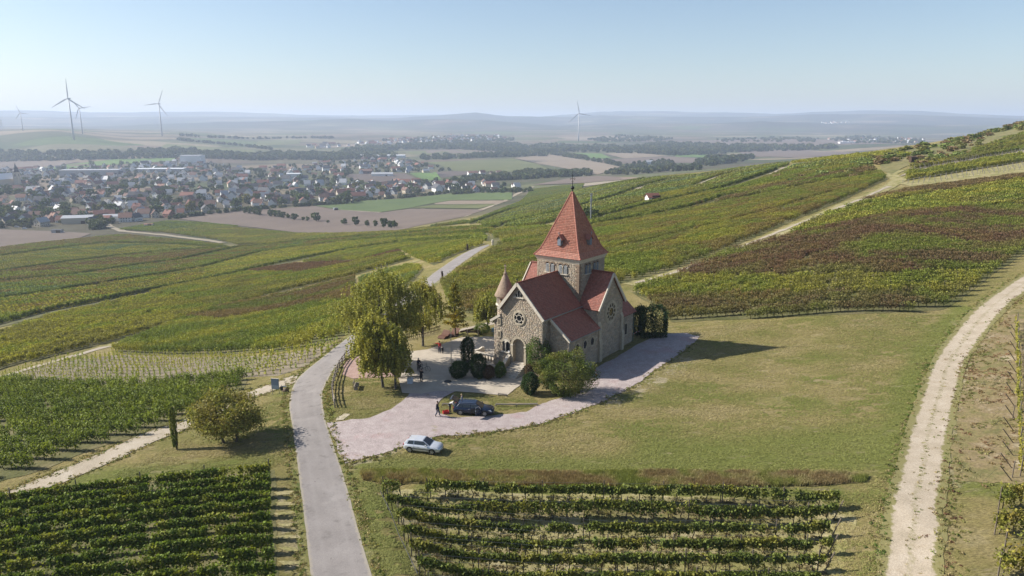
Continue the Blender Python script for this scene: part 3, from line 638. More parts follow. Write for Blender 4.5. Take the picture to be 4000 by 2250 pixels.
vineyard([(1420,552),(1500,535),(1620,500),(1690,486),(1850,465),(1990,432),(2190,415),(2190,424),(1990,459),(1845,488),(1738,514),(1650,532),(1563,551),(1488,563)], ((1500,545),(1700,500)), ['g','g','o','y'], None, label='green vineyard strip around the small red roofed hut')
vineyard([(1250,573),(1400,536),(1463,520),(1538,499),(1613,477),(1690,468),(1760,450),(1838,444),(1990,420),(2190,398),(2190,414),(1990,431),(1850,464),(1690,485),(1620,499),(1500,534),(1420,551),(1340,572)], ((1463,530),(1690,478)), ['g','o','g','bl'], None, label='vineyard strip running up to the ridge')
vineyard([(1200,560),(1330,520),(1400,495),(1463,478),(1560,460),(1638,449),(1763,441),(1850,428),(1932,417),(1985,412),(1980,419),(1838,443),(1700,466),(1613,476),(1463,519),(1250,572)], ((1330,530),(1560,470)), ['g','g','o','bl'], 'far', label='topmost vineyard strip before the valley')
vineyard([(1070,572),(1200,553),(1310,508),(1335,478),(1400,470),(1470,463),(1460,477),(1400,494),(1330,519),(1200,559)], ((1200,560),(1400,490)), ['bl','g','o'], 'far', label='vineyard strip on the lower shoulder of the slope')
vineyard([(1236,588),(1250,582),(1340,575),(1420,574),(1440,580),(1330,608),(1245,624),(1238,609)], ((1250,600),(1400,585)), ['g','o','y'], None, label='vineyard wedge left of the chapel spire', trim=.4)
# continuous end rows that face the camera along the headlands
for _i, (_q, _w) in enumerate(HEADPX[:9]):
    L_ = hits(_q, 20)[:, :2]; pts_ = []; an_ = []
    for a_, b_ in zip(L_, L_[1:]):
        dd = b_-a_; ln = float(np.hypot(*dd)); nn = np.array([-dd[1], dd[0]])/ln; nn = nn if nn@a_ > 0 else -nn
        for k_ in range(int(ln/1.9)): pts_.append(a_+dd*(k_*1.9/ln)+nn*(_w/2+.4)); an_.append(math.atan2(dd[1], dd[0]))
    pts_ = np.array(pts_); n_ = len(pts_); zz_ = ground_z(pts_[:, 0], pts_[:, 1])
    scatter('vineyard_end_row', VT['mid'], np.column_stack([pts_, zz_]), np.column_stack([np.zeros((n_, 2)), an_]), np.column_stack([np.full(n_, 1.0), rng.uniform(.9, 1.2, n_), rng.uniform(.95, 1.2, n_)]), tint(pts_, ['dg','g','dg'], 70+_i)*.85, 'line of vines along a headland of the slope')
# right shoulder
vineyard([(1985,411),(2100,398),(2250,385),(2300,394),(2190,397)], ((1990,410),(2250,388)), ['g','y'], None, label='vineyard along the skyline of the right slope')
vineyard([(2282,438),(2600,386),(2600,402),(2300,452),(2268,456)], ((2282,446),(2576,396)), ['g','y','g'], 'mid', label='green vine strip between the pale posts')
vineyard([(2285,420),(2600,366),(2600,374),(2300,428)], ((2282,424),(2576,372)), ['g','o','y'], 'mid', label='upper green vine strip above the pale posts')
vineyard([(2400,392),(2500,362),(2600,328),(2600,364),(2290,417)], ((2400,395),(2576,350)), ['y','o','g','b'], 'mid', thin=.3, label='yellowish vines near the hill crest')
# left slope
vineyard([(285,886),(420,826),(470,805),(560,812),(700,790),(890,760),(902,800),(880,838),(830,862),(700,886),(500,894),(330,893)], ((300,890),(700,880)), ['g','y','g','dg','y'], 'near', label='green vineyard left of the road', trim=.3)
vineyard([(470,804),(560,775),(735,742),(895,702),(890,759),(700,789),(560,811)], ((500,805),(880,745)), ['r','b','dg','r'], 'near', label='dark reddish vines left of the birches', trim=.3)
vineyard([(-60,948),(-60,862),(130,800),(376,742),(430,744),(540,782),(540,790),(258,866),(120,900)], ((0,900),(500,780)), ['g','y','o','y','g'], None, thin=.12, label='yellow green vineyard above the pale track')
vineyard([(380,740),(560,690),(620,688),(760,690),(880,668),(1010,640),(1040,652),(890,694),(730,730),(610,764),(545,780),(440,745)], ((420,742),(880,680)), ['g','o','y','g'], None, thin=.08, label='green vineyard beyond the grass track')
vineyard([(622,685),(740,668),(901,662),(1010,632),(1010,639),(880,667),(760,689)], ((640,688),(880,670)), ['rr','r'], None, label='patch of red vines on the left slope')
LN = [[(-60,835),(0,819),(136,782.6),(297,751),(441,721),(511,709),(612,686),(710,662),(812,642.6),(901,625),(1000,612),(1170,607)],
      [(-60,765),(0,754.6),(98,742),(245,718),(395,695),(518,674),(654,637),(763,621.6),(900,606),(1050,598),(1230,588)],
      [(-60,720),(0,711),(203,691.6),(315,674),(455,655),(591,625),(680,616),(800,605),(1000,590),(1240,574)],
      [(-60,692),(0,684.6),(168,662),(301,645),(434,632),(545,626)],
      [(-60,656),(0,646),(147,626),(266,612),(400,614),(560,624)],
      [(-60,636),(0,625),(100,612),(230,599),(310,590),(400,600),(480,607),(560,617)]]
def strip(up, lo, pal, gap=2.2, x0=-60, x1=1240, **k):
    up = [(x, y+gap*.3) for x, y in up if x0 <= x <= x1]; lo = [(x, y-gap*.3) for x, y in lo if x0 <= x <= x1]
    m = len(lo)//2; vineyard(up+lo[::-1], (lo[max(0, m-2)], lo[min(len(lo)-1, m+2)]), pal, **k)
strip(LN[1], LN[0], ['g','o','y','b','y','g'], 3, x1=620, label='vineyard strip with dense rows on the left slope')
strip([p for p in LN[1] if p[0] > 500], [p for p in LN[0] if p[0] > 500]+[(1010,628)], ['y','g','y','o'], 3, x0=500, label='bright vineyard strip below the valley road')
strip(LN[2], LN[1], ['bl','g','b','o','g'], 2.4, label='blue green vineyard strip on the left slope')
strip(LN[3], LN[2][:8], ['o','b','r','g','o'], 2, x1=900, label='vineyard strip with reddish patches on the left slope')
strip(LN[4], LN[3][:6], ['g','o','y','bl'], 1.8, x1=560, label='hazy vineyard strip on the left slope')
strip(LN[5], LN[4], ['g','o','b','g'], 1.5, x1=560, label='vineyard strip beside the village road')
vineyard([(520,567),(640,578),(750,589),(860,589),(1000,584),(1070,575),(1240,573),(1240,586),(1000,589),(800,604),(680,614),(600,616),(545,602),(440,588),(400,584)], ((560,598),(860,592)), ['g','o','y'], 'far', label='lowest vineyard strip below the plowed field')
vineyard([(300,578),(420,557),(520,562),(600,570),(520,582),(400,584)], ((320,575),(560,568)), ['g','g','bl'], 'far', label='green vineyard at the village edge')
# mid left, big green leaves
vineyard([(-60,968),(0,965),(250,976),(450,966),(560,955),(628,952),(618,975),(560,1010),(510,1035),(420,1075),(340,1100),(230,1130),(120,1180),(0,1212),(-60,1225)], ((0,1000),(560,985)), ['dg','g','dg','g','dg'], 'near', spacing=2.1, hs=1.1, thin=.05, label='dense green vineyard left of the walnut tree', trim=.4)
# young vines with stakes
def young():
    P = hits([(20,960),(0,952),(150,910),(285,893),(500,900),(700,892),(830,868),(866,862),(815,900),(760,925),(700,945),(600,952),(450,962),(250,970)], 40)[:, :2]
    drape('vineyard_soil', P, M['soil'], .012, .3, 77)
    q = rows_in(P, math.atan2(*(hit(700,900)-hit(200,925))[[1, 0]]), 2.0, 1.1, .3, 5); n = len(q); z = ground_z(q[:, 0], q[:, 1])
    g = fbm(q[:, 0]/12, q[:, 1]/12, 4)
    rot = np.column_stack([rng.normal(0, .06, n), rng.normal(0, .06, n), rng.uniform(0, 6.28, n)]); sc = np.column_stack([rng.uniform(.7, 1.4, n)*(.4+g), rng.uniform(.7, 1.4, n)*(.4+g), rng.uniform(.7, 1.25, n)])
    scatter('young_vines', YT, np.column_stack([q, z]), rot, sc, tint(q, ['g','y','g'], 8, 9)*1.2, 'young staked vines on bare soil left of the road')
YT = bpy.data.collections.new('young_vine')
for i in range(4):
    rg = np.random.default_rng(50+i); n = 26; c = np.column_stack([rg.normal(0, .09, n), rg.normal(0, .09, n), rg.uniform(.15, 1.35, n)]); V, F = quads(n, c, .15, rg)
    b = MB(); b.tube([(0,0,-.1),(.01,0,1.45)], [.02,.02], 4, False); tv = np.array(b.v); tf = np.array(b.f)+len(V)
    YT.objects.link(bpy.data.objects.new('young_vine_%d' % i, mesh_np('young_vine', np.vstack([V, tv]), np.vstack([F, tf]), M['leaf_i'], attrs={'lv': ('FLOAT', 'POINT', np.concatenate([np.full(4*n, .55), np.full(len(tv), .2)]))}, link=False)))
young()
# ================================================================== the chapel
M['stone'] = colattr('stone', .9, .22, 9, .15, .015)
M['mortar'] = plain('mortar', (.40,.345,.265), .95, 0, .1, .2, 4)
M['tile'] = colattr('roof_tile', .62, .18, 5, .3)
M['underlay'] = plain('roof_underlay', (.19,.058,.04), .8)
M['trim'] = plain('pale_trim', (.62,.56,.46), .8, 0, .2, .12)
M['ashlar'] = plain('ashlar', (.50,.43,.32), .9, 0, .15, .2, 5)
M['glass'] = plain('dark_glass', (.012,.014,.018), .12, 0, .6, .2)
M['shutter'] = plain('shutter', (.20,.23,.28), .7, 0, .3, .2, 6)
M['louvre'] = plain('louvre', (.30,.31,.31), .75, 0, .3, .2, 6)
M['wood'] = plain('dark_wood', (.075,.045,.028), .75, 0, .25, .25, 5)
M['iron'] = plain('iron', (.035,.035,.038), .5, .6, .4)
M['copper'] = plain('green_copper', (.10,.15,.13), .6, .3, .4)
M['zinc'] = plain('zinc', (.36,.38,.40), .45, .7, .4)
M['step'] = plain('step_stone', (.60,.54,.45), .85, 0, .2, .12, 4)
CA = math.radians(53.133)
church = empty('chapel', (0.855, 83.474, 0), CA-math.pi/2)
tag(church, 'stone chapel with red tiled roofs, square tower and tall pyramid spire roof', 'chapel')
hw, he, hr, ut, tw, tv, thw = 3.5, 7.6, 11.26, 11.67, 3.23, 6.18, 3.2
STC = np.array([(.42,.35,.265), (.37,.315,.245), (.44,.365,.275), (.41,.32,.245), (.46,.39,.30), (.35,.30,.235), (.43,.345,.24)])
V3 = Vector
def inhole(x, z, holes):
    for h in holes:
        if h[0] == 'c':
            if (x-h[1])**2+(z-h[2])**2 < h[3]**2: return True
        elif h[0] == 'r':
            if h[1] < x < h[2] and h[3] < z < h[4]: return True
        else:
            _, cx, z0, w, hh = h
            if abs(x-cx) < w/2 and z0 < z < z0+hh-w/2: return True
            if (x-cx)**2+(z-(z0+hh-w/2))**2 < (w/2)**2 and z > z0: return True
    return False
def span(poly, z):
    xs = []
    for i in range(len(poly)):
        a, b = poly[i], poly[i-1]
        if (a[1] > z) != (b[1] > z): xs.append(a[0]+(b[0]-a[0])*(z-a[1])/(b[1]-a[1]))
    return (min(xs), max(xs)) if xs else None
def lay_stones(parent, O, S, N, poly, holes=(), single=0, big=1.0, tone=1.0, d=.026):
    """courses of separate stones, proud of the mortar, on the plane O + s*S + z*Z"""
    O, S, N = V3(O), V3(S), V3(N); Z = V3((0,0,1)); rects = []
    z = min(p[1] for p in poly); top = max(p[1] for p in poly)
    while z < top-.1:
        h = rnd.uniform(.14, .24)*big; sp = span(poly, z+h/2)
        if sp:
            x = sp[0]+rnd.uniform(-.3, 0)
            while x < sp[1]-.06:
                l = rnd.uniform(.24, .58)*big; a, b = max(x, sp[0]), min(x+l, sp[1]); x += l
                if b-a < .1: continue
                zz = z+rnd.uniform(-.015, .015)
                if any(inhole(a+(b-a)*f, zz+h*g, holes) for f in (.15, .5, .85) for g in (.15, .5, .85)): continue
                rects.append((a, b, zz, zz+h))
        z += h
    rects.sort(key=lambda r: -(r[1]-r[0])*(r[3]-r[2]))
    def geo(r):
        a, b, z0, z1 = r; g = .009; e = .02; dd = d*rnd.uniform(.6, 1.25)
        B = [O+S*p+Z*q+N*.0 for p, q in ((a+g,z0+g),(b-g,z0+g),(b-g,z1-g),(a+g,z1-g))]
        T = [O+S*p+Z*q+N*(dd*w) for (p, q), w in zip(((a+g+e,z0+g+e),(b-g-e,z0+g+e),(b-g-e,z1-g-e),(a+g+e,z1-g-e)), [rnd.uniform(.85,1.15) for _ in range(4)])]
        c = STC[rnd.randrange(len(STC))]*rnd.uniform(.86, 1.12)*tone
        return B+T, c
    FQ = [(4,5,6,7),(0,1,5,4),(1,2,6,5),(2,3,7,6),(3,0,4,7)]
    flip = S.cross(Z).dot(N) < 0
    fq = [f[::-1] for f in FQ] if flip else FQ
    for r in rects[:single]:
        v, c = geo(r); mesh_np('stone', v, fq, M['stone'], parent, attrs={'col': ('FLOAT_COLOR', 'POINT', np.tile([*c, 1], (8, 1)))})
    V, F, C = [], [], []
    for r in rects[single:]:
        v, c = geo(r); b = len(V); V += v; F += [[b+i for i in f] for f in fq]; C += [[*c, 1]]*8
    if V: tag(mesh_np('stonework', [tuple(p) for p in V], F, M['stone'], parent, attrs={'col': ('FLOAT_COLOR', 'POINT', C)}), kind='stuff')
def lay_tiles(parent, O, S, T, poly, col=(.33,.110,.078), tw_=.19, tl_=.22, cut=None):  # default red is darker than the tower's: some roof shade is put into it
    """rows of separate lapped tiles on the plane O + s*S + t*T (t runs up the slope)"""
    O, S, T = V3(O), V3(S), V3(T); N = S.cross(T).normalized()
    if N.z < 0: N = -N
    V, F, C = [], [], []; t = min(p[1] for p in poly); k = 0; flip = S.cross(T).dot(N) < 0
    while t < max(p[1] for p in poly):
        sp = span(poly, min(t+tl_*.5, max(p[1] for p in poly)-.01))
        if sp:
            n0 = int((sp[0])/tw_)-1; x = n0*tw_+(tw_/2 if k % 2 else 0)
            while x < sp[1]:
                a, b = max(x, sp[0]), min(x+tw_-.012, sp[1]); x += tw_
                if b-a < .05: continue
                if cut and cut(a, b, t): continue
                j = rnd.uniform(-.012, .012); h0 = .028+rnd.uniform(-.006, .006)
                P = [O+S*a+T*(t+j)+N*h0, O+S*b+T*(t+j)+N*(h0+rnd.uniform(-.006,.006)), O+S*b+T*(t+tl_+.03)+N*.012, O+S*a+T*(t+tl_+.03)+N*.012, O+S*a+T*(t+j)+N*.002, O+S*b+T*(t+j)+N*.002]
                i = len(V); V += [tuple(p) for p in P]
                q = [(i,i+1,i+2,i+3),(i+4,i+5,i+1,i)]; F += [f[::-1] for f in q] if flip else q
                m = rnd.uniform(.82, 1.2); w = rnd.random()
                c = (col[0]*m, col[1]*m*(1+.25*w), col[2]*m*(1+.3*w)); C += [[*c, 1]]*6
        t += tl_; k += 1
    tag(mesh_np('roof_tiles', V, F, M['tile'], parent, attrs={'col': ('FLOAT_COLOR', 'POINT', C)}), kind='stuff')
def roof_plane(name, pts, S0, S1, T1, parent=church, thick=.14, tiles=True, **k):
    """slab under the tiles from a coplanar outline; S0->S1 is the eave, T1 a point up the slope"""
    O = V3(S0); S = (V3(S1)-O).normalized(); T = V3(T1)-O; T = (T-S*T.dot(S)).normalized(); N = S.cross(T); N = N if N.z > 0 else -N
    b = MB(); b.prism([V3(p)-N*.004 for p in pts], -N*thick); r = b.build(name, M['underlay'], parent)
    if tiles: lay_tiles(r, O, S, T, [((V3(p)-O).dot(S), (V3(p)-O).dot(T)) for p in pts], **k)
    return r
def board(name, a, b, w, h, mat, parent=church, up=V3((0,0,1))):
    a, b = V3(a), V3(b); t = (b-a); L = t.length; t.normalize(); s = t.cross(up).normalized(); u = s.cross(t)
    m = MB(); m.box((a+b)/2, (L, w, h), M=Matrix((t, s, u)).transposed()); return m.build(name, mat, parent)
# ---- front (west) gable wall with the deep round-arched doorway
dw, dz0, dzt = 1.76, 1.2, 4.35
arch = [(-dw/2, -.6), (-dw/2, dzt-dw/2)]+[(-dw/2*math.cos(a), dzt-dw/2+dw/2*math.sin(a)) for a in np.linspace(.2, math.pi-.2, 9)]+[(dw/2, dzt-dw/2), (dw/2, -.6)]
niche = ('a', -1.95, 2.3, 1.02, 1.75)
gab = [(-hw, -.6)]+arch+[(hw, -.6), (hw, he), (0, hr), (-2.82, 7.72), (-2.85, 6.95), (-hw, 6.6)]
b = MB(); b.prism([(v, 0, z) for v, z in gab], (0, .55, 0)); fac = b.build('facade_wall', M['mortar'], church)
rose = ('c', .08, 7.0, .98)
gal = ('a', .0, 9.62, 1.5, .95)
lay_stones(fac, (0,0,0), (1,0,0), (0,-1,0), [(-hw, 0), (hw, 0), (hw, he-.1), (0, hr-.15), (-2.8, 7.6), (-2.9, 6.9), (-hw, 6.55)],
           [('a', 0, -.7, dw+.56, dzt+.98), rose, niche, ('r', -3.2, -2.75, 5.62, 6.52), ('r', -3.2, -2.75, 3.98, 4.92), ('r', -.72, .72, 9.55, 10.45)], single=300, d=.03, big=.82)
b = MB()
for i in range(13):                                        # voussoirs round the doorway
    a0, a1 = math.pi*i/13+.02, math.pi*(i+1)/13-.02; r0, r1 = dw/2, dw/2+.27; cz = dzt-dw/2
    vo = MB(); vo.prism([(-r*math.cos(a), -.11, cz+r*math.sin(a)) for r, a in ((r0,a0),(r1,a0),(r1,a1),(r0,a1))], (0, .34, 0)); vo.build('voussoir', M['ashlar'], fac)
for s in (-1, 1):
    jb = MB(); jb.box((s*(dw/2+.12), .05, (dzt-dw/2+1.2)/2+.0), (.26, .32, dzt-dw/2-1.2)); jb.build('door_jamb', M['ashlar'], church)
    jc = MB(); jc.box((s*(dw/2+.12), .04, dzt-dw/2-.02), (.36, .42, .16)); jc.build('capital', M['trim'], church)
pr = MB(); pr.box((0, 1.6, 1.14), (dw, 2.4, .12)); pr.build('porch_floor', M['step'], church)
dl = MB(); dl.box((-.02, 1.5, 2.35), (1.5, .1, 2.3)); door = dl.build('door', M['wood'], church)
for s in (-.36, .34):
    p = MB(); p.box((s, 1.44, 2.75), (.40, .04, .95)); p.build('door_pane', M['glass'], door)
p = MB(); p.box((.08, 1.42, 2.2), (.04, .06, .18)); p.build('handle', M['iron'], door)
for s in (-1, 1):
    p = MB(); p.box((s*(dw/2+.09), 1.1, 2.3), (.16, 1.4, 4.4)); p.build('porch_wall', M['mortar'], church)
# twin-arched niche
b = MB(); b.box((-1.95, -.02, 3.05), (.98, .1, 1.5)); nb = b.build('niche', M['glass'], church)
b = MB(); b.lathe([(.11,0),(.075,.06),(.07,1.0),(.12,1.14),(.12,1.2)], (-1.95, -.14, 2.42), 10); b.build('niche_column', M['trim'], nb, True)
b = MB(); b.box((-1.95, -.13, 2.33), (1.25, .28, .12)); b.build('niche_sill', M['trim'], nb)
for i in range(9):
    a0, a1 = math.pi*i/9+.03, math.pi*(i+1)/9-.03
    vo = MB(); vo.prism([(-1.95-r*math.cos(a), -.10, 3.54+r*math.sin(a)) for r, a in ((.51,a0),(.74,a0),(.74,a1),(.51,a1))], (0, .25, 0)); vo.build('voussoir', M['ashlar'], fac)
b = MB(); b.prism([(-1.95+x, -.09, 3.62+z) for x, z in ((-.5,0),(-.45,.22),(-.2,.38),(.2,.38),(.45,.22),(.5,0),(.28,.12),(.1,-.02),(-.1,-.02),(-.28,.12))], (0, .08, 0)); b.build('niche_tracery', M['trim'], nb)
def rect_window(v, z0, z1, w, face=(0,-1,0)):
    b = MB(); b.box((v, .0, (z0+z1)/2), (w, .06, z1-z0)); g = b.build('window', M['glass'], church)
    b = MB(); b.box((v, -.06, z0-.05), (w+.24, .2, .1)); b.box((v, -.06, z1+.06), (w+.24, .2, .12))
    for s in (-1, 1): b.box((v+s*(w/2+.06), -.06, (z0+z1)/2), (.12, .2, z1-z0))
    b.build('window_frame', M['ashlar'], g)
rect_window(-2.98, 5.75, 6.4, .22); rect_window(-2.98, 4.1, 4.8, .22)
def ring(mb, O, S, N, cx, cz, r0, r1, d0, d1, n=28):
    O, S, N = V3(O), V3(S), V3(N); Z = V3((0,0,1))
    for i in range(n):
        a0, a1 = 2*math.pi*i/n, 2*math.pi*(i+1)/n
        P = [O+S*(cx+r*math.cos(a))+Z*(cz+r*math.sin(a))+N*d0 for r, a in ((r0,a0),(r1,a0),(r1,a1),(r0,a1))]
        mb.prism(P, N*(d1-d0))
def rose_window(O, S, N, cx, cz, R, lobes, mat_fr):
    O, S, N = V3(O), V3(S), V3(N); Z = V3((0,0,1))
    g = MB(); n = 28; g.prism([O+S*(cx+R*.9*math.cos(2*math.pi*i/n))+Z*(cz+R*.9*math.sin(2*math.pi*i/n))+N*.012 for i in range(n)], N*.02)
    w = g.build('rose_window', M['glass'], church)
    f = MB(); ring(f, O, S, N, cx, cz, R*.86, R*1.02, .0, .13); f.build('rose_frame', M['ashlar'], w)
    f = MB(); ring(f, O, S, N, cx, cz, R*1.03, R*1.14, .0, .09); f.build('rose_moulding', M['ashlar'], w)
    t = MB()
    r1 = R*.40
    for k in range(lobes):
        a = 2*math.pi*k/lobes+math.pi/lobes
        p = lambda r, aa: O+S*(cx+r*math.cos(aa))+Z*(cz+r*math.sin(aa))+N*.075
        t.tube([p(r1, a), p(R*.88, a)], R*.055, 5)
        am = a+math.pi/lobes; a2 = a+2*math.pi/lobes
        t.tube([p(r1, a), p(r1*1.18, a+(a2-a)*.28), p(r1*1.24, am), p(r1*1.18, a+(a2-a)*.72), p(r1, a2)], R*.05, 5)
        t.tube([p(R*.88, a), p(R*.74, a+(a2-a)*.12), p(R*.84, a+(a2-a)*.32)], R*.04, 5)
        t.tube([p(R*.88, a2), p(R*.74, a2-(a2-a)*.12), p(R*.84, a2-(a2-a)*.32)], R*.04, 5)
    t.build('tracery', mat_fr, w)
rose_window((0,0,0), (1,0,0), (0,-1,0), .08, 7.0, .84, 6, M['trim'])
b = MB(); b.prism([(-.68,-.01,9.6),(.68,-.01,9.6),(.05,-.01,10.45),(-.05,-.01,10.45)], (0,-.04,0)); gw = b.build('gable_window', M['trim'], church)
for v, h in ((-.36,.34),(0,.72),(.36,.34)):
    b = MB(); b.prism([(v-.11,-.055,9.68),(v+.11,-.055,9.68),(v+.11,-.055,9.68+h-.1),(v+.05,-.055,9.68+h),(v-.05,-.055,9.68+h),(v-.11,-.055,9.68+h-.1)], (0,-.03,0)); b.build('pane', M['glass'], gw)
b = MB(); b.box((0,-.1,9.55), (1.5,.18,.09)); b.build('gable_sill', M['trim'], gw)
# ---- bodies of nave, aisles, transept, choir
def body(name, v0, v1, u0, u1, top):
    b = MB(); b.box(((v0+v1)/2, (u0+u1)/2, (top-.6)/2), (v1-v0, u1-u0, top+.6)); return b.build(name, M['mortar'], church)
nv = body('nave_wall', -2.78, hw-.01, .55, ut-tw, he-.15)
lay_stones(nv, (hw-.01, 0, 0), (0,1,0), (1,0,0), [(.0,0),(1.47,0),(1.47,he-.25),(0,he-.25)])
a0, aw, at, ae, ue = 1.48, 6.27, 7.25, 5.05, ut-thw
for s in (1, -1):
    w_ = aw if s == 1 else 4.15; te_ = ae if s == 1 else 6.05; hi = hw if s == 1 else 2.8; at = 7.25 if s == 1 else 6.9
    b = MB(); b.prism([(s*hi, a0 if s == 1 else .35, -.6), (s*w_, a0 if s == 1 else .35, -.6), (s*w_, a0 if s == 1 else .35, te_), (s*hi, a0 if s == 1 else .35, at-.1)], (0, ue-a0, 0))
    al = b.build('aisle_wall', M['mortar'], church)
    if s == 1:
        lay_stones(al, (0, a0, 0), (1,0,0), (0,-1,0), [(hw,0),(aw,0),(aw,ae-.1),(hw,at-.2)])
        lay_stones(al, (aw,0,0), (0,1,0), (1,0,0), [(a0,0),(ue,0),(ue,ae-.15),(a0,ae-.15)], [('c',3.35,3.5,.6),('c',5.15,3.52,.6),('c',6.9,3.55,.6)])
        for uu in (3.35, 5.15, 6.9):
            g = MB(); g.prism([(aw+.02, uu+.40*math.cos(a)*(1+.12*math.cos(4*a)), 3.52+.50*math.sin(a)*(1+.12*math.cos(4*a))) for a in np.linspace(0, 2*math.pi, 20, endpoint=False)], (.02,0,0)); g = g.build('oval_window', M['glass'], church)
            f = MB()
            for i in range(12):
                q0, q1 = 2*math.pi*i/12+.03, 2*math.pi*(i+1)/12-.03
                f.prism([(aw+.0, uu+r*.42*math.cos(q), 3.52+r*.52*math.sin(q)) for r, q in ((1,q0),(1.4,q0),(1.4,q1),(1,q1))], (.10,0,0))
            f.build('window_surround', M['ashlar'], g)
    else: lay_stones(al, (0, .35, 0), (1,0,0), (0,-1,0), [(-w_,0),(-hi,0),(-hi,at-.3),(-w_,te_-.1)])
    sl = (te_-at)/(w_-hi); ve = w_+(.35 if s == 1 else .2); ze = at+sl*(ve-hi)+.1; z1 = at+.1; f0 = (a0-.25) if s == 1 else -.12
    roof_plane('aisle_roof', [(s*ve,f0,ze),(s*ve,ue,ze),(s*hi,ue,z1),(s*hi,f0,z1)], (s*ve,f0,ze), (s*ve,ue,ze), (s*hi,f0,z1))
    board('coping', (s*ve, f0, ze-.04), (s*hi, f0, z1-.04), .16, .30, M['trim'])
    board('gutter', (s*(ve+.03), f0, ze-.06), (s*(ve+.03), ue, ze-.06), .12, .12, M['zinc'])
b = MB(); b.tube([(aw+.1, a0+.06, -.3), (aw+.1, a0+.06, ae-.1)], .05, 6); b.build('downpipe', M['zinc'], church)
tr = body('transept_wall', -tv+.01, tv-.01, ut-thw, ut+thw, 7.3)
for s in (1, -1):
    b = MB(); b.prism([(s*tv, ut-thw, -.6), (s*tv, ut+thw, -.6), (s*tv, ut+thw, 7.45), (s*tv, ut, hr-.1), (s*tv, ut-thw, 7.45)], (-s*.5, 0, 0)); g = b.build('transept_gable', M['mortar'], church)
    if s == 1:
        lay_stones(g, (tv,0,0), (0,1,0), (1,0,0), [(ut-thw,0),(ut+thw,0),(ut+thw,7.35),(ut,hr-.25),(ut-thw,7.35)], [('c', ut, 6.3, 1.6)])
        for q in (ut-thw+.28, ut+thw-.28):
            bb = MB(); bb.prism([(tv+.05, q-.3, -.6), (tv+.42, q-.3, -.6), (tv+.42, q-.3, 2.9), (tv+.25, q-.3, 3.3), (tv+.25, q-.3, 5.1), (tv+.02, q-.3, 5.6)], (0, .6, 0)); bb.build('buttress', M['ashlar'], church)
        rose_window((tv,0,0), (0,1,0), (1,0,0), ut, 6.3, 1.36, 10, M['ashlar'])
    for q in (-1, 1):
        e0 = (s*(tv+.3), ut+q*(thw+.32), 7.13); pk = (s*(tv+.3), ut, hr+.12)
        roof_plane('transept_roof', [e0, pk, (s*(tw-.1), ut, hr+.12), (s*(tw-.1), ut+q*(thw+.32), 7.13)], e0, (s*(tw-.1), ut+q*(thw+.32), 7.13), pk)
        board('verge_board', (s*(tv+.32), ut+q*(thw+.34), 7.08), (s*(tv+.32), ut, hr+.10), .14, .34, M['trim'])
    board('ridge_tile', (s*tw, ut, hr+.2), (s*(tv+.3), ut, hr+.2), .2, .12, M['underlay'])
lay_stones(tr, (0, ut-thw, 0), (1,0,0), (0,-1,0), [(aw-1.5,5.4),(tv,5.0),(tv,7.1),(hw+.3,7.1),(hw+.3,7.0)])
# nave roof
for s in (1, -1):
    ev, ez_ = (hw+.38, he-.22) if s == 1 else (2.85, 7.86)
    f0 = -.42; e0 = (s*ev, f0, ez_); e1 = (s*ev, ut-thw-.1, ez_)
    roof_plane('nave_roof', [e0, e1, (0, ut-tw+.0, hr+.14), (0, f0, hr+.14)], e0, e1, (0, f0, hr+.14))
    board('verge_board', (s*(ev+.04), f0-.02, ez_-.06), (0, f0-.02, hr+.10), .14, .36, M['trim'])
    board('gutter', (s*(ev+.04), f0, ez_-.04), (s*(ev+.04), ut-thw-.1, ez_-.04), .12, .12, M['zinc'])
    board('soffit', (s*(ev-.04), -.2, ez_-.10), (s*.1, -.2, hr-.06), .42, .06, M['trim'])
board('ridge_tile', (0, -.42, hr+.22), (0, ut-tw, hr+.22), .2, .12, M['underlay'])
b = MB(); b.box((0,-.4,hr+.42), (.07,.07,.35)); b.box((0,-.4,hr+.62), (.2,.12,.12)); b.build('gable_finial', M['iron'], church)
# choir and its side chapel
ch = body('choir_wall', -hw, hw, ut+thw, 18.6, 7.0)
for s in (1, -1):
    e0 = (s*(hw+.35), ut+tw, 6.9); e1 = (s*(hw+.35), 18.9, 6.9)
    roof_plane('choir_roof', [e0, e1, (0, 18.9, 10.5), (0, ut+tw, 10.5)], e0, e1, (0, ut+tw, 10.5))
sc_ = MB(); sc_.prism([(hw, ut+thw, -.6), (5.9, ut+thw, -.6), (5.9, ut+thw, 5.0), (hw, ut+thw, 7.1)], (0, 18.6-ut-thw, 0)); sc_ = sc_.build('side_chapel_wall', M['mortar'], church)
lay_stones(sc_, (5.9,0,0), (0,1,0), (1,0,0), [(ut+thw,0),(18.6,0),(18.6,4.95),(ut+thw,4.95)], [('r',16.1,16.8,2.0,3.6)])
b = MB(); b.box((5.92, 16.45, 2.8), (.06, .6, 1.5)); g = b.build('window', M['glass'], church)
b = MB(); b.box((5.98, 16.1, 2.8), (.1,.09,1.6)); b.box((5.98,16.8,2.8), (.1,.09,1.6)); b.box((5.98,16.45,3.62),(.1,.8,.1)); b.box((5.98,16.45,2.0),(.14,.9,.1)); b.build('window_frame', M['ashlar'], g)
roof_plane('side_chapel_roof', [(6.3,ut+thw,4.85),(6.3,18.9,4.85),(hw,18.9,7.25),(hw,ut+thw,7.25)], (6.3,ut+thw,4.85), (6.3,18.9,4.85), (hw,ut+thw,7.25))
b = MB(); b.tube([(6.0,18.66,-.3),(6.0,18.66,4.8)], .05, 6); b.build('downpipe', M['copper'], church)
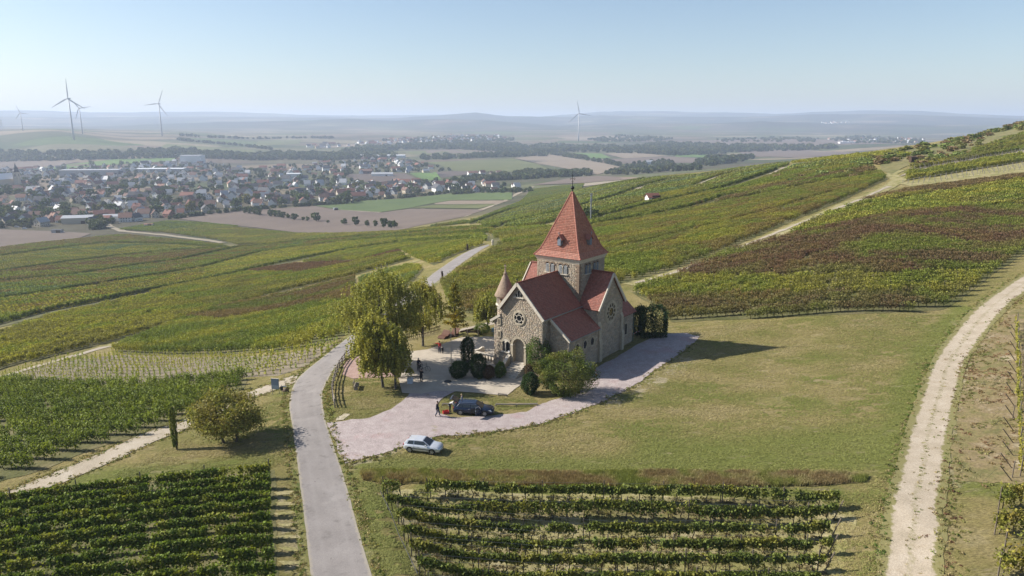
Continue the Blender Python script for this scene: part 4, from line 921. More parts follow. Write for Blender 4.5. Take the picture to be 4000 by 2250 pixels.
# ---- tower
T0, T1 = 0.0, 12.76
b = MB(); b.box((0, ut, 6.1), (2*tw, 2*tw, 13.3)); tower = b.build('tower', M['mortar'], church)
Lw = [(-1.95,), (-.95,), (.55,), (1.55,)]
def tower_face(O, S, N):
    wins = [-1.55, -.78, .48, 1.25]; zb, hh, ww = 11.22, 1.28, .56
    hol = [('a', x, zb-.05, ww+.2, hh+.15) for x in wins]
    lay_stones(tower, O, S, N, [(-tw,6.5),(tw,6.5),(tw,12.7),(-tw,12.7)], hol, tone=.95, big=.85)
    O, S, N = V3(O), V3(S), V3(N); Z = V3((0,0,1))
    for x in wins:
        pts = [(x-ww/2, zb), (x+ww/2, zb)]+[(x+ww/2*math.cos(a), zb+hh-ww/2+ww/2*math.sin(a)) for a in np.linspace(0, math.pi, 8)]
        g = MB(); g.prism([O+S*p+Z*q+N*.01 for p, q in pts], N*.015); wn = g.build('belfry_window', M['glass'], church)
        for k in range(7):
            zz = zb+.12+k*.155; l = MB(); hwid = ww/2 if zz < zb+hh-ww/2 else math.sqrt(max(.01, (ww/2)**2-(zz-zb-hh+ww/2)**2))
            R = Matrix((S, N, Z)).transposed() @ Matrix.Rotation(math.radians(-35), 3, 'X')
            l.box(O+S*x+Z*zz+N*.07, (2*hwid-.04, .15, .025), M=R); l.build('louvre', M['louvre'], wn)
        f = MB()
        for i in range(7):
            q0, q1 = math.pi*i/7+.02, math.pi*(i+1)/7-.02
            f.prism([O+S*(x+r*math.cos(q))+Z*(zb+hh-ww/2+r*math.sin(q))+N*.0 for r, q in ((ww/2,q0),(ww/2+.15,q0),(ww/2+.15,q1),(ww/2,q1))], N*.11)
        f.build('arch_stones', M['stonebrown'], wn)
    for x in (-1.165, .865):
        c = MB(); c.box(O+S*x+Z*(zb-.06)+N*.08, (1.55 if abs(S.x) > .5 else .26, .26 if abs(S.x) > .5 else 1.55, .11)); c.build('window_sill', M['trim'], church)
        c = MB(); q = O+S*x+N*.09; c.lathe([(.10,0),(.07,.08),(.065,.75),(.12,.9),(.12,.98)], q+Z*zb, 8); c.build('window_column', M['ashlar'], church, True)
M['stonebrown'] = plain('brown_stone', (.27,.20,.145), .9, 0, .15, .2, 6)
tower_face((0, ut-tw, 0), (1,0,0), (0,-1,0)); tower_face((tw, ut, 0), (0,1,0), (1,0,0))
z = 6.6; k = 0
while z < 12.6:                                            # dark quoins on the near corner
    h = rnd.uniform(.26, .34); l = .62 if k % 2 else .36
    q = MB(); q.box((tw-l/2+.09, ut-tw+(.98-l)/2-.09, z+h/2), (l, .98-l, h-.03)); q.build('quoin', M['stonebrown'], church); z += h; k += 1
e = tw+.36; ez = 13.29
co = MB(); co.mi = 0
pc = [(tw+.02, 12.72), (tw+.10, 12.9), (e-.12, 13.16), (e-.12, 13.24)]
vs = []; fs = []
for r_, z_ in pc: vs += [(-r_, ut-r_, z_), (r_, ut-r_, z_), (r_, ut+r_, z_), (-r_, ut+r_, z_)]
for i in range(len(pc)-1):
    for k in range(4): fs.append((i*4+k, i*4+(k+1) % 4, (i+1)*4+(k+1) % 4, (i+1)*4+k))
fs += [(3,2,1,0), tuple(range(len(vs)-4, len(vs)))]
co.add(vs, fs); co.build('cornice', M['trim'], church)
prof = [(e, ez), (2.98, 14.05), (2.60, 14.85), (0.04, 21.45)]
for d in range(4):
    c, s = math.cos(d*math.pi/2), math.sin(d*math.pi/2)
    R = lambda x, y, z: V3((c*x-s*y, ut+s*x+c*y, z))
    pl = MB(); pts = []
    for r_, z_ in prof: pts += [R(-r_, -r_, z_), R(r_, -r_, z_)]
    pl.add(pts, [(0,1,3,2),(2,3,5,4),(4,5,7,6)]); tr_roof = pl.build('tower_roof', M['underlay'], church, fix=False)
    for i in range(3):
        (r0, z0), (r1, z1) = prof[i], prof[i+1]; O = R(-r0, -r0, z0); S = (R(r0, -r0, z0)-O).normalized(); T = R(-r1, -r1, z1)-O; T = (T-S*T.dot(S)); L = T.length; T.normalize()
        lay_tiles(tr_roof, O, S, T, [(0,0),(2*r0,0),(r0+r1,L),(r0-r1,L)], (.42,.155,.105))
    for i in range(3):
        (r0, z0), (r1, z1) = prof[i], prof[i+1]; L = (R(r0,-r0,z0)-R(r1,-r1,z1)).length; n = max(1, int(L/.34)); h = MB()
        for k in range(n):
            p = R(r0,-r0,z0).lerp(R(r1,-r1,z1), k/n); q = R(r0,-r0,z0).lerp(R(r1,-r1,z1), (k+1.1)/n); h.tube([p+V3((0,0,.05)), q+V3((0,0,.02))], [.10,.075], 6)
        h.build('hip_tiles', M['hip'] if 'hip' in M else M.setdefault('hip', plain('hip_tile', (.42,.16,.11), .65)), tr_roof)
def dormer(c, s):
    R = lambda x, y, z: V3((c*x-s*y, ut+s*x+c*y, z)); f = lambda z: 2.60-(z-14.85)*(2.56/6.6)
    x0, x1, z0, z1, zp = -.30, .30, 14.75, 15.62, 16.05; yf = -(f(z0)+.30)
    b = MB(); b.prism([R(x0,yf,z0), R(x1,yf,z0), R(x1,yf,z1), R(0,yf,zp), R(x0,yf,z1)], R(0,-yf*0+1.6,0)-R(0,0,0)); d = b.build('dormer', M['trimwood'], church)
    for q in (-1, 1):
        rb = MB(); rb.prism([R(q*.46,yf-.14,z1-.14), R(0,yf-.14,zp+.06), R(0,yf+1.6,zp+.06), R(q*.46,yf+1.6,z1-.14)], R(0,0,.07)-R(0,0,0)); rb.build('dormer_roof', M['hip'], d)
    sh = MB(); sh.box(R(0,yf-.03,(z0+z1)/2), (.46,.05,.80), M=Matrix.Rotation(math.atan2(s, c), 3, 'Z')); sh.build('shutter', M['shutter'], d)
    fi = MB(); fi.tube([R(0,yf-.1,zp), R(0,yf-.1,zp+.55)], [.05,.02], 6); fi.lathe([(.01,0),(.09,.06),(.09,.12),(.01,.18)], R(0,yf-.1,zp+.22), 8); fi.build('dormer_finial', M['zinc'], d)
M['trimwood'] = plain('grey_wood', (.25,.23,.22), .75, 0, .25, .2, 5)
dormer(1, 0); dormer(0, 1); dormer(-1, 0)
sp = MB(); sp.lathe([(.16,0),(.10,.25),(.06,.45)], (0, ut, 21.3), 10); sp.lathe([(.02,0),(.2,.08),(.27,.25),(.2,.42),(.03,.5)], (0, ut, 21.72), 12); sp.tube([(0,ut,22.1),(0,ut,24.45)], [.045,.018], 6); sp.build('spire_ball', M['iron'], church)
cr = MB(); cr.tube([(-.42,ut+.0,23.15),(.42,ut,23.15)], .03, 5)
for x in (-.3, .3): cr.tube([(x-.1,ut,23.05),(x,ut,23.0),(x+.1,ut,23.15),(x,ut,23.3),(x-.1,ut,23.25)], .022, 4)
cr.tube([(-.16,ut,22.75),(.16,ut,22.75)], .022, 4); cr.build('spire_cross', M['iron'], church)
# ---- round stair turret
tc = (-4.0, 2.5)
def lathe_part(nm, prof, mat, parent=church, n=24, sm=True):
    b = MB(); b.lathe(prof, (tc[0], tc[1], 0), n); return b.build(nm, mat, parent, sm)
tur = lathe_part('turret', [(.98,-.5),(.98,7.3),(1.1,7.42),(1.1,7.55)], M['mortar'])
V, F, C = [], [], []
z = .1
while z < 7.2:
    h = rnd.uniform(.2, .3); a = rnd.uniform(0, .4); a_end = a+2*math.pi
    while a < a_end-.15:
        l = rnd.uniform(.3, .6); i = len(V); a1 = min(a+l, a_end)
        for r in (.985, 1.045):
            for q, zz in ((a+.012,z+.012),(a1-.012,z+.012),(a1-.012,z+h-.012),(a+.012,z+h-.012)): V.append((tc[0]+r*math.cos(q), tc[1]+r*math.sin(q), zz))
        F += [[i+4,i+5,i+6,i+7],[i,i+1,i+5,i+4],[i+1,i+2,i+6,i+5],[i+2,i+3,i+7,i+6],[i+3,i,i+4,i+7]]; c = STC[rnd.randrange(7)]*rnd.uniform(.9, 1.2); C += [[*c, 1]]*8; a = a1
    z += h
tag(mesh_np('stonework', V, F, M['stone'], tur, attrs={'col': ('FLOAT_COLOR','POINT',C)}), kind='stuff')
lathe_part('gallery_drum', [(.70,7.5),(.70,8.7)], M['stonebrown'])
lathe_part('gallery_ledge', [(1.0,7.5),(1.24,7.58),(1.24,7.7),(.9,7.72)], M['trim'])
for k in range(9):
    a = 2*math.pi*k/9+.2; b = MB(); b.lathe([(.12,0),(.085,.08),(.08,.72),(.13,.85),(.13,.95)], (tc[0]+1.03*math.cos(a), tc[1]+1.03*math.sin(a), 7.7), 8); b.build('gallery_column', M['trim'], church, True)
lathe_part('gallery_lintel', [(.85,8.6),(1.2,8.62),(1.3,8.72),(1.3,8.78)], M['trim'])
M['conestone'] = plain('cone_stone', (.33,.25,.185), .9, 0, .15, .25, 4)
cone = lathe_part('turret_roof', [(1.36,8.72),(1.38,8.85),(1.16,9.3),(.30,11.35),(.20,11.55),(.24,11.6),(.24,11.72),(.12,11.75),(.05,12.3)], M['conestone'])
b = MB()
for k in range(7):
    f = k/7; r0 = 1.33*(1-f)+.30*f; b.lathe([(r0,0),(r0+.02,.02),(r0-.03,.12)], (tc[0], tc[1], 8.85+f*2.5), 24)
b.build('roof_courses', M['conestone'], cone)
b = MB(); b.tube([(tc[0],tc[1],12.2),(tc[0],tc[1],12.85)], .05, 6); b.box((tc[0],tc[1],12.6), (.4,.09,.1)); b.lathe([(.02,0),(.12,.06),(.12,.14),(.02,.2)], (tc[0],tc[1],12.15), 8); b.build('turret_cross', M['conestone'], church)
# ---- front steps
for k in range(7):
    zt = 1.18-k*.17; u1 = -.02-.34*k; w = 2.0+.05*k; b = MB(); b.box((.02, (u1-.34+.6)/2-.0, zt/2-.15), (w, abs(u1-.34-.6), zt+.3-.004)); b.build('front_step', M['step'], church)
pw = MB(); pw.prism([(-1.2,-.1,-.3),(-1.2,-2.5,-.3),(-1.2,-2.5,.55),(-1.2,-2.0,.75),(-1.2,-1.2,1.25),(-1.2,-.5,1.85),(-1.2,-.1,2.0)], (-.34,0,0)); pw.build('step_parapet', M['ashlar'], church)
pw = MB(); pw.prism([(-1.14,-.08,2.0),(-1.14,-.5,1.85),(-1.14,-1.2,1.25),(-1.14,-2.0,.75),(-1.14,-2.56,.55),(-1.14,-2.56,.65),(-1.14,-2.0,.87),(-1.14,-1.2,1.38),(-1.14,-.5,1.98),(-1.14,-.08,2.13)], (-.46,0,0)); pw.build('parapet_coping', M['step'], church)
pl = MB(); pl.box((-1.5,-.1,2.45), (.28,.03,.22)); pl.build('notice_plate', plain('white_plate', (.7,.7,.72), .4), church)
# ================================================================== trees and shrubs
def zat(px, py, Y):                                        # height at which the sight line of a pixel passes ground distance Y
    d = pray(px, py); return CAMZ + Y/d[1]*d[2]
def leafobj(name, c, size, cols, parent, rg, flat=0.0, mat=None, bias=None):
    n = len(c); V, F = quads(n, c, size, rg, flat)
    k = np.clip((fbm(c[:, 0]*.9+c[:, 2]*.5, c[:, 1]*.9+c[:, 2]*.7, int(rg.integers(99)))-.25)/.5, 0, .999)*(len(cols)-1)
    C = np.array(list(cols)+[cols[-1]], float); i = k.astype(int); f = (k-i)[:, None]; col = (C[i]*(1-f)+C[i+1]*f)*rg.uniform(.8, 1.25, (n, 1))
    lv = np.clip(.5+.22*rg.normal(size=n), 0, 1)
    return mesh_np(name, V, F, mat or M['leaf'], parent, attrs={'col': ('FLOAT_COLOR', 'POINT', np.column_stack([col, np.ones(n)]).repeat(4, 0)), 'lv': ('FLOAT', 'POINT', lv.repeat(4))})
M['bark'] = surf('bark', [(.3, (.10,.08,.055)), (.7, (.18,.145,.105))], 3, 12, .3, .95, .02, 10, obj=True)
M['birchbark'] = surf('birch_bark', [(.35, (.07,.06,.05)), (.55, (.15,.13,.11)), (.72, (.36,.34,.30))], 2.2, 9, .3, .9, .01, obj=True)
def branching(b, base, top, r0, ends, rg, segs=4):
    base, top = V3(base), V3(top)
    path = [base.lerp(top, k/segs)+V3((rg.normal(0, .05), rg.normal(0, .05), 0))*(k > 0) for k in range(segs+1)]
    b.tube(path, [r0*(1-.75*k/segs) for k in range(segs+1)], 8, False)
    for e in ends:
        e = V3([float(v) for v in e]); t = min(.95, max(.22, (e.z-base.z)/(top.z-base.z+1e-6)*.75-.05)); s = base.lerp(top, t); m = s.lerp(e, .5)+V3((0,0,.25*(e-s).length*.3))
        b.tube([s, m, e], [r0*(1-.75*t)*.55, r0*.28*(1-.5*t), .012], 5, False)
def weeping_birch(px, ytop, R, label, cols, seed, n=9000, lean=(0,0), trunkh=None, size=.15, droop=2.2, z0f=.18, base=None, name='birch_tree'):
    rg = np.random.default_rng(seed); p = hit(*px); H = zat(px[0], ytop, p[1])-p[2]
    t = tag(empty(name, p), label, 'tree', 'trees on the chapel terrace')
    nc = 46; u = rg.normal(size=(nc, 3)); u /= np.linalg.norm(u, axis=1)[:, None]; rr = rg.uniform(.25, 1, nc)**.6
    C = np.column_stack([u[:, 0]*R*rr*.9, u[:, 1]*R*rr*.9, H*.60+u[:, 2]*H*.38*rr]); C[:, :2] *= (1-np.clip((C[:, 2]/H-.62)/.45, 0, 1)*.65)[:, None]
    C[:, 0] += lean[0]*C[:, 2]/H; C[:, 1] += lean[1]*C[:, 2]/H
    b = MB(); branching(b, (0,0,-.2), (lean[0]*.9, lean[1]*.9, H*.93), .05+H*.013, C[:26], rg); b.build('trunk', M['birchbark'] if name == 'birch_tree' else M['bark'], t, True)
    st = int(n/26); k = rg.integers(0, nc, st); S = C[k]+rg.normal(size=(st, 3))*np.array([R*.16, R*.16, H*.04]); L = rg.uniform(.4, 1, st)*droop*(.6+.6*rg.random(st)); L = np.minimum(L, np.maximum(.3, S[:, 2]-H*z0f))
    f = rg.random((st, 26)); out = S[:, :2]/np.maximum(.3, np.linalg.norm(S[:, :2], axis=1))[:, None]
    P = np.empty((st, 26, 3)); P[..., :2] = S[:, None, :2]+out[:, None]*(.35*np.sqrt(f)*L[:, None]*.5)[..., None]+rg.normal(0, .07, (st, 26, 2)); P[..., 2] = S[:, None, 2]-f*L[:, None]+.15
    leafobj('crown', P.reshape(-1, 3), size, cols, t, rg)
    return t
def shrub(name, px, w, ytop, label, cols, seed, n=2500, size=.13, cat='shrub', shape='ball', depth=None, group=None, clumpy=.10, zoff=0):
    """px: pixel where it meets the ground (middle), w: half width in metres"""
    rg = np.random.default_rng(seed); p = hit(*px); H = max(.4, zat(px[0], ytop, p[1])-p[2]); dp = depth or w
    t = tag(empty(name, p), label, cat, group)
    u = rg.normal(size=(n, 3)); u /= np.linalg.norm(u, axis=1)[:, None]; r = rg.uniform(.55, 1, n)**.5
    lob = 1+clumpy*2*(fbm(u[:, 0]*2.2+seed, u[:, 1]*2.2+u[:, 2]*1.7, seed)-.5)*2
    if shape == 'column':
        z = rg.uniform(0, 1, n); pr = np.interp(z, [0,.1,.4,.75,.92,1], [.6,.75,.95,1,.75,.25]); a = rg.uniform(0, 2*math.pi, n); r = rg.uniform(.6, 1, n)**.5*pr*(1+clumpy*np.sin(a*5+seed)+clumpy*.5*rg.normal(size=n))
        c = np.column_stack([np.cos(a)*r*w, np.sin(a)*r*dp, z*H])
    elif shape == 'cone':
        z = rg.uniform(0, 1, n)**1.3; a = rg.uniform(0, 2*math.pi, n); pr = np.interp(z, [0,.08,.3,1], [.8,1,.85,.05])*(1+.18*np.sin(z*38+seed)); r = rg.uniform(.5, 1, n)**.5*pr
        c = np.column_stack([np.cos(a)*r*w, np.sin(a)*r*dp, z*H])
    elif shape == 'box':
        c = rg.uniform(-1, 1, (n, 3)); m = np.argmax(np.abs(c)*rg.uniform(.6, 1, (n, 3)), 1); c[np.arange(n), m] = np.sign(c[np.arange(n), m])*rg.uniform(.8, 1, n)
        c = c*np.array([w, dp, H/2])+np.array([0, 0, H/2]); c[:, 2] *= 1+clumpy*(fbm(c[:, 0], c[:, 1], seed)-.5)*2
    else:
        c = np.column_stack([u[:, 0]*w*r*lob, u[:, 1]*dp*r*lob, H*.5+u[:, 2]*H*.5*r*lob]); c[:, 2] = np.where(c[:, 2] < 0, -c[:, 2]*.3, c[:, 2])
    c[:, 2] += zoff
    b = MB(); 
    for k in range(3): b.tube([(rg.normal(0,.08), rg.normal(0,.08), -.15), (rg.normal(0,w*.2), rg.normal(0,dp*.2), H*.5), (rg.normal(0,w*.3), rg.normal(0,dp*.3), H*.8)], [.06,.045,.02], 5, False)
    b.build('stem', M['bark'], t)
    leafobj('foliage', c, size, cols, t, rg); return t
G = {'birch': [(.25,.265,.075), (.32,.32,.085), (.38,.355,.09), (.27,.275,.08)], 'birchy': [(.30,.305,.075), (.39,.37,.08), (.46,.41,.08)], 'birchd': [(.25,.265,.07), (.33,.325,.075), (.42,.375,.085)], 'yew': [(.022,.05,.018), (.04,.075,.025), (.055,.09,.03)],
     'walnut': [(.23,.25,.065), (.28,.275,.07), (.29,.24,.075), (.22,.235,.06)], 'green': [(.075,.115,.025), (.11,.155,.03), (.15,.185,.04)], 'thuja': [(.075,.13,.03), (.12,.18,.045), (.16,.215,.05)], 'brown': [(.11,.075,.045), (.15,.10,.055)], 'larch': [(.21,.21,.04), (.31,.27,.045), (.37,.28,.04)], 'bush': [(.085,.12,.03), (.13,.17,.04), (.19,.215,.055), (.21,.20,.06)]}
weeping_birch((945,925), 645, 4.9, 'tallest weeping birch on the chapel terrace, behind the bushier pair', G['birch'], 1, 46000, (1.5,-.2), droop=2.8, size=.135)
weeping_birch((964,975), 790, 3.0, 'bushy yellowing birch by the road fence, left trunk of the front pair', G['birchy'], 2, 28000, (-.9,0), droop=2.0, z0f=.2, size=.13)
weeping_birch((995,978), 812, 1.75, 'darker birch by the white tub, right trunk of the front pair', G['birchd'], 3, 14000, (-.1,.2), size=.12, droop=2.0, z0f=.2)
weeping_birch((1064,871), 700, 3.3, 'open leaning birch beside the plaza with bare upper branches', G['birchd'], 4, 20000, (-.3,.8), size=.13, droop=2.2, z0f=.3)
weeping_birch((1229,829), 736, 1.9, 'small weeping birch at the left corner of the chapel', G['birchd'], 6, 6500, (-.7,0), droop=2.0, z0f=.2)
def larch():
    rg = np.random.default_rng(12); p = hit(1146,848); H = zat(1146,703,p[1])-p[2]; t = tag(empty('larch_tree', p), 'slender conical larch turning yellow behind the wooden loungers', 'tree', 'trees on the chapel terrace')
    b = MB(); b.tube([(0,0,-.2),(-.1,0,H*.5),(-.15,0,H)], [.14,.09,.02], 7, False); pts = []
    for k in range(46):
        z = H*(.2+.78*k/46); L = (1-z/H)*2.1+.25; a = k*2.4+rg.normal(0,.3); e = (math.cos(a)*L, math.sin(a)*L, z+.15*L); b.tube([(-.12*z/H,0,z), e], [.035,.01], 4, False)
        m = int(60*L)+12; f = rg.random(m)**.7; q = np.outer(f, np.array(e)-np.array((0,0,z)))+np.array((-.1,0,z))+rg.normal(0,.13,(m,3))*np.array([1,1,.8]); q[:, 2] -= rg.random(m)*.25; pts.append(q)
    b.build('trunk', M['bark'], t, True); leafobj('crown', np.concatenate(pts), .15, G['larch'], t, rg)
larch()
def walnut():
    rg = np.random.default_rng(21); p = hit(578,1113); H = zat(578,984,p[1])-p[2]; R = 3.3; t = tag(empty('walnut_tree', p), 'broad two-trunked walnut tree with thin brownish leaves by the stony track', 'tree')
    nc = 70; u = rg.normal(size=(nc, 3)); u /= np.linalg.norm(u, axis=1)[:, None]; r = rg.uniform(.3, 1, nc)**.5
    C = np.column_stack([u[:, 0]*R*r, u[:, 1]*R*.9*r, H*.58+u[:, 2]*H*.40*r])
    for x, e in ((-.55, C[:nc//2][C[:nc//2, 0] < .8]), (.6, C[nc//2:][C[nc//2:, 0] > -.8])):
        b = MB(); branching(b, (x,0,-.2), (x*2.2,.1,H*.75), .15, e, rg); b.build('trunk', M['bark'], t, True)
    k = rg.integers(0, nc, 15000); P = C[k]+rg.normal(size=(15000,3))*np.array([.46,.46,.36]); leafobj('crown', P[P[:, 2] > .5], .125, G['walnut'], t, rg, mat=M['leaf'])
walnut()
shrub('ivy_column', (442,1132), .30, 1032, 'narrow ivy-clad column tree left of the walnut', [(.17,.21,.05), (.24,.26,.06), (.30,.29,.07)], 31, 1500, .11, 'tree', 'column', zoff=.35, clumpy=.2)
SH = [('yew_ball', (1156,951), 1.15, 907, 'round clipped dark yew ball left of the chapel steps', 'yew', 3600, .10, 'ball', None), ('juniper', (1177,927), .82, 849, 'tall dark columnar juniper by the flagpole', 'yew', 3400, .12, 'column', None),
      ('yew_shrub', (1203,951), 1.0, 887, 'tall dark yew shrub between juniper and reddish shrub', 'yew', 3600, .11, 'ball', None), ('shrub', (1229,953), .80, 918, 'low shrub with reddish brown leaves before the chapel', 'brown', 1700, .11, 'ball', None),
      ('shrub', (1258,950), .72, 910, 'light green upright shrub beside the chapel steps', 'thuja', 1700, .11, 'ball', None), ('conifer', (1356,945), 1.6, 846, 'bright green conifer beside the chapel door', 'thuja', 4600, .13, 'ball', None),
      ('conifer', (1325,925), .5, 880, 'small thuja right against the chapel door', 'thuja', 900, .11, 'ball', None), ('shrub', (1330,960), .55, 915, 'dead brown shrub in front of the bright conifer', 'brown', 900, .12, 'ball', None),
      ('yew_shrub', (1334,991), 1.05, 938, 'low dark spreading shrub at the foot of the steps', 'yew', 3000, .11, 'ball', None), ('bush', (1416,993), 3.35, 882, 'biggest rounded green bush at the corner of the chapel', 'bush', 9000, .14, 'ball', 2.2),
      ('hedge_bush', (1642,846), 1.9, 774, 'dark clipped evergreen hedge block behind the choir', 'yew', 5200, .15, 'box', 1.4), ('evergreen', (1605,842), 1.2, 768, 'dark evergreen bush between choir wall and hedge block', 'yew', 2800, .15, 'ball', None),
      ('shrub', (1213,838), 1.3, 815, 'low spreading juniper beside the park bench', 'green', 1200, .13, 'ball', None), ('weed_clump', (1205,955), .22, 948, 'small green weed tuft before the yew shrub', 'green', 80, .09, 'ball', None)]
for i, (nm, q, w, yt, lb, gc, n, sz, sh, dp) in enumerate(SH): shrub(nm, q, w, yt, lb, G[gc], 40+i, int(n*2.2), sz*.66, 'shrub', sh, dp, 'evergreens and shrubs around the chapel', .28 if nm == 'bush' else .4 if nm == 'hedge_bush' else .18)
# ================================================================== vine rows one can count
M['post'] = plain('vine_post', (.19,.155,.12), .85, 0, .2, .2, 4); M['wire'] = plain('wire', (.25,.25,.25), .4, .8)
post_me = {}
def vine_row(a, b, label, group, dens, cols, seed, height=1.75, low=.55, gaps=.1, stems=True, posts=5.0, wd=.55):
    rg = np.random.default_rng(seed); a, b = np.array(a[:2], float), np.array(b[:2], float); L = float(np.hypot(*(b-a))); dr = (b-a)/L; ang = math.atan2(dr[1], dr[0])
    p0 = np.array([*a, float(ground_z(*a))]); t = tag(empty('vine_row', p0), label, 'vine row', group)
    n = int(L*dens); s = rg.uniform(0, L, n)
    g = fbm(s/1.1+seed*7, s*0+seed, seed); keep = (g > .30+gaps*.8) | (rg.random(n) < .12); s = s[keep]; n = len(s)
    top = height*(.84+.28*fbm(s/.8, s*0+3, seed+1)); lo = low*(.7+.6*fbm(s/.7, s*0+9, seed+2)); zz = lo+(top-lo)*rg.beta(1.6, 1.25, n)
    wob = (fbm(s/1.2, s*0, seed+4)-.5)*.35; y = wob+rg.normal(0, wd*.36, n)*(1-.35*np.abs(zz/height-.55)); spk = rg.random(n) < .05; zz[spk] += rg.uniform(0, .3, spk.sum())
    wx = a[0]+dr[0]*s-dr[1]*y; wy = a[1]+dr[1]*s+dr[0]*y; c = np.column_stack([wx-p0[0], wy-p0[1], ground_z(wx, wy)+zz-p0[2]])
    leafobj('foliage', c, .14, cols, t, rg)
    def gp(s_, z_): x, y_ = a+dr*s_; return (x-p0[0], y_-p0[1], float(ground_z(x, y_))-p0[2]+z_)
    k = .4
    while stems and k < L:
        sm = MB(); j = rg.normal(0, .07, 4); q = gp(k, 0); sm.tube([(q[0], q[1], q[2]-.1), (q[0]+j[0], q[1]+j[1], q[2]+.4), (q[0]+j[2], q[1]+j[3], q[2]+.85)], [.05,.04,.035], 5, False); sm.build('stem', M['bark'], t); k += rg.uniform(.95, 1.35)
    k = .1
    while posts and k < L:
        q = gp(k, 0); pm = MB(); pm.box((q[0], q[1], q[2]+.85), (.07,.07,2.1)); pm.build('post', M['post'], t); k += posts+rg.normal(0, .15)
    if posts:
        for hgt in (.75, 1.25, 1.65): wr = MB(); wr.tube([gp(0, hgt), gp(L*.5, hgt), gp(L, hgt)], .008, 3); wr.build('wire', M['wire'], t)
    return t
ORD = ['topmost', 'second', 'third', 'fourth', 'fifth', 'sixth', 'seventh', 'eighth', 'ninth', 'tenth', 'eleventh']
VC = [(.135,.19,.036), (.185,.24,.043), (.30,.305,.052)]; VCR = [(.14,.18,.04), (.19,.22,.048), (.31,.29,.062)]
e8 = [1204, 1228.5, 1248.5, 1275, 1299, 1328, 1358, 1389, 1423, 1460, 1500]
dvec = hit(0,1351)[:2]-hit(684,1275)[:2]; dvec /= np.hypot(*dvec)
for i, y in enumerate(e8):
    q = hit(682+max(0, i-4)*2.2, y)[:2]
    vine_row(q, q+dvec*(27 if i < 9 else 24), '%s vine row of the dense block left of the asphalt road' % ORD[i], 'vine rows left of the asphalt road', 300, VC, 100+i, 1.5, .25, .0, False, 0 if i else 5.5, .31)
RW = [((1072,1256),(2108,1279)), ((973,1283),(2104,1308)), ((1000,1318),(2085,1354)), ((1014,1361),(2087,1394)), ((1032,1399),(2074,1440)), ((1052,1446),(2060,1490)), ((1075,1500),(2050,1550))]
for i, (a, b) in enumerate(RW):
    vine_row(hit(*a), hit(*b), '%s vine row of the open block below the dry bank' % ORD[i], 'vine rows below the dry bank', 290, VCR, 130+i, 1.52, .74, .03, True, 4.8, .36)
vine_row(hit(962,1250), hit(1006,1251), 'short stub of vines left of the gap, at the start of the topmost row', 'vine rows below the dry bank', 170, VCR, 140, 1.6, .5, 0, True, 1.9)
for i, (a, b) in enumerate([((2508,1282),(2640,1268)), ((2498,1345),(2650,1330)), ((2520,1400),(2650,1385)), ((2506,1452),(2650,1440))]):
    vine_row(hit(*a), hit(*b), '%s vine row right of the dirt track at the frame edge' % ORD[i], 'vine rows right of the dirt track', 300, [(.16,.19,.04), (.26,.25,.045), (.31,.23,.05)], 150+i, 1.9, .5, .05, True, 4, .85)
vine_row(hit(2566,1200), hit(2556,815), 'yellowing young vine row beside the slanted anchor posts', 'vine rows right of the dirt track', 55, [(.26,.27,.05), (.40,.34,.06)], 160, 1.25, .2, .1, False, 6, .22)
# slanted anchor posts
def slanted(px, tipdx, h, label, group, name='anchor_post'):
    p = hit(*px); t = tag(empty(name, p), label, 'post', group); b = MB(); b.tube([(0,0,-.2), (tipdx, .05, h)], .045, 6); b.build('pole', M['post'], t)
    w = MB(); w.tube([(tipdx, .05, h), (tipdx*1.9, .05, 0)], .008, 3); w.build('wire', M['wire'], t)
for i in range(14):
    f = i/13; slanted((2562-12*f+((i*7) % 3), 842+368*f**1.15), -1.15-.15*f, 1.35, 'slanted anchor post number %s from the far end, by the yellow vines' % (['one','two','three','four','five','six','seven','eight','nine','ten','eleven','twelve','thirteen','fourteen'][i]), 'slanted posts right of the dirt track')
for i, (q, d) in enumerate([((2093,1310), .75), ((2086,1357), .75), ((2078,1398), .75), ((2068,1444), .75)]): slanted(q, d, 1.75, '%s leaning end post of the open vine block' % ['first','second','third','fourth'][i], 'leaning end posts below the lawn')
for i, q in enumerate([(2546,1202), (2547,1055)]): 
    p = hit(*q); b = MB(); b.box((0,0,.7), (.06,.06,1.6)); tag(b.build('stake', M['post'], None, loc=p), ['upright stake near the lower end of the slanted posts', 'upright stake halfway along the slanted posts'][i], 'stake', 'upright stakes by the slanted posts')
b = MB(); pts = [hit(x, y) for x, y in ((958,1262),(985,1318),(1003,1370),(1040,1449),(1052,1475))]; b.tube([(p[0], p[1], p[2]+.95) for p in pts], .03, 4)
tag(b.build('guy_cable', M['iron']), 'dark cable stretched along the left ends of the open vine rows', 'cable')
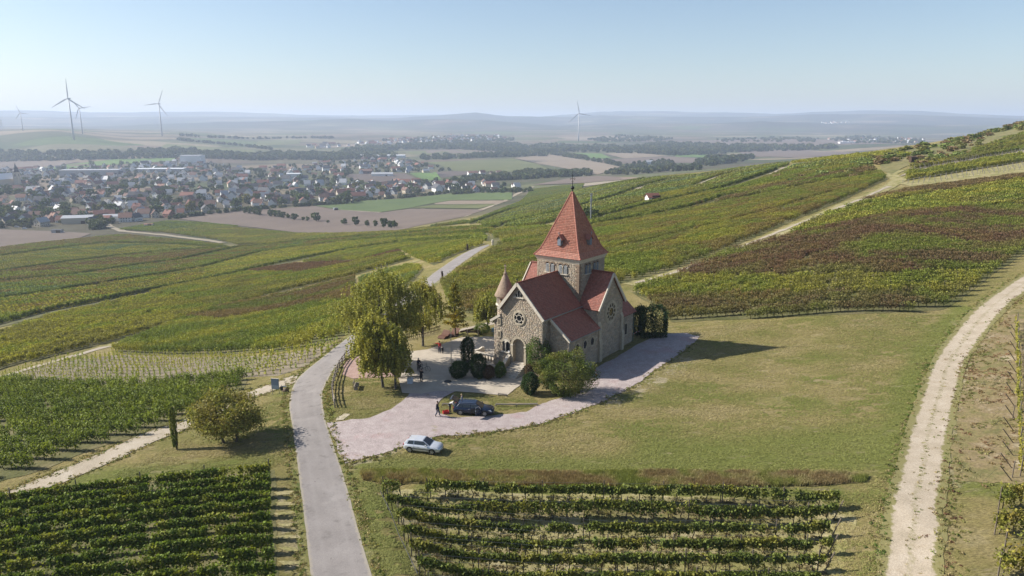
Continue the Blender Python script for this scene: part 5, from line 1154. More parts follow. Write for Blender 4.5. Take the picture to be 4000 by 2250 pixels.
# dry bank, weeds, tufts
def tufts(name, cname, n, size, w, h, seed, up=True):
    col = bpy.data.collections.new(cname)
    for i in range(4):
        rg = np.random.default_rng(seed+i); c = np.column_stack([rg.normal(0, w, n), rg.normal(0, w, n), rg.uniform(0, h, n)]); V, F = quads(n, c, size, rg, .35 if up else 0)
        col.objects.link(bpy.data.objects.new('%s_%d' % (cname, i), mesh_np(cname, V, F, M['leaf_i'], attrs={'lv': ('FLOAT', 'POINT', np.clip(.5+.25*rg.normal(size=n), 0, 1).repeat(4))}, link=False)))
    return col
def stalks():
    col = bpy.data.collections.new('dry_stalk_tuft')
    for i in range(4):
        rg = np.random.default_rng(320+i); V = []
        for k in range(46):
            p = np.array([rg.normal(0,.18), rg.normal(0,.18), 0]); h = rg.uniform(.35,.9); t_ = p+np.array([rg.normal(0,.14), rg.normal(0,.14), h]); a = rg.uniform(0,6.28); w = np.array([math.cos(a), math.sin(a), 0])*rg.uniform(.012,.04); V += [p-w, p+w, t_+w*.6, t_-w*.6]
        col.objects.link(bpy.data.objects.new('dry_stalk_tuft_%d' % i, mesh_np('dry_stalk_tuft', V, np.arange(len(V)).reshape(-1,4), M['leaf_i'], attrs={'lv': ('FLOAT','POINT', np.clip(.5+.2*rg.normal(size=46),0,1).repeat(4))}, link=False)))
    return col
TU = {'reed': stalks(), 'weed': tufts('weed', 'weed_tuft', 22, .11, .14, .18, 310, False)}
def strew(name, P, n, coll, cols, seed, sc=(.7, 1.4), label=None, dens=None):
    P = np.asarray(P)[:, :2]; lo, hi = P.min(0), P.max(0); q = rng.uniform(lo, hi, (n, 2)); q = q[inside(P, q)]
    if dens is not None: q = q[fbm(q[:, 0]/dens[0], q[:, 1]/dens[0], seed) > dens[1]]
    m = len(q); z = ground_z(q[:, 0], q[:, 1]); s = rng.uniform(*sc, m)[:, None]*np.ones((1, 3))
    C = np.array(cols); k = np.clip((fbm(q[:, 0]/2.5, q[:, 1]/2.5, seed+2)-.25)/.5, 0, .999)*(len(C)-1); i = k.astype(int); f = (k-i)[:, None]; c = (C[i]*(1-f)+C[np.minimum(i+1, len(C)-1)]*f)*rng.uniform(.8, 1.2, (m, 1))
    scatter(name, coll, np.column_stack([q, z]), np.column_stack([np.zeros((m, 2)), rng.uniform(0, 6.28, m)]), s, c, label)
BK = hits([(905,1186),(960,1186),(1300,1189),(1674,1187),(2100,1189),(2185,1199),(2172,1213),(2080,1220),(1674,1227),(1300,1223),(960,1217),(915,1207)])
drape('dry_bank', BK, M['drybank'], .05, .3, 91)
strew('dry_grass', BK, 12000, TU['reed'], [(.24,.19,.09), (.36,.28,.15), (.30,.22,.12), (.42,.36,.19), (.28,.29,.09), (.25,.28,.08)], 5, (.2, .5), 'tall dry grass along the bank below the lawn')
def along(Lp, w, n, coll, cols, seed, label, sc=(.3, .8)):
    L_ = np.asarray(Lp)[:, :2]; k = rng.integers(0, len(L_)-1, n); f = rng.random((n, 1)); q = L_[k]*(1-f)+L_[k+1]*f; q = q+rng.normal(0, w, (n, 2)); z = ground_z(q[:, 0], q[:, 1]); C = np.array(cols)
    n = n//2; q, z, k = q[:n], z[:n], k[:n]; scatter('weeds', coll, np.column_stack([q, z]), np.column_stack([np.zeros((n, 2)), rng.uniform(0, 6.28, n)]), rng.uniform(*sc, (n, 1))*np.ones((1, 3)), C[rng.integers(0, len(C), n)]*rng.uniform(.8, 1.2, (n, 1)), label)
WG = [(.20,.24,.06), (.30,.28,.10), (.40,.32,.16), (.24,.21,.09)]
o1 = rl+(rl-rr_)*np.array([.14,.14,0]); o2 = rr_+(rr_-rl)*np.array([.14,.14,0])
along(o1[:48], .25, 1300, TU['weed'], WG, 1, 'weeds along the left edge of the road'); along(o2[:48], .3, 1500, TU['weed'], WG, 2, 'weeds along the right edge of the road')
along(tl-wv*.08, .35, 1500, TU['weed'], WG+[(.10,.17,.03)], 3, 'weeds along the left edge of the dirt track'); along(tr_+wv*.1, .6, 1800, TU['weed'], WG+[(.19,.10,.06)], 4, 'weeds along the right edge of the dirt track')
along(mid[:40], .28, 380, TU['weed'], WG, 5, 'sparse weeds between the wheel tracks', (.25, .6))
along(hits(A_LO[1:], 20), .35, 700, TU['weed'], WG, 6, 'weeds along the stony track'); along(hits(A_UP[1:], 20), .5, 900, TU['weed'], WG, 7, 'weeds at the vineyard side of the stony track')
along(hits([(866,1167),(960,1147),(1060,1108),(1152,1097),(1268,1085),(1352,1071),(1440,1042),(1530,1007),(1600,970),(1650,932),(1700,899),(1748,864)], 12), .28, 1100, TU['weed'], WG, 8, 'grass tufts along the lower gravel edge')
strew('straw_litter', hits([(1000,1240),(2110,1262),(2080,1500),(1060,1500)]), 5200, TU['weed'], [(.30,.25,.14), (.22,.18,.09), (.13,.14,.04), (.38,.32,.2)], 17, (.4, .85), 'straw and weeds between the open vine rows')
drape('dry_scrub_ground', hits([(2392,1205),(2392,1110),(2412,1010),(2440,915),(2470,860),(2545,785),(2640,730),(2640,1225),(2500,1215)]), surf('dry_scrub', [(.3, (.13,.135,.045)), (.47, (.23,.185,.085)), (.58, (.25,.19,.105)), (.72, (.42,.36,.24))], .45, 4, .4, .95, .08, 5), .03, .8, 95)
strew('verge_scrub', hits([(2400,930),(2460,860),(2540,800),(2560,1200),(2480,1230),(2390,1200),(2392,1100)]), 5200, TU['weed'], [(.30,.23,.12), (.33,.20,.12), (.24,.24,.08), (.42,.36,.22)], 18, (.35, .9), 'reddish dry scrub right of the dirt track', (3, .48))
drape('straw_ground', hits([(985,1232),(2120,1252),(2150,1300),(2095,1520),(1060,1520)]), M['straw'], .02, .4, 93)
drape('vineyard_ground', hits([(-30,1262),(200,1235),(690,1182),(700,1450),(710,1530),(-40,1530)]), M['vground'], .02, .3, 94)
for i, y in enumerate(e8[2:9]): 
    drape('bare_patch', hits([(690+i*1.5,y-9),(740+i*2,y-12),(748+i*2,y-4),(700+i*2,y-1)]), M['straw'], .05, .3, 200+i)

# mown turf: small flat tufts, coloured like the sward they stand in
TF = bpy.data.collections.new('turf_tuft')
for i in range(4):
    rg = np.random.default_rng(900+i); n = 13; c = np.column_stack([rg.normal(0,.17,n), rg.normal(0,.12,n), rg.uniform(.015,.075,n)]); V = []
    for q in c:
        a = rg.uniform(0, 6.28); u = np.array([math.cos(a), math.sin(a), rg.normal(0,.35)])*rg.uniform(.04,.075); w = np.array([-math.sin(a), math.cos(a), rg.normal(0,.35)])*rg.uniform(.025,.05); V += [q-u-w, q+u-w, q+u+w, q-u+w]
    TF.objects.link(bpy.data.objects.new('turf_tuft_%d' % i, mesh_np('turf_tuft', V, np.arange(4*n).reshape(n,4), M['leaf_i'], attrs={'lv': ('FLOAT','POINT', np.clip(.5+.12*rg.normal(size=n),0,1).repeat(4))}, link=False)))
def turf(px, n, seed, lushpx=()):
    P = hits(px)[:, :2]; lo, hi = P.min(0), P.max(0); q = rng.uniform(lo, hi, (n*3, 2)); q = q[inside(P, q)]; q = q[fbm(q[:, 0]/1.6, q[:, 1]/.7, seed) > .40][:n]; m = len(q); z = ground_z(q[:, 0], q[:, 1])
    C = np.array([(.265,.29,.08), (.33,.315,.11), (.41,.35,.15), (.48,.40,.21)]); f = np.clip((fbm(q[:, 0]/7, q[:, 1]/3.5, seed+3)-.25)/.5+rng.normal(0,.16,m), 0, .999)
    for lp, w in lushpx:
        L_ = hits(lp, 25)[:, :2]; dd = np.full(m, 1e9)
        for a_, b_ in zip(L_, L_[1:]): ab = b_-a_; tt = np.clip(((q-a_)@ab)/(ab@ab), 0, 1); dd = np.minimum(dd, np.hypot(*(q-a_-tt[:, None]*ab).T))
        f = f*(1-.8*np.exp(-(dd/w)**2))
    k = f*3; i = k.astype(int); g = (k-i)[:, None]; c = (C[i]*(1-g)+C[np.minimum(i+1,3)]*g)*rng.uniform(.9,1.1,(m,1))
    scatter('grass', TF, np.column_stack([q, z]), np.column_stack([rng.normal(0,.15,(m,2)), rng.normal(0,.5,m)]), rng.uniform(.25,.6,(m,1))*np.ones((1,3)), c, 'mown grass')
LU = [([(930,1172),(1300,1178),(1700,1172),(2120,1165),(2240,1140)], 2.6), ([(2238,1170),(2268,1060),(2310,940),(2360,850),(2430,780)], 2.4), ([(1650,1140),(2000,1120),(2240,1100)], 3.0)]
turf([(885,1175),(1020,1132),(1160,1102),(1352,1075),(1540,1008),(1650,938),(1760,870),(1690,822),(2340,792),(2400,790),(2320,930),(2270,1060),(2245,1165),(2200,1182),(1700,1180),(1000,1182)], 70000, 1, LU)
turf([(240,1218),(420,1130),(560,1060),(700,1000),(735,985),(728,1040),(745,1165),(690,1178),(400,1208)], 9000, 2, [([(240,1210),(650,1170)], 2)])
turf([(842,1035),(846,960),(880,955),(1000,955),(1010,1000),(985,1025),(930,1048),(860,1055)], 4500, 3); turf([(1108,1006),(1150,990),(1270,998),(1310,972),(1350,1000),(1350,1018),(1259,1042),(1197,1045),(1108,1038)], 3500, 4); turf([(880,1205),(985,1232),(1040,1449),(945,1449),(905,1330)], 5000, 5, [([(930,1230),(975,1330),(1010,1449)], 3)]); turf([(2110,1250),(2230,1180),(2222,1300),(2212,1449),(2080,1449)], 4500, 6)
# ================================================================== trees of the valley
TREE_C = {'dark green': [(.055,.085,.030), (.080,.115,.038)], 'mid green': [(.085,.120,.035), (.115,.150,.042)], 'yellowish': [(.15,.155,.045), (.20,.18,.05)], 'grey green': [(.10,.125,.055), (.13,.15,.065)],
 'olive': [(.23,.245,.08), (.30,.285,.10)], 'reddish brown': [(.27,.195,.10), (.33,.24,.13)], 'fresh green': [(.20,.26,.075), (.27,.31,.09)]}
def crown_mesh(hue, shape, seed):
    rg = np.random.default_rng(seed); n = 260; u = rg.normal(size=(n, 3)); u /= np.linalg.norm(u, axis=1)[:, None]; r = rg.uniform(.45, 1, n)**.5
    if shape == 'round': c = np.column_stack([u[:, 0]*r*.5, u[:, 1]*r*.5, .60+u[:, 2]*r*.40])
    elif shape == 'poplar': c = np.column_stack([u[:, 0]*r*.26, u[:, 1]*r*.26, .56+u[:, 2]*r*.44])
    else:
        z = rg.random(n)**1.4; a = rg.uniform(0, 6.28, n); w = (1-z)*.36*r; c = np.column_stack([np.cos(a)*w, np.sin(a)*w, .1+z*.9])
    c[:, :2] += .10*np.sin(c[:, 2:3]*9+seed+np.array([[0, 2]]))*(shape == 'round'); c += .06*np.sign(np.sin(u*7+seed))*(shape == 'round')
    o = leafobj('crown', c, .17, TREE_C[hue], None, rg, mat=M['leaf_far']); me = o.data; bpy.data.objects.remove(o); return me
tb = MB(); tb.tube([(0,0,-.1),(0,0,.3),(0,0,.55)], [.035,.03,.012], 5, False); _o = tb.build('trunk', M['bark']); TRUNK = _o.data; bpy.data.objects.remove(_o)
CROWN = {}
def far_tree(p, H, W, hue, shape, label, group):
    k = (hue, shape, rnd.randrange(3))
    if k not in CROWN: CROWN[k] = crown_mesh(hue, shape, 400+len(CROWN))
    t = tag(empty('tree', p, rnd.uniform(0, 6.28)), label, 'tree', group); t.scale = (W, W, H)
    for nm, me in (('crown', CROWN[k]), ('trunk', TRUNK)): o = bpy.data.objects.new(nm, me); COL.objects.link(o); o.parent = t
    return t
def px_tree(x, y, h, w, hue, shape, label, group):
    p = hit(x, y); s = np.linalg.norm(p-np.array([0,0,CAMZ]))/FPX; return far_tree(p, h*s*1.05, w*s, hue, shape, label, group)
FT = [(617,537,15,11),(628,538,15,10),(641,540,16,12),(652,542,14,13),(681,545,17,12),(691,546,15,10),(702,547,16,11),(712,549,15,11),(725,551,12,9),(741,553,15,15),(763,555,9,8),(774,556,10,8),(796,557,20,19),(825,561,7,7),(867,566,14,15),(896,568,21,15),(924,571,15,10),(945,571,16,10),(966,573,24,17),(983,574,18,14),(993,575,18,12)]
FN = ['first','second','third','fourth','fifth','sixth','seventh','eighth','ninth','tenth','eleventh','twelfth','thirteenth','fourteenth','fifteenth','sixteenth','seventeenth','eighteenth','nineteenth','twentieth','last']
for i, (x, y, h, w) in enumerate(FT):
    px_tree(x, y, h, w, ['dark green','dark green','mid green'][i % 3], 'round', '%s tree from the left in the broken row across the plowed field' % FN[i], 'trees in a row across the plowed field')
px_tree(737,607,6,6,'dark green','round','left of two dark bushes on the vineyard headland','bushes on the vineyard headland'); px_tree(745,607,6,6,'dark green','round','right of two dark bushes on the vineyard headland','bushes on the vineyard headland')
px_tree(872,511,26,27,'mid green','round','big round tree at the front edge of the village by the green field','trees at the village edge')
px_tree(1478,552,28,22,'mid green','round','tree beside the telecom mast behind the chapel spire','trees by the mast'); px_tree(1496,550,22,16,'dark green','round','smaller tree right of the telecom mast','trees by the mast')
VILL = np.array([(-40,436),(40,428),(110,424),(250,415),(480,400),(620,428),(850,406),(905,402),(1045,405),(1130,424),(1140,432),(1085,434),(1030,436),(880,438),(870,452),(925,462),(1060,458),(1120,462),(1215,462),(1330,470),(1260,484),(1130,484),(1010,496),(905,503),(850,512),(720,517),(600,528),(470,540),(420,550),(300,560),(240,570),(175,565),(60,572),(-40,572)], float)
ZONES = [('at the near edge of the village', lambda x, y: y > 500+max(0, (420-x))*.09), ('in the new estate at the right end of the village', lambda x, y: x > 860 and y < 450), ('on the far side of the village', lambda x, y: y < 445), ('in the right half of the village', lambda x, y: x > 560), ('in the dense middle of the village', lambda x, y: x > 260), ('in the left part of the village', lambda x, y: True)]
def zone(x, y):
    for n, f in ZONES:
        if f(x, y): return n
NT = 0
def village_points(n, dmin, seed, avoid, edge=None, bias=.62):
    rg = random.Random(seed); out = []; k = 0
    while len(out) < n and k < n*60:
        k += 1; x = rg.uniform(-30, 1330); y = 400+170*rg.random()**bias
        if not inside(VILL, np.array([[x, y]]))[0]: continue
        p = hit(x, y)
        if any((p[0]-q[0])**2+(p[1]-q[1])**2 < dmin*dmin for q in avoid) : continue
        out.append((x, y, p)); avoid.append(p)
    return out
taken = []
# ================================================================== buildings
M['wallw'] = plain('white_render', (.88,.87,.84), .9, 0, .1, .06); M['wallc'] = plain('cream_render', (.62,.54,.42), .9, 0, .1, .08); M['wallg'] = plain('grey_render', (.45,.45,.45), .9, 0, .1, .08); M['wallb'] = plain('brick_red', (.30,.14,.10), .9)
M['rfred'] = plain('red_roof', (.23,.105,.08), .8, 0, .2, .2, .8); M['rfbrown'] = plain('brown_roof', (.20,.12,.095), .8, 0, .2, .2, .8); M['rfdark'] = plain('dark_roof', (.085,.085,.095), .7, 0, .3, .2, .8); M['rfgrey'] = plain('grey_roof', (.42,.43,.45), .6, 0, .4, .1, .8); M['rforange'] = plain('orange_roof', (.30,.165,.12), .8, 0, .2, .2, .8); M['rfwhite'] = plain('white_roof', (.75,.76,.78), .5, 0, .4, .05)
HM = {}
def mesh_of(mb, mat): o = mb.build('house_mesh', mat); me = o.data; bpy.data.objects.remove(o); return me
def house_meshes(v, wall, roof):
    if (v, wall, roof) in HM: return HM[(v, wall, roof)]
    L, Wd, h, r = [(11, 8.5, 4.6, 4.2), (13, 9.5, 5.6, 4.6), (9.5, 9, 3.6, 5.0), (16, 9, 5.2, 3.8)][v]
    a, b_ = L/2, Wd/2
    w = MB(); w.prism([(-a,-b_,-2), (-a,b_,-2), (-a,b_,h), (-a,0,h+r), (-a,-b_,h)], (L,0,0))
    rf = MB(); o = .55; k = r/b_
    for s in (-1, 1):
        e = (b_+o)*s; P = [(-a-o, e, h-o*k+.25), (a+o, e, h-o*k+.25), (a+o, 0, h+r+.25), (-a-o, 0, h+r+.25)]; rf.prism(P, (0,0,-.22))
    c = MB(); c.box((a*.3, b_*.25, h+r+.2), (.8,.8,1.8))
    g = MB()
    for s in (-1, 1):
        for x in (-a*.6, -a*.2, a*.2, a*.6):
            g.box((x, s*(b_+.01), 1.5), (1.1,.1,1.2))
            if h > 5: g.box((x, s*(b_+.01), 4.2), (1.1,.1,1.2))
        for y in (-b_*.45, b_*.45): g.box((s*(a+.01), y, 1.5), (.1,1.1,1.2)); g.box((s*(a+.01), y*.8, h), (.1,1.0,1.2))
    HM[(v, wall, roof)] = (mesh_of(w, M[wall]), mesh_of(rf, M[roof]), mesh_of(c, M['wallb']), mesh_of(g, M['glass'])); return HM[(v, wall, roof)]
WN = {'wallw': 'white', 'wallc': 'cream', 'wallg': 'grey', 'wallb': 'brick'}; RN = {'rfred': 'red', 'rfbrown': 'brown', 'rfdark': 'dark slate', 'rfgrey': 'pale grey', 'rforange': 'orange', 'rfwhite': 'white'}
def house(x, y, p, v, wall, roof, rz, sc, detail, label, group):
    w, r, c, g = house_meshes(v, wall, roof)
    h = bpy.data.objects.new('house', w); COL.objects.link(h); h.location = Vector([float(q) for q in p]); h.rotation_euler = (0, 0, rz); h.scale = (sc,)*3
    tag(h, label, 'house', group)
    for nm, me in [('roof', r), ('chimney', c), ('windows', g)][:3 if detail else 1]:
        o = bpy.data.objects.new(nm, me); COL.objects.link(o); o.parent = h
        if nm == 'windows': o['kind'] = 'stuff'
    return h
def near_word(i, x, y, p):
    ref = [(hit(*q)[:2], nm) for q, nm in LANDM]
    d = sorted((float(np.hypot(*(np.array(p[:2])-a))), nm, a) for a, nm in ref)[0]
    side = 'left of' if p[0] < d[2][0]-25 else 'right of' if p[0] > d[2][0]+25 else ('behind' if p[1] > d[2][1] else 'in front of')
    return side+' '+d[1]
LANDM = [((300,562),'the village road mouth'), ((200,548),'the long barns'), ((45,468),'the brown church tower'), ((235,440),'the pale factory hall'), ((410,430),'the long grey hall'), ((485,408),'the white factory block'), ((872,511),'the big round tree'), ((962,441),'the lone field barn'), ((1105,470),'the tall white house'), ((740,447),'the flat white school block'), ((480,470),'the village centre'), ((630,500),'the gable row'), ((1000,420),'the new estate')]
# landmark buildings
def hall(px, L, Wd, h, r, rz, wall, roof, label, name='hall', cat='building', group=None):
    p = hit(*px); a, b_ = L/2, Wd/2; w = MB(); w.prism([(-a,-b_,-2),(-a,b_,-2),(-a,b_,h),(-a,0,h+r),(-a,-b_,h)], (L,0,0)); o = w.build(name, M[wall], None, loc=Vector([float(q) for q in p])); o.rotation_euler = (0,0,rz); tag(o, label, cat, group)
    f = MB()
    for s in (-1, 1): f.prism([(-a-.5, s*(b_+.5), h-.5*r/b_+.2), (a+.5, s*(b_+.5), h-.5*r/b_+.2), (a+.5, 0, h+r+.2), (-a-.5, 0, h+r+.2)], (0,0,-.2))
    f.build('roof', M[roof], o); d = MB(); d.box((a*.4, -b_-.02, 1.6), (4,.1,3.4)); d.build('door', M['wood'], o); taken.append(p); return o
hall((195,547), 62, 12, 4.5, 3, .12, 'wallc', 'rfbrown', 'long low barn with brownish roof at the lower left of the village')
hall((200,561), 30, 17, 6.5, 2.2, .25, 'wallc', 'rfgrey', 'cream hall with pale grey roof panels in front of the long barn')
hall((258,559), 18, 14, 5.5, 2, .2, 'wallb', 'rfred', 'dark red shed attached right of the cream hall')
hall((305,556), 34, 12, 6, 2, .25, 'wallw', 'rfgrey', 'white wall hall with grey roof beside the village road')
hall((10,470), 45, 26, 14, 9, 1.2, 'wallc', 'rfwhite', 'big church nave with a bright sunlit roof at the left frame edge')
hall((235,443), 120, 40, 14, 1, .1, 'wallg', 'rfgrey', 'pale blue grey factory hall behind the village houses'); hall((410,432), 110, 40, 8, 1, .08, 'wallg', 'rfwhite', 'long flat grey hall with a white edge')
hall((486,411), 55, 40, 22, 1, .1, 'wallw', 'rfgrey', 'tall white factory block at the far village edge'); hall((945,397), 190, 30, 8, 2, .04, 'wallw', 'rfwhite', 'long white greenhouse roof in front of the wood')
hall((962,443), 45, 16, 5, 3, .1, 'wallw', 'rfgrey', 'lone pale barn standing between the brown fields'); hall((741,453), 26, 20, 13, 1, .1, 'wallw', 'rfwhite', 'white flat roofed block in the right half of the village')
hall((1105,478), 15, 13, 9, 6, .5, 'wallw', 'rfred', 'tall white house with red roof at the right end of the front row'); hall((920,436), 28, 18, 6, 4, .2, 'wallb', 'rfbrown', 'brown hall beside the new estate')
hall((1640,509), 5.2, 4.2, 2.6, 1.5, .25, 'wallw', 'rfred', 'small white vineyard hut with red roof beside the pale track', 'hut', 'hut')
hall((145,586), 9, 5, 3, .6, .1, 'wallg', 'rfdark', 'small grey shed on the brown field at the lower left', 'shed', 'shed'); hall((375,570), 8, 5, 2.6, .6, .1, 'wallw', 'rforange', 'small garden shed beside the village road', 'shed', 'shed'); hall((844,529), 5, 3.5, 2.6, .5, .4, 'wallg', 'rfgrey', 'small grey trailer hut on the edge of the green field', 'shed', 'shed')
hall((1185,443), 14, 11, 7, 4, .4, 'wallw', 'rforange', 'pale house at the left end of the hamlet beyond the green field'); hall((1632,413), 20, 14, 6, 4, .3, 'wallw', 'rfgrey', 'white house among the trees of the right valley')
hall((1165,362), 60, 20, 7, 1, .05, 'wallw', 'rfwhite', 'distant white hall in the hazy town'); hall((2130,361), 70, 20, 7, 1, .05, 'wallw', 'rfwhite', 'distant white hall on the right plain')
def church_tower():
    p = hit(46, 470); t = tag(empty('church_tower', p), 'brown village church tower with pointed dark cap at the left edge', 'tower'); b = MB(); b.box((0,0,12), (8,8,28)); b.build('shaft', M['wallc'], t)
    r = MB(); r.lathe([(5.3,26),(5.5,27),(3.6,30),(3.9,32),(1.3,37),(.1,41)], (0,0,0), 8); r.build('cap', M['rfdark'], t); c = MB()
    for s in (-1, 1): c.box((s*4.02,0,20), (.1,2,4)); c.box((0,s*4.02,20), (2,.1,4))
    c.build('belfry_opening', M['glass'], t)
church_tower()
# front row placed where the photo shows gables
FR = [(262,556,2,'wallw','rfbrown',.9),(268,548,0,'wallw','rfdark',.9),(342,556,0,'wallw','rfdark',1.3),(318,558,1,'wallw','rforange',.3),(352,540,1,'wallc','rforange',.4),(455,535,0,'wallw','rfdark',.2),(478,533,2,'wallw','rfdark',1.4),(500,528,1,'wallg','rfbrown',.3),(530,524,1,'wallw','rfbrown',.2),(575,522,0,'wallg','rfgrey',.5),(595,522,2,'wallw','rfbrown',1.2),(680,505,1,'wallw','rforange',.7),(697,508,0,'wallw','rfbrown',.8),(715,505,3,'wallw','rfdark',.3),(750,490,1,'wallw','rfdark',1.2),(780,505,2,'wallw','rfred',1.3),(784,492,1,'wallw','rfdark',1.4),(815,505,1,'wallw','rfbrown',.4),(832,500,0,'wallw','rfbrown',.9),(858,492,1,'wallc','rfred',.5),(880,488,3,'wallc','rfred',.4),(905,495,1,'wallw','rfdark',.9),(930,490,0,'wallw','rfred',.3),(950,487,1,'wallw','rfbrown',1.3),(975,478,3,'wallw','rfred',.3),(990,488,2,'wallw','rfdark',1.2),(1010,478,1,'wallc','rfred',.5),(1035,476,1,'wallw','rfred',.9),(1050,480,0,'wallw','rfbrown',.4),(1075,475,1,'wallw','rfdark',1.1),(1195,440,0,'wallw','rforange',.3),(1213,440,1,'wallw','rfred',.6),(1235,441,0,'wallc','rfred',1.1),(1255,441,1,'wallw','rforange',.4)]
for i, (x, y, v, w, r, rz) in enumerate(FR):
    p = hit(x, y); taken.append(p)
    house(x, y, p, v, w, r, rz, 1.0, True, '%s house with %s roof, %s of the village front' % (WN[w], RN[r], ['first','second','third','fourth','fifth','sixth','seventh','eighth','ninth','tenth'][i % 10]+(' in left part' if i < 10 else ' in middle part' if i < 20 else ' in right part' if i < 30 else ' in the hamlet')), 'houses along the front of the village')
pts = village_points(262, 15, 11, taken)
RUN = []
rh = random.Random(5)
for i, (x, y, p) in enumerate(pts):
    new = x > 860 and y < 450
    w = rh.choices(['wallw','wallc','wallg','wallb'], [7,3,1.2,.4] if not new else [9,1,1,0])[0]; r = rh.choices(['rfred','rfbrown','rfdark','rforange','rfgrey'], [2.4,4.5,4.5,1.6,1.6] if not new else [1,1,4,.5,4])[0]
    v = rh.choices([0,1,2,3], [4,3,3,2])[0]; rz = rh.choice([.35,1.92])+rh.uniform(-.25,.25)+(.9 if x < 500 and rh.random() < .4 else 0); s = rh.uniform(.75, 1.05)
    lb = '%s%s house, %s roof, %s' % ('large ' if v in (1, 3) else '', WN[w], RN[r], near_word(i, x, y, p))
    RUN.append((lb, x, house(x, y, p, v, w, r, rz, s, y > 450, lb, 'single houses of the village')))
tp = village_points(205, 9, 23, taken, bias=.7)
rt = random.Random(9)
for i, (x, y, p) in enumerate(tp):
    hue = rt.choices(list(TREE_C)[:4], [5,5,1.6,2])[0]; sh = rt.choices(['round','poplar','fir'], [8,.8,1])[0]; h = rt.uniform(7, 14)
    lb = '%s %s tree %s' % (hue, {'round': 'broad', 'poplar': 'slim tall', 'fir': 'pointed fir'}[sh], near_word(i, x, y, p)); RUN.append((lb, x, far_tree(p, h, h*rt.uniform(.8, 1.15), hue, sh, lb, 'single trees of the village')))
# hedge of trees along the near village edge, right part, and the wooded belts: masses
BT = bpy.data.collections.new('belt_tree')
for i in range(4):
    rg = np.random.default_rng(700+i); n = 130; u = rg.normal(size=(n,3)); u /= np.linalg.norm(u, axis=1)[:, None]; r = rg.uniform(.5, 1, n)**.5; c = np.column_stack([u[:, 0]*r*.55, u[:, 1]*r*.55, .52+u[:, 2]*r*.46]); V, F = quads(n, c, .26, rg)
    BT.objects.link(bpy.data.objects.new('belt_tree_%d' % i, mesh_np('belt_tree', V, F, M['leaf_bi'] if 'leaf_bi' in M else M.setdefault('leaf_bi', leafmat('leaf_belt', True, .2)), attrs={'lv': ('FLOAT','POINT', np.clip(.5+.22*rg.normal(size=n),0,1).repeat(4))}, link=False)))
def belt(px, n, h, label, cols=((.060,.085,.035),(.085,.115,.042),(.12,.13,.05)), name='wood_belt', hw_=(.8,1.3), seed=1, poly=True, thick=0):
    if poly: P = hits(px, 60)[:, :2]; lo, hi = P.min(0), P.max(0); q = rng.uniform(lo, hi, (n*6, 2)); q = q[inside(P, q)][:n]
    else:
        L_ = hits(px, 12)[:, :2]; k = rng.integers(0, len(L_)-1, n); f = rng.random((n, 1)); q = L_[k]*(1-f)+L_[k+1]*f+rng.normal(0, thick, (n, 2))
    m = len(q); z = ground_z(q[:, 0], q[:, 1]); H = rng.uniform(h*.6, h*1.25, m); W_ = H*rng.uniform(*hw_, m); C = np.array(cols); c = C[rng.integers(0, len(C), m)]*rng.uniform(.8, 1.2, (m, 1))
    scatter(name, BT, np.column_stack([q, z-.5]), np.column_stack([np.zeros((m,2)), rng.uniform(0,6.28,m)]), np.column_stack([W_, W_, H]), c, label)
belt([(-40,385),(150,386),(320,384),(430,376),(520,385),(640,392),(690,386),(850,388),(900,395),(850,404),(700,402),(640,404),(480,397),(300,401),(150,404),(-40,410)], 900, 13, 'band of dark trees behind the village')
belt([(850,386),(900,372),(1100,362),(1290,364),(1330,374),(1290,384),(1150,376),(1010,376),(960,384),(1010,398),(900,402),(850,402)], 800, 14, 'wood behind the new estate')
belt([(1060,392),(1150,392),(1270,386),(1380,388),(1390,393),(1250,396),(1130,401),(1060,404)], 260, 11, 'tree belt between the valley fields')
belt([(1288,372),(1370,366),(1470,368),(1600,372),(1585,388),(1420,382),(1330,390),(1290,388)], 420, 13, 'wood in front of the right wind turbine')
belt([(1590,374),(1640,362),(1800,366),(1900,370),(2060,370),(2120,370),(2110,374),(2000,380),(1850,384),(1760,391),(1700,392),(1600,386)], 800, 14, 'long wood on the right plain')
belt([(1388,384),(1430,390),(1470,398),(1520,410),(1510,410),(1440,398),(1386,389)], 90, 10, 'tree line between the tan and brown fields')
belt([(1525,405),(1560,415),(1558,420),(1520,410)], 24, 9, 'hedge below the brown field')
belt([(1288,441),(1330,432),(1410,438),(1480,434),(1490,442),(1420,446),(1350,450),(1290,453),(1215,456),(1130,470),(1110,462),(1180,452)], 330, 10, 'tree belt in front of the hamlet')
belt([(1503,440),(1560,432),(1565,418),(1600,412),(1650,408),(1690,405),(1700,420),(1760,420),(1765,428),(1700,432),(1600,440),(1520,440)], 200, 9, 'trees around the farm in the right valley', hw_=(.7,1.1))
belt([(1750,410),(1790,400),(1870,400),(1900,398),(1890,404),(1850,410),(1790,418)], 100, 13, 'row of loose trees at the foot of the right slope')
belt([(1130,486),(1230,478),(1340,478),(1335,484),(1220,486),(1140,490)], 60, 6, 'orchard bushes at the right end of the village')
belt([(450,342),(520,346),(640,350),(735,348),(840,348)], 90, 11, 'hazy tree row on the far plain', poly=False, thick=6); belt([(440,352),(520,360),(600,367),(690,378)], 70, 10, 'hazy hedge running down to the village', poly=False, thick=5)
belt([(960,355),(1100,347),(1240,344),(1300,350),(1280,358),(1100,360)], 380, 12, 'hazy woods around the distant town'); belt([(1480,352),(1560,342),(1640,345),(1700,350),(1650,356),(1500,358)], 200, 12, 'hazy woods right of the turbine')
belt([(1800,352),(1950,346),(2060,350),(2050,358),(1820,358)], 120, 11, 'hazy trees on the right plain'); belt([(2080,352),(2150,342),(2260,348),(2330,352),(2320,360),(2150,362)], 220, 11, 'hazy trees around the distant hamlet')
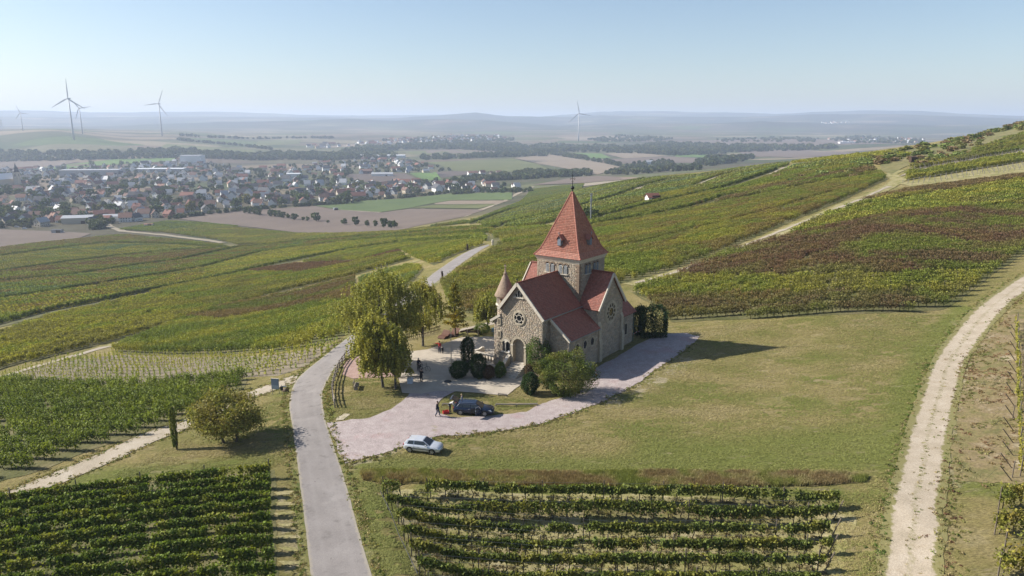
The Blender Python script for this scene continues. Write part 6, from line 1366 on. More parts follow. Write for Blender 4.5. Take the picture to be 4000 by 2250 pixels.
belt([(430,552),(520,540),(600,531),(720,521),(850,514),(905,505),(1010,498),(1130,486)], 150, 5, 'garden hedges at the near edge of the village', poly=False, thick=3); belt([(0,545),(100,550),(120,565),(60,576),(-20,575)], 46, 7, 'bushes at the lower left edge of the village'); belt([(225,560),(250,557),(258,574),(235,578)], 22, 8, 'trees beside the village road mouth')
belt(VILL, 1000, 6.5, 'garden trees and bushes filling the village', hw_=(.8,1.2), name='garden_greenery')
# far roofs past the ones built singly
FH = bpy.data.collections.new('far_house')
for i, (w, r) in enumerate([('wallw','rfbrown'),('wallw','rfdark'),('wallw','rfgrey'),('wallc','rfred')]):
    wm, rm = house_meshes(i % 4, w, r)[:2]; bmx = bmesh.new(); bmx.from_mesh(wm); nf = len(bmx.faces); bmx.from_mesh(rm); me = bpy.data.meshes.new('far_house'); bmx.faces.ensure_lookup_table()
    for f in bmx.faces[nf:]: f.material_index = 1
    bmx.to_mesh(me); bmx.free(); me.materials.append(M[w]); me.materials.append(M[r]); FH.objects.link(bpy.data.objects.new('far_house_%d' % i, me))
def far_town(px, n, label, s=1.0):
    P = hits(px, 60)[:, :2]; lo, hi = P.min(0), P.max(0); q = rng.uniform(lo, hi, (n*6, 2)); q = q[inside(P, q)][:n]; m = len(q); z = ground_z(q[:, 0], q[:, 1])
    scatter('distant_houses', FH, np.column_stack([q, z]), np.column_stack([np.zeros((m,2)), rng.choice([.3,1.87], m)+rng.normal(0,.2,m)]), rng.uniform(.8,1.3,(m,1))*np.ones((1,3))*s, np.full((m,3), .5), label)
far_town(VILL, 330, 'further houses packed among the single ones of the village'); far_town([(980,352),(1100,345),(1250,342),(1290,350),(1200,356),(1000,360)], 150, 'hazy distant town in the valley', 1.3); far_town([(2080,352),(2150,345),(2330,352),(2300,359),(2120,360)], 45, 'hazy distant hamlet on the right plain', .9); far_town([(760,368),(900,360),(1010,360),(1000,365),(800,374)], 40, 'low pale buildings beyond the village', 1.3); far_town([(2060,308),(2130,305),(2150,309),(2080,312)], 22, 'tiny white houses on the far hillside', 1.2)
# ================================================================== wind turbines
M['turb'] = plain('turbine_backlit_grey', (.52,.53,.55), .5, 0, .4, .04)  # white turbines coloured grey, their backlit shade is in the colour
def turbine(base, hub, tower_m, blades, psi, label, R=None):
    bx, by = base; p = hit(bx, by); Hh = zat(bx, hub[1], p[1])-p[2]; dist = math.hypot(p[0], p[1])
    t = tag(empty('wind_turbine', p, math.atan2(-p[0], p[1])*1.0+psi), label, 'wind turbine', 'wind turbines on the plain')
    R = R or Hh*.47; s = Hh/120
    b = MB(); b.lathe([(3.2*s,-3),(2.7*s,Hh*.3),(1.5*s,Hh-2)], (0,0,0), 14); b.build('tower', M['turb'], t, True)
    n = MB(); n.box((0, 2.4*s, Hh), (4.2*s, 11*s, 4.4*s)); n.build('nacelle', M['turb'], t); h = MB(); h.lathe([(.3*s,-2.4*s),(1.7*s,-1*s),(2.1*s,1.2*s)], (0,0,0), 10); hb = h.build('hub', M['turb'], t, True); hb.rotation_euler = (-math.pi/2*-1, 0, 0); hb.location = (0, -4.6*s, Hh)
    for a in blades:
        a = math.radians(a); u = V3((math.sin(a), 0, math.cos(a))); w = V3((math.cos(a), 0, -math.sin(a))); bl = MB(); c0 = V3((0, -4.6*s, Hh)); vs = []
        for f, cw, th in ((.02,.9,.8),(.10,2.3,.7),(.25,2.9,.6),(.6,2.0,.4),(1,.7,.16)):
            for q, y in ((-.35*cw,0),(0,-th),(.9*cw,0),(0,th)): vs.append(c0+u*R*f+w*q*s*1.15+V3((0,y*s,0)))
        bl.add(vs, [(i*4+k, i*4+(k+1) % 4, i*4+4+(k+1) % 4, i*4+4+k) for i in range(4) for k in range(4)]+[(3,2,1,0),(16,17,18,19)]); bl.build('blade', M['turb'], t)
turbine((186,351), (175,248), 140, (2,122,242), -.5, 'nearest and tallest wind turbine of the left group')
turbine((208,337), (206,272), 140, (-38,82,202), -.4, 'smaller wind turbine just right of the tallest one')
turbine((408,341), (403,261), 140, (24,144,264), -.5, 'wind turbine standing alone between the left group and the centre')
turbine((58,329), (55,284), 140, (-22,98,218), -.4, 'faint wind turbine at the far left in the haze')
turbine((1455,355), (1456,285), 120, (-11,100,229), .15, 'white wind turbine standing right of the chapel spire')
def pylon():
    p = hit(6, 328); H = zat(6, 300, p[1])-p[2]; b = MB()
    for sx in (-1, 1):
        for sy in (-1, 1): b.tube([(sx*4,sy*4,-1),(sx*.6,sy*.6,H)], [.5,.3], 4)
    for z, w in ((.62,9),(.75,7),(.88,5)): b.tube([(-w,0,H*z),(w,0,H*z)], .4, 4)
    for k in range(5): z0, z1 = H*k/5, H*(k+1)/5; w0, w1 = 4-3.4*k/5, 4-3.4*(k+1)/5; b.tube([(-w0,-w0,z0),(w1,-w1,z1)], .22, 3); b.tube([(w0,-w0,z0),(-w1,-w1,z1)], .22, 3)
    tag(b.build('power_pylon', M['zinc'], None, loc=Vector([float(q) for q in p])), 'lattice power pylon at the far left frame edge', 'pylon')
pylon()
# ================================================================== right shoulder: scrub, pale posts
P0 = hits([(2262,446),(2300,424),(2600,372),(2600,386),(2290,438)]); drape('pale_soil', P0, M['f_pale'], .12, .2, 301); drape('pale_soil', hits([(2255,462),(2330,452),(2600,404),(2600,432),(2290,470)]), M['straw'], .12, .3, 302)
drape('scrub_ground', hits([(2210,398),(2300,372),(2420,350),(2500,330),(2600,306),(2600,330),(2480,362),(2390,392),(2280,418),(2240,440),(2215,428)], 40), surf('scrub_ground', [(.3, (.13,.145,.05)), (.5, (.20,.185,.075)), (.7, (.26,.22,.11))], .08, .6, .35, .95), .1, .3, 303)
def posts_block(px, label, dirpx, sp, st, h=1.9):
    P = hits(px)[:, :2]; a, b_ = hit(*dirpx[0]), hit(*dirpx[1]); q = rows_in(P, math.atan2(b_[1]-a[1], b_[0]-a[0]), sp, st, .5); m = len(q); z = ground_z(q[:, 0], q[:, 1])
    scatter('vineyard_stakes', PO, np.column_stack([q, z]), np.column_stack([rng.normal(0,.05,(m,2)), np.zeros(m)]), np.ones((m,3))*np.array([1,1,h]), np.full((m,3), .5), label)
PO = bpy.data.collections.new('stake'); _b = MB(); _b.box((0,0,.45), (.09,.09,1.1)); PO.objects.link(bpy.data.objects.new('stake_0', mesh_of(_b, M['trimwood'])))
posts_block([(2266,446),(2300,425),(2600,373),(2600,385),(2290,437)], 'rows of bare stakes on the pale plot high on the slope', ((2280,440),(2576,386)), 2.4, 2.6); posts_block([(2262,462),(2600,406),(2600,424),(2300,468)], 'young stakes on the lower pale plot', ((2280,460),(2576,412)), 2.6, 2.4, 1.3)
posts_block([(1952,540),(1985,530),(2012,528),(1990,541)], 'small block of grey stakes beside the upper track', ((1955,541),(1990,541)), 2.2, 2.0, 1.7)
rs = random.Random(4); sc_pts = []
for (x0, y0, x1, y1, n, sp) in [(2240,392,2420,352,30,7),(2420,352,2580,312,26,6),(2130,440,2260,395,26,9),(1950,455,2150,438,18,7),(2290,405,2420,378,16,8), (2430,345,2585,314,30,5), (2380,372,2480,350,16,6)]:
    for k in range(n):
        f = rs.random(); sc_pts.append((x0+(x1-x0)*f+rs.uniform(-8,8), y0+(y1-y0)*f+rs.gauss(0, sp)))
for i, (x, y) in enumerate(sc_pts):
    if y < np.interp(x, [1950,2250,2430,2500,2576], [412,380,352,333,311]): y = float(np.interp(x, [1950,2250,2430,2500,2576], [414,382,354,335,313]))
    p = hit(x, y)
    if np.hypot(p[0], p[1]) > 580: continue
    hue = rs.choices(['olive','reddish brown','fresh green','mid green'], [3,2.5,3,1])[0]; h = rs.uniform(1.1, 3.1)
    lb = '%s %s shrub %s' % (hue, 'tall' if h > 2.2 else 'low', 'on the hill crest' if x > 2420 else 'in the scrub beside the track junction' if x < 2260 and x > 2150 else 'in the scrub strip of the upper slope' if x < 2150 else 'in the scrub below the crest')
    t = far_tree(p-np.array([0,0,h*.12]), h, h*rs.uniform(1.1,1.9), hue, 'round', lb, 'shrubs on the upper right slope'); t.name = 'shrub'; t['category'] = 'shrub'; RUN.append((lb, x, t))

by = {}
for lb, x, o in RUN: by.setdefault(lb, []).append((x, o))
ORDW = ['first','second','third','fourth','fifth','sixth','seventh','eighth','ninth','tenth','eleventh','twelfth','thirteenth','fourteenth','fifteenth']
for lb, q in by.items():
    if len(q) > 1:
        for k, (x, o) in enumerate(sorted(q, key=lambda w: w[0])): o['label'] = lb+', '+(ORDW[k] if k < 15 else 'one of the last')+' from left'

for (x, y), lb in [((2296,409), 'small dark wooden hide at the end of the green vine strip'), ((2393,348), 'small dark box on the hill crest above the scrub'), ((2381,371), 'pale topped box among the scrub on the hill')]:
    p = hit(x, y); b = MB(); b.box((0,0,1.1), (2.2,1.8,1.8)); b.prism([(-1.3,-1.1,2.0),(1.3,-1.1,2.0),(1.3,1.1,2.3),(-1.3,1.1,2.3)], (0,0,.12)); tag(b.build('wooden_hide', M['wood'], None, loc=Vector([float(q) for q in p])), lb, 'hut')
# ================================================================== cars
M['silver'] = plain('silver_paint', (.74,.76,.80), .28, .35, .5, .03); M['navy'] = plain('dark_blue_paint', (.012,.022,.05), .22, .2, .6, .05); M['carglass'] = plain('car_glass', (.02,.025,.03), .08, 0, .7, .05)
M['tyre'] = plain('tyre', (.02,.02,.02), .8, 0, .2); M['rim'] = plain('rim', (.55,.56,.58), .35, .6, .5); M['blackpl'] = plain('black_plastic', (.03,.03,.032), .6); M['redlamp'] = plain('tail_lamp', (.45,.02,.02), .3); M['lamp'] = plain('head_lamp', (.75,.78,.82), .15, 0, .7); M['chrome'] = plain('chrome', (.75,.76,.78), .15, .9, .5)
def loft(b, secs, close=True):
    n = len(secs[0]); vs = [p for s in secs for p in s]; fs = [(i*n+k, i*n+(k+1) % n, (i+1)*n+(k+1) % n, (i+1)*n+k) for i in range(len(secs)-1) for k in range(n)]
    fs += [tuple(range(n))[::-1], tuple((len(secs)-1)*n+k for k in range(n))]; b.add(vs, fs)
def car(loc, rz, sc, paint, label, wagon, category='car', open_parts=False):
    """x forward; built from stations along the car"""
    t = tag(empty('parked_car', loc, rz), label, category); t.scale = (sc,)*3; L = 4.75 if wagon else 4.15; w = .91 if wagon else .865; wb = 1.40 if wagon else 1.255; r = .335 if wagon else .31
    x0, x1 = (-L/2, L/2); H = 1.46 if wagon else 1.44; belt = .93
    # rows: x, half width, z low, z belt (top of the lower body)
    st = [(x0,.74*w,.45,.80),(x0+.08,.90*w,.30,.90),(x0+.35,.98*w,.22,belt+.02),(x0+1.0,w,.20,belt),(0,w,.19,belt-.01),(x1-1.35,w,.20,belt-.03),(x1-1.0,.99*w,.20,belt-.07),(x1-.45,.95*w,.22,.80),(x1-.14,.86*w,.25,.70),(x1,.66*w,.34,.58)]
    secs = []
    for x, hw_, zl, zb in st: secs.append([(x,-hw_*.86,zl),(x,hw_*.86,zl),(x,hw_,zl+.14),(x,hw_*1.0,(zl+zb)/2+.08),(x,hw_*.97,zb-.06),(x,hw_*.80,zb+.015),(x,-hw_*.80,zb+.015),(x,-hw_*.97,zb-.06),(x,-hw_,(zl+zb)/2+.08),(x,-hw_,zl+.14)])
    b = MB(); loft(b, secs); b.build('body', paint, t, True)
    if wagon: cab = [(x0+.12,belt-.02,.80),(x0+.62,H-.05,.66),(x0+1.7,H,.68),(x1-2.05,H-.03,.67),(x1-1.18,belt-.06,.84)]
    else: cab = [(x0+.14,belt-.02,.80),(x0+.55,H-.06,.64),(x0+1.3,H,.67),(x1-1.95,H-.02,.66),(x1-1.08,belt-.06,.83)]
    # cabin shell
    secs = []
    for x, z, k in cab:
        zb = belt-.08; k0 = .93; f = (z-zb)/(H-zb); wt = w*(k0*(1-f)+.70*f) if f > 0 else w*k0
        secs.append([(x,-w*k0,zb),(x,w*k0,zb),(x,wt,z-.05),(x,wt*.86,z),(x,-wt*.86,z),(x,-wt,z-.05)])
    b = MB(); loft(b, secs); cb = b.build('cabin', paint, t)
    def side(x, z): f = (z-(belt-.08))/(H-belt+.08); return w*(.93*(1-f)+.70*f)
    zt, zb = H-.12, belt+.03
    if wagon: wins = [[(x0+.50,zb+.05),(x0+1.12,zb),(x0+1.12,zt),(x0+.78,zt-.04)],[(x0+1.18,zb),(x0+2.08,zb),(x0+2.08,zt),(x0+1.18,zt)],[(x0+2.14,zb),(x1-1.42,zb),(x1-1.98,zt),(x0+2.14,zt)]]
    else: wins = [[(x0+.50,zb),(x0+1.22,zb),(x0+1.22,zt),(x0+.68,zt-.03)],[(x0+1.30,zb),(x1-1.28,zb),(x1-1.84,zt),(x0+1.30,zt)]]
    for s in (-1, 1):
        for q in wins:
            g = MB(); g.prism([(x, s*(side(x,z)+.004), z) for x, z in q], (0, s*.012, 0)); g.build('side_window', M['carglass'], t)
        tr_ = MB(); 
        if wagon: tr_.tube([(wins[0][0][0]-.04, s*(side(0,zb)+.01), zb+.05),(wins[0][3][0]-.02, s*(side(0,zt)+.02), zt+.02),(wins[2][3][0], s*(side(0,zt)+.02), zt+.03),(wins[2][2][0], s*(side(0,zt)+.02), zt+.01)], .018, 4); tr_.build('window_trim', M['chrome'], t)
        else: tr_.box((-.1, s*(w+.012), .52), (2.1,.03,.07)); tr_.build('rub_strip', M['blackpl'], t)
        for x in (-wb-.02 if not wagon else -wb-.05, wb-.02 if not wagon else wb+.02):
            a = MB(); a.prism([(x+(r+.06)*math.cos(q), s*(w-.10), r+(r+.06)*math.sin(q)) for q in np.linspace(-.35, math.pi+.35, 14)], (0, s*.108, 0)); a.build('wheel_arch', M['blackpl'], t)
            wl = MB(); wl.prism([(x+r*math.cos(q), s*(w-.18), r+r*math.sin(q)) for q in np.linspace(0, 2*math.pi, 20, endpoint=False)], (0, s*.205, 0)); ty = wl.build('wheel', M['tyre'], t)
            rm = MB(); rm.prism([(x+r*.66*math.cos(q), s*(w+.02), r+r*.66*math.sin(q)) for q in np.linspace(0, 2*math.pi, 18, endpoint=False)], (0, s*.012, 0)); rm.build('rim', M['rim'], ty)
            sp_ = MB()
            for k in range(5):
                q = k*2*math.pi/5+.3; q2 = q+.62; sp_.prism([(x+rr*math.cos(qq), s*(w+.033), r+rr*math.sin(qq)) for rr, qq in ((r*.22,q+.1),(r*.58,q),(r*.58,q2),(r*.22,q2-.1))], (0, s*.004, 0))
            sp_.build('rim_openings', M['blackpl'], ty)
        hl = MB(); hl.prism([(x1-.30,s*.60*w,.62),(x1-.30,s*.93*w,.62),(x1-.52,s*.965*w,.74),(x1-.24,s*.60*w,.72)], (.14,0,-.02)); hl.build('headlight', M['lamp'], t)
        tl_ = MB(); tl_.box((x0+.10, s*.76*w, .80), (.14,.24,.2)); tl_.build('tail_light', M['redlamp'], t)
        mi = MB(); mi.box((x1-1.52, s*(w+.06), belt+.06), (.12,.2,.13)); mi.build('mirror', paint, t)
        dh = MB(); dh.box((x0+1.62 if not wagon else x0+1.95, s*(w+.015), .80), (.16,.03,.035)); dh.build('door_handle', M['chrome'] if wagon else paint, t)
        for xl in ((x0+1.26, x1-1.3) if not wagon else (x0+1.15, x0+2.11, x1-1.35)):
            dl_ = MB(); dl_.box((xl, s*(w+.002), .58), (.014,.012,.6)); dl_.build('door_gap', M['blackpl'], t)
    def glassq(nm, i, k, e=.10):
        (xa, za, _), (xb, zb_, _) = cab[i], cab[k]; f = lambda q: (xa+(xb-xa)*q, za+(zb_-za)*q); (xa_, za_), (xb_, zb2) = f(.08), f(.92); ya = side(0, za_)*.86; yb = side(0, zb2)*.84; n = V3((-(zb_-za), 0, xb-xa)).normalized(); n = n if n.z > 0 else -n
        g = MB(); g.prism([V3((xa_,-ya,za_))+n*.004, V3((xa_,ya,za_))+n*.004, V3((xb_,yb,zb2))+n*.004, V3((xb_,-yb,zb2))+n*.004], n*.012); g.build(nm, M['carglass'], t)
    if not open_parts: glassq('rear_window', 0, 1)
    glassq('windscreen', 4, 3)
    bp = MB(); bp.box((x1-.06,0,.42), (.14,w*1.25,.12)); bp.build('bumper', M['blackpl'] if not wagon else paint, t); gr = MB(); gr.box((x1-.10,0,.60), (.1,w*.95,.10) if not wagon else (.16,w*.8,.26)); gr.build('grille', M['blackpl'], t)
    npl = MB(); npl.box((x1+.02,0,.40), (.02,.50,.11)); npl.build('number_plate', M['rfwhite'], t); npl = MB(); npl.box((x0-.01,0,.62), (.02,.50,.11)); npl.build('number_plate', M['rfwhite'], t)
    if wagon:
        for s in (-1, 1): rr = MB(); rr.tube([(x0+.7,s*.6,H-.02),(x0+.9,s*.6,H+.05),(x1-2.4,s*.6,H+.05),(x1-2.2,s*.6,H-.02)], .02, 5); rr.build('roof_rail', M['chrome'], t)
    else: an = MB(); an.tube([(x0+.75,0,H-.04),(x0+.35,0,H+.25)], .008, 4); an.build('antenna', M['blackpl'], t)
    if open_parts:
        R = Matrix.Rotation(math.radians(12), 3, 'Y'); g = MB(); o = V3((x0+.60,0,H-.02)); 
        g.add([o+V3((0,-.64,0)), o+V3((0,.64,0)), o+V3((-.75,.70,.48)), o+V3((-.75,-.70,.48)), o+V3((-1.02,.72,.30)), o+V3((-1.02,-.72,.30)), o+V3((0,-.64,-.06)), o+V3((0,.64,-.06)), o+V3((-.72,.68,.40)), o+V3((-.72,-.68,.40)), o+V3((-.97,.7,.24)), o+V3((-.97,-.7,.24))],
              [(0,1,2,3),(3,2,4,5),(6,9,8,7),(9,11,10,8),(0,3,9,6),(1,7,8,2),(3,5,11,9),(2,8,10,4),(5,4,10,11),(0,6,7,1)]); tg = g.build('tailgate', paint, t)
        q = MB(); q.prism([o+V3((-.10,-.52,.075)), o+V3((-.10,.52,.075)), o+V3((-.66,.56,.435)), o+V3((-.66,-.56,.435))], (0,0,.012)); q.build('rear_window', M['carglass'], tg)
        bt = MB(); bt.box((x0+.28,0,.80), (.40,1.2,.16)); bt.build('boot_opening', M['blackpl'], t)
        hx = x1-1.34; a = math.radians(58); ux, uy = -math.cos(a), -math.sin(a); d = MB(); d.prism([(hx,-w-.01,.30),(hx+ux*1.0,-w+uy*1.0,.32),(hx+ux*1.02,-w+uy*1.02,.92),(hx,-w-.01,.90)], (-uy*.08, ux*.08, 0)); dr_ = d.build('open_door', paint, t)
        f = MB(); f.tube([(hx+ux*.1,-w+uy*.1,.9),(hx+ux*.45,-w+.12+uy*.45,1.32),(hx+ux*.98,-w+.1+uy*.98,1.34),(hx+ux*1.0,-w+uy*1.0,.92)], .025, 5); f.build('door_frame', M['chrome'], dr_)
        it = MB(); it.prism([(x0+2.16,-w-.004,.34),(hx-.04,-w-.004,.34),(hx-.04,-w-.004,.92),(x0+2.16,-w-.004,.92)], (0,-.01,0)); it.build('door_opening', M['blackpl'], t)
    return t
def gpt(x, y): return hit(x, y)
ga, gb = hit(1036,1141.5), hit(1091,1143.5); gm = (ga+gb)/2; gm[1] += .72
gm[2] = float(ground_z(gm[0], gm[1]))+.04; car(gm, math.radians(-13), .87, M['silver'], 'silver three door hatchback parked on the grass at the gravel edge', False)
aa, ab = hit(1161.5,1047), hit(1221,1046); am = (aa+ab)/2; am[1] += .74; am[2] = float(ground_z(am[0], am[1]))+.04
audi = car(am, math.radians(-7), .90, M['navy'], 'dark blue estate car with raised tailgate and open front door', True, open_parts=True)
# ================================================================== people
M['skin'] = plain('skin', (.48,.30,.22), .6); SKM = {}
def cloth(name, c): return SKM.setdefault(name, plain(name, c, .85, 0, .15, .12, 6))
def skin_part(name, verts, edges, radii, mat, parent, root=0):
    me = bpy.data.meshes.new(name); me.from_pydata([tuple(v) for v in verts], edges, []); me.materials.append(mat)
    o = bpy.data.objects.new(name, me); COL.objects.link(o); o.parent = parent
    m = o.modifiers.new('skin', 'SKIN'); me.skin_vertices.new() if not me.skin_vertices else None
    for i, r in enumerate(radii):
        q = r if isinstance(r, tuple) else (r, r); me.skin_vertices[0].data[i].radius = q; me.skin_vertices[0].data[i].use_root = (i == root)
    m.use_smooth_shade = True; s = o.modifiers.new('subd', 'SUBSURF'); s.levels = s.render_levels = 1
    return o
def person(px, rz, H, label, top, legs, hair, pose='stand', bareleg=False, shoe=(.05,.045,.04), hold=None, world=None, group='people on the chapel terrace'):
    p = world if world is not None else hit(*px); t = tag(empty('person', p, rz), label, 'person', group); s = H/1.75; t.scale = (s,)*3
    # joints, facing -Y;  x to the person's left
    J = {'pel': (0,0,.95), 'spi': (0,.01,1.12), 'che': (0,.01,1.33), 'nec': (0,0,1.48), 'hea': (0,-.01,1.60), 'top': (0,0,1.74), 'shl': (.17,.01,1.42), 'shr': (-.17,.01,1.42), 'ell': (.22,.03,1.16), 'elr': (-.22,.03,1.16), 'hal': (.22,-.06,.90), 'har': (-.22,-.06,.90),
         'hil': (.09,0,.92), 'hir': (-.09,0,.92), 'knl': (.10,-.02,.50), 'knr': (-.10,-.02,.50), 'anl': (.11,.02,.09), 'anr': (-.11,.02,.09), 'tol': (.12,-.15,.035), 'tor': (-.12,-.15,.035)}
    if pose == 'bend':
        for k, v in {'spi': (0,-.12,1.06), 'che': (0,-.32,1.14), 'nec': (0,-.44,1.20), 'hea': (0,-.55,1.23), 'top': (0,-.66,1.27), 'shl': (.17,-.38,1.18), 'shr': (-.17,-.38,1.18), 'ell': (.2,-.45,.93), 'elr': (-.2,-.45,.93), 'hal': (.14,-.65,.80), 'har': (-.14,-.65,.80), 'pel': (0,.05,.95)}.items(): J[k] = v
    elif pose == 'walk':
        for k, v in {'knl': (.10,-.16,.50), 'anl': (.11,-.20,.09), 'tol': (.12,-.37,.04), 'knr': (-.10,.02,.50), 'anr': (-.11,.24,.12), 'tor': (-.12,.10,.04)}.items(): J[k] = v
    elif pose == 'push':
        for k, v in {'ell': (.24,-.08,1.18), 'elr': (-.24,-.08,1.18), 'hal': (.22,-.34,1.05), 'har': (-.20,-.36,1.05)}.items(): J[k] = v
    elif pose == 'point':
        for k, v in {'elr': (-.42,-.05,1.38), 'har': (-.66,-.10,1.40)}.items(): J[k] = v
    elif pose == 'camera':
        for k, v in {'ell': (.24,-.12,1.22), 'elr': (-.24,-.12,1.22), 'hal': (.08,-.30,1.38), 'har': (-.08,-.30,1.38)}.items(): J[k] = v
    K = list(J); ix = {k: i for i, k in enumerate(K)}
    E = [('pel','spi'),('spi','che'),('che','nec'),('nec','hea'),('hea','top'),('che','shl'),('che','shr'),('shl','ell'),('shr','elr'),('ell','hal'),('elr','har'),('pel','hil'),('pel','hir'),('hil','knl'),('hir','knr'),('knl','anl'),('knr','anr'),('anl','tol'),('anr','tor')]
    R = {'pel': .13, 'spi': .115, 'che': .135, 'nec': .055, 'hea': .098, 'top': .06, 'shl': .07, 'shr': .07, 'ell': .045, 'elr': .045, 'hal': .034, 'har': .034, 'hil': .09, 'hir': .09, 'knl': .058, 'knr': .058, 'anl': .04, 'anr': .04, 'tol': .034, 'tor': .034}
    # fingers and thumb
    ex, er = [], []
    V_ = [J[k] for k in K]; RR_ = [R[k]*.9 for k in K]; ED = [(ix[a], ix[b_]) for a, b_ in E]
    for h, e in (('hal','ell'),('har','elr')):
        d = (V3(J[h])-V3(J[e])).normalized(); sd = d.cross(V3((0,1,.2))).normalized()
        for k in range(5):
            a = V3(J[h])+d*.06+sd*(.022*(k-1.5)) if k < 4 else V3(J[h])+sd*.05+d*.02; L_ = (.055,.068,.064,.05,.04)[k]; i = len(V_); V_ += [tuple(a), tuple(a+d*L_+V3((0,-.012,0)))]; RR_ += [.011,.008]; ED += [(ix[h], i), (i, i+1)]
    body_ = skin_part('body', V_, ED, RR_, M['skin'], t, 0)
    q = lambda ks: [J[k] for k in ks]
    sk = ['pel','spi','che','nec','shl','shr','ell','elr']; fa = [tuple(V3(J['ell']).lerp(V3(J['hal']), .82)), tuple(V3(J['elr']).lerp(V3(J['har']), .82))]
    nk = tuple(V3(J['che']).lerp(V3(J['nec']), .72)); hem = tuple(V3(J['pel'])+V3((0,0,-.08)))
    skin_part('jacket', [hem, J['pel'], J['spi'], J['che'], nk, J['shl'], J['shr'], J['ell'], J['elr']]+fa, [(0,1),(1,2),(2,3),(3,4),(3,5),(3,6),(5,7),(6,8),(7,9),(8,10)], [(.165,.12),(.165,.125),(.15,.12),(.17,.125),.08,.085,.085,.062,.062,.05,.05], cloth(*top), t, 1)
    kl = ['pel','hil','hir','knl','knr']; an = [tuple(V3(J['knl']).lerp(V3(J['anl']), .92)), tuple(V3(J['knr']).lerp(V3(J['anr']), .92))]
    skin_part('trousers', q(kl)+an, [(0,1),(0,2),(1,3),(2,4),(3,5),(4,6)], [(.15,.12),.105,.105,.078,.078,.062,.062], cloth(*legs), t, 0)
    for s in ('l', 'r'): skin_part('shoe', [J['an'+s], tuple(V3(J['to'+s])+V3((0,-.03,0)))], [(0,1)], [.06,.048], cloth('shoe_leather', shoe), t)
    hd, tp = V3(J['hea']), V3(J['top']); up = (tp-hd).normalized(); bk = up.cross(V3((1,0,0))).normalized()
    hr_ = MB(); n = 10
    for i in range(5):
        pass
    hv, hf = [], []
    for i in range(6):
        th = i/5*1.75
        for k in range(n):
            ph = 2*math.pi*k/n; lx, lb, lu = math.sin(th)*math.cos(ph)*.092, math.sin(th)*math.sin(ph)*.108, math.cos(th)*.115
            if math.sin(ph)*math.sin(th) > .55: lu = max(lu, .045)
            hv.append(tuple(hd+V3((1,0,0))*lx-bk*(lb-.008)*-1+up*(lu+.055)))
    hf = [(i*n+k, i*n+(k+1) % n, (i+1)*n+(k+1) % n, (i+1)*n+k) for i in range(5) for k in range(n)]
    hr_.add(hv, hf); hr_.build('hair', cloth(*hair), t, True)
    fc = MB(); f_ = -bk if True else bk
    for sx in (-.034, .034): fc.box(hd+V3((sx,0,0))+bk*.093*(-1 if bk.y > 0 else 1)+up*.045, (.022,.014,.012))
    fc.build('eyes', M['glass'], t); ns = MB(); ns.box(hd+bk*.102*(-1 if bk.y > 0 else 1)+up*.015, (.024,.034,.045)); ns.build('nose', M['skin'], t)
    mo = MB(); mo.box(hd+bk*.094*(-1 if bk.y > 0 else 1)-up*.03, (.045,.012,.01)); mo.build('mouth', cloth('lips', (.30,.13,.11)), t)
    for sx in (-1, 1): er_ = MB(); er_.box(hd+V3((sx*.096,0,0))+up*.02, (.018,.035,.055)); er_.build('ear', M['skin'], t)
    return t
JN = ('jeans_cloth', (.035,.055,.10)); DK = ('dark_cloth', (.03,.032,.04)); GH = ('grey_hair', (.45,.44,.42)); BH = ('brown_hair', (.06,.04,.028)); BLH = ('blond_hair', (.42,.33,.18))
person((1101,1048), math.radians(75), 1.72, 'person in dark jacket and blue jeans standing on the gravel watching the car', ('dark_jacket', (.035,.035,.05)), JN, BH, 'walk')
pw_ = am+np.array([-2.55, .1, 0]); pw_[2] = float(ground_z(pw_[0], pw_[1]))+.03
person(None, math.radians(82), 1.68, 'person in white jacket bending into the open car boot', ('white_jacket', (.62,.61,.58)), DK, BLH, 'bend', world=pw_)
pv = am+np.array([-1.35, 1.15, 0]); pv[2] = float(ground_z(pv[0], pv[1]))+.02
person(None, math.radians(-100), 1.66, 'blond person standing behind the dark car, only the head showing', ('grey_jacket', (.25,.25,.27)), DK, BLH, 'stand', world=pv)
person((1106,889), math.radians(-20), 1.74, 'person in red shirt stretching an arm out on the shaded plaza', ('red_shirt', (.40,.04,.03)), ('navy_cloth', (.03,.035,.06)), BH, 'point')
person((1113.5,890), math.radians(20), 1.05, 'small child in dark clothes beside the person in red', DK, DK, BH, 'stand')
person((1053,934), math.radians(50), 1.75, 'grey haired person in dark coat pushing a bicycle', ('dark_coat', (.03,.032,.045)), ('grey_trousers', (.10,.10,.11)), GH, 'push')
person((1060,962), math.radians(160), 1.68, 'dark haired person in black raising both hands to the face', ('black_top', (.022,.022,.028)), DK, BH, 'camera')
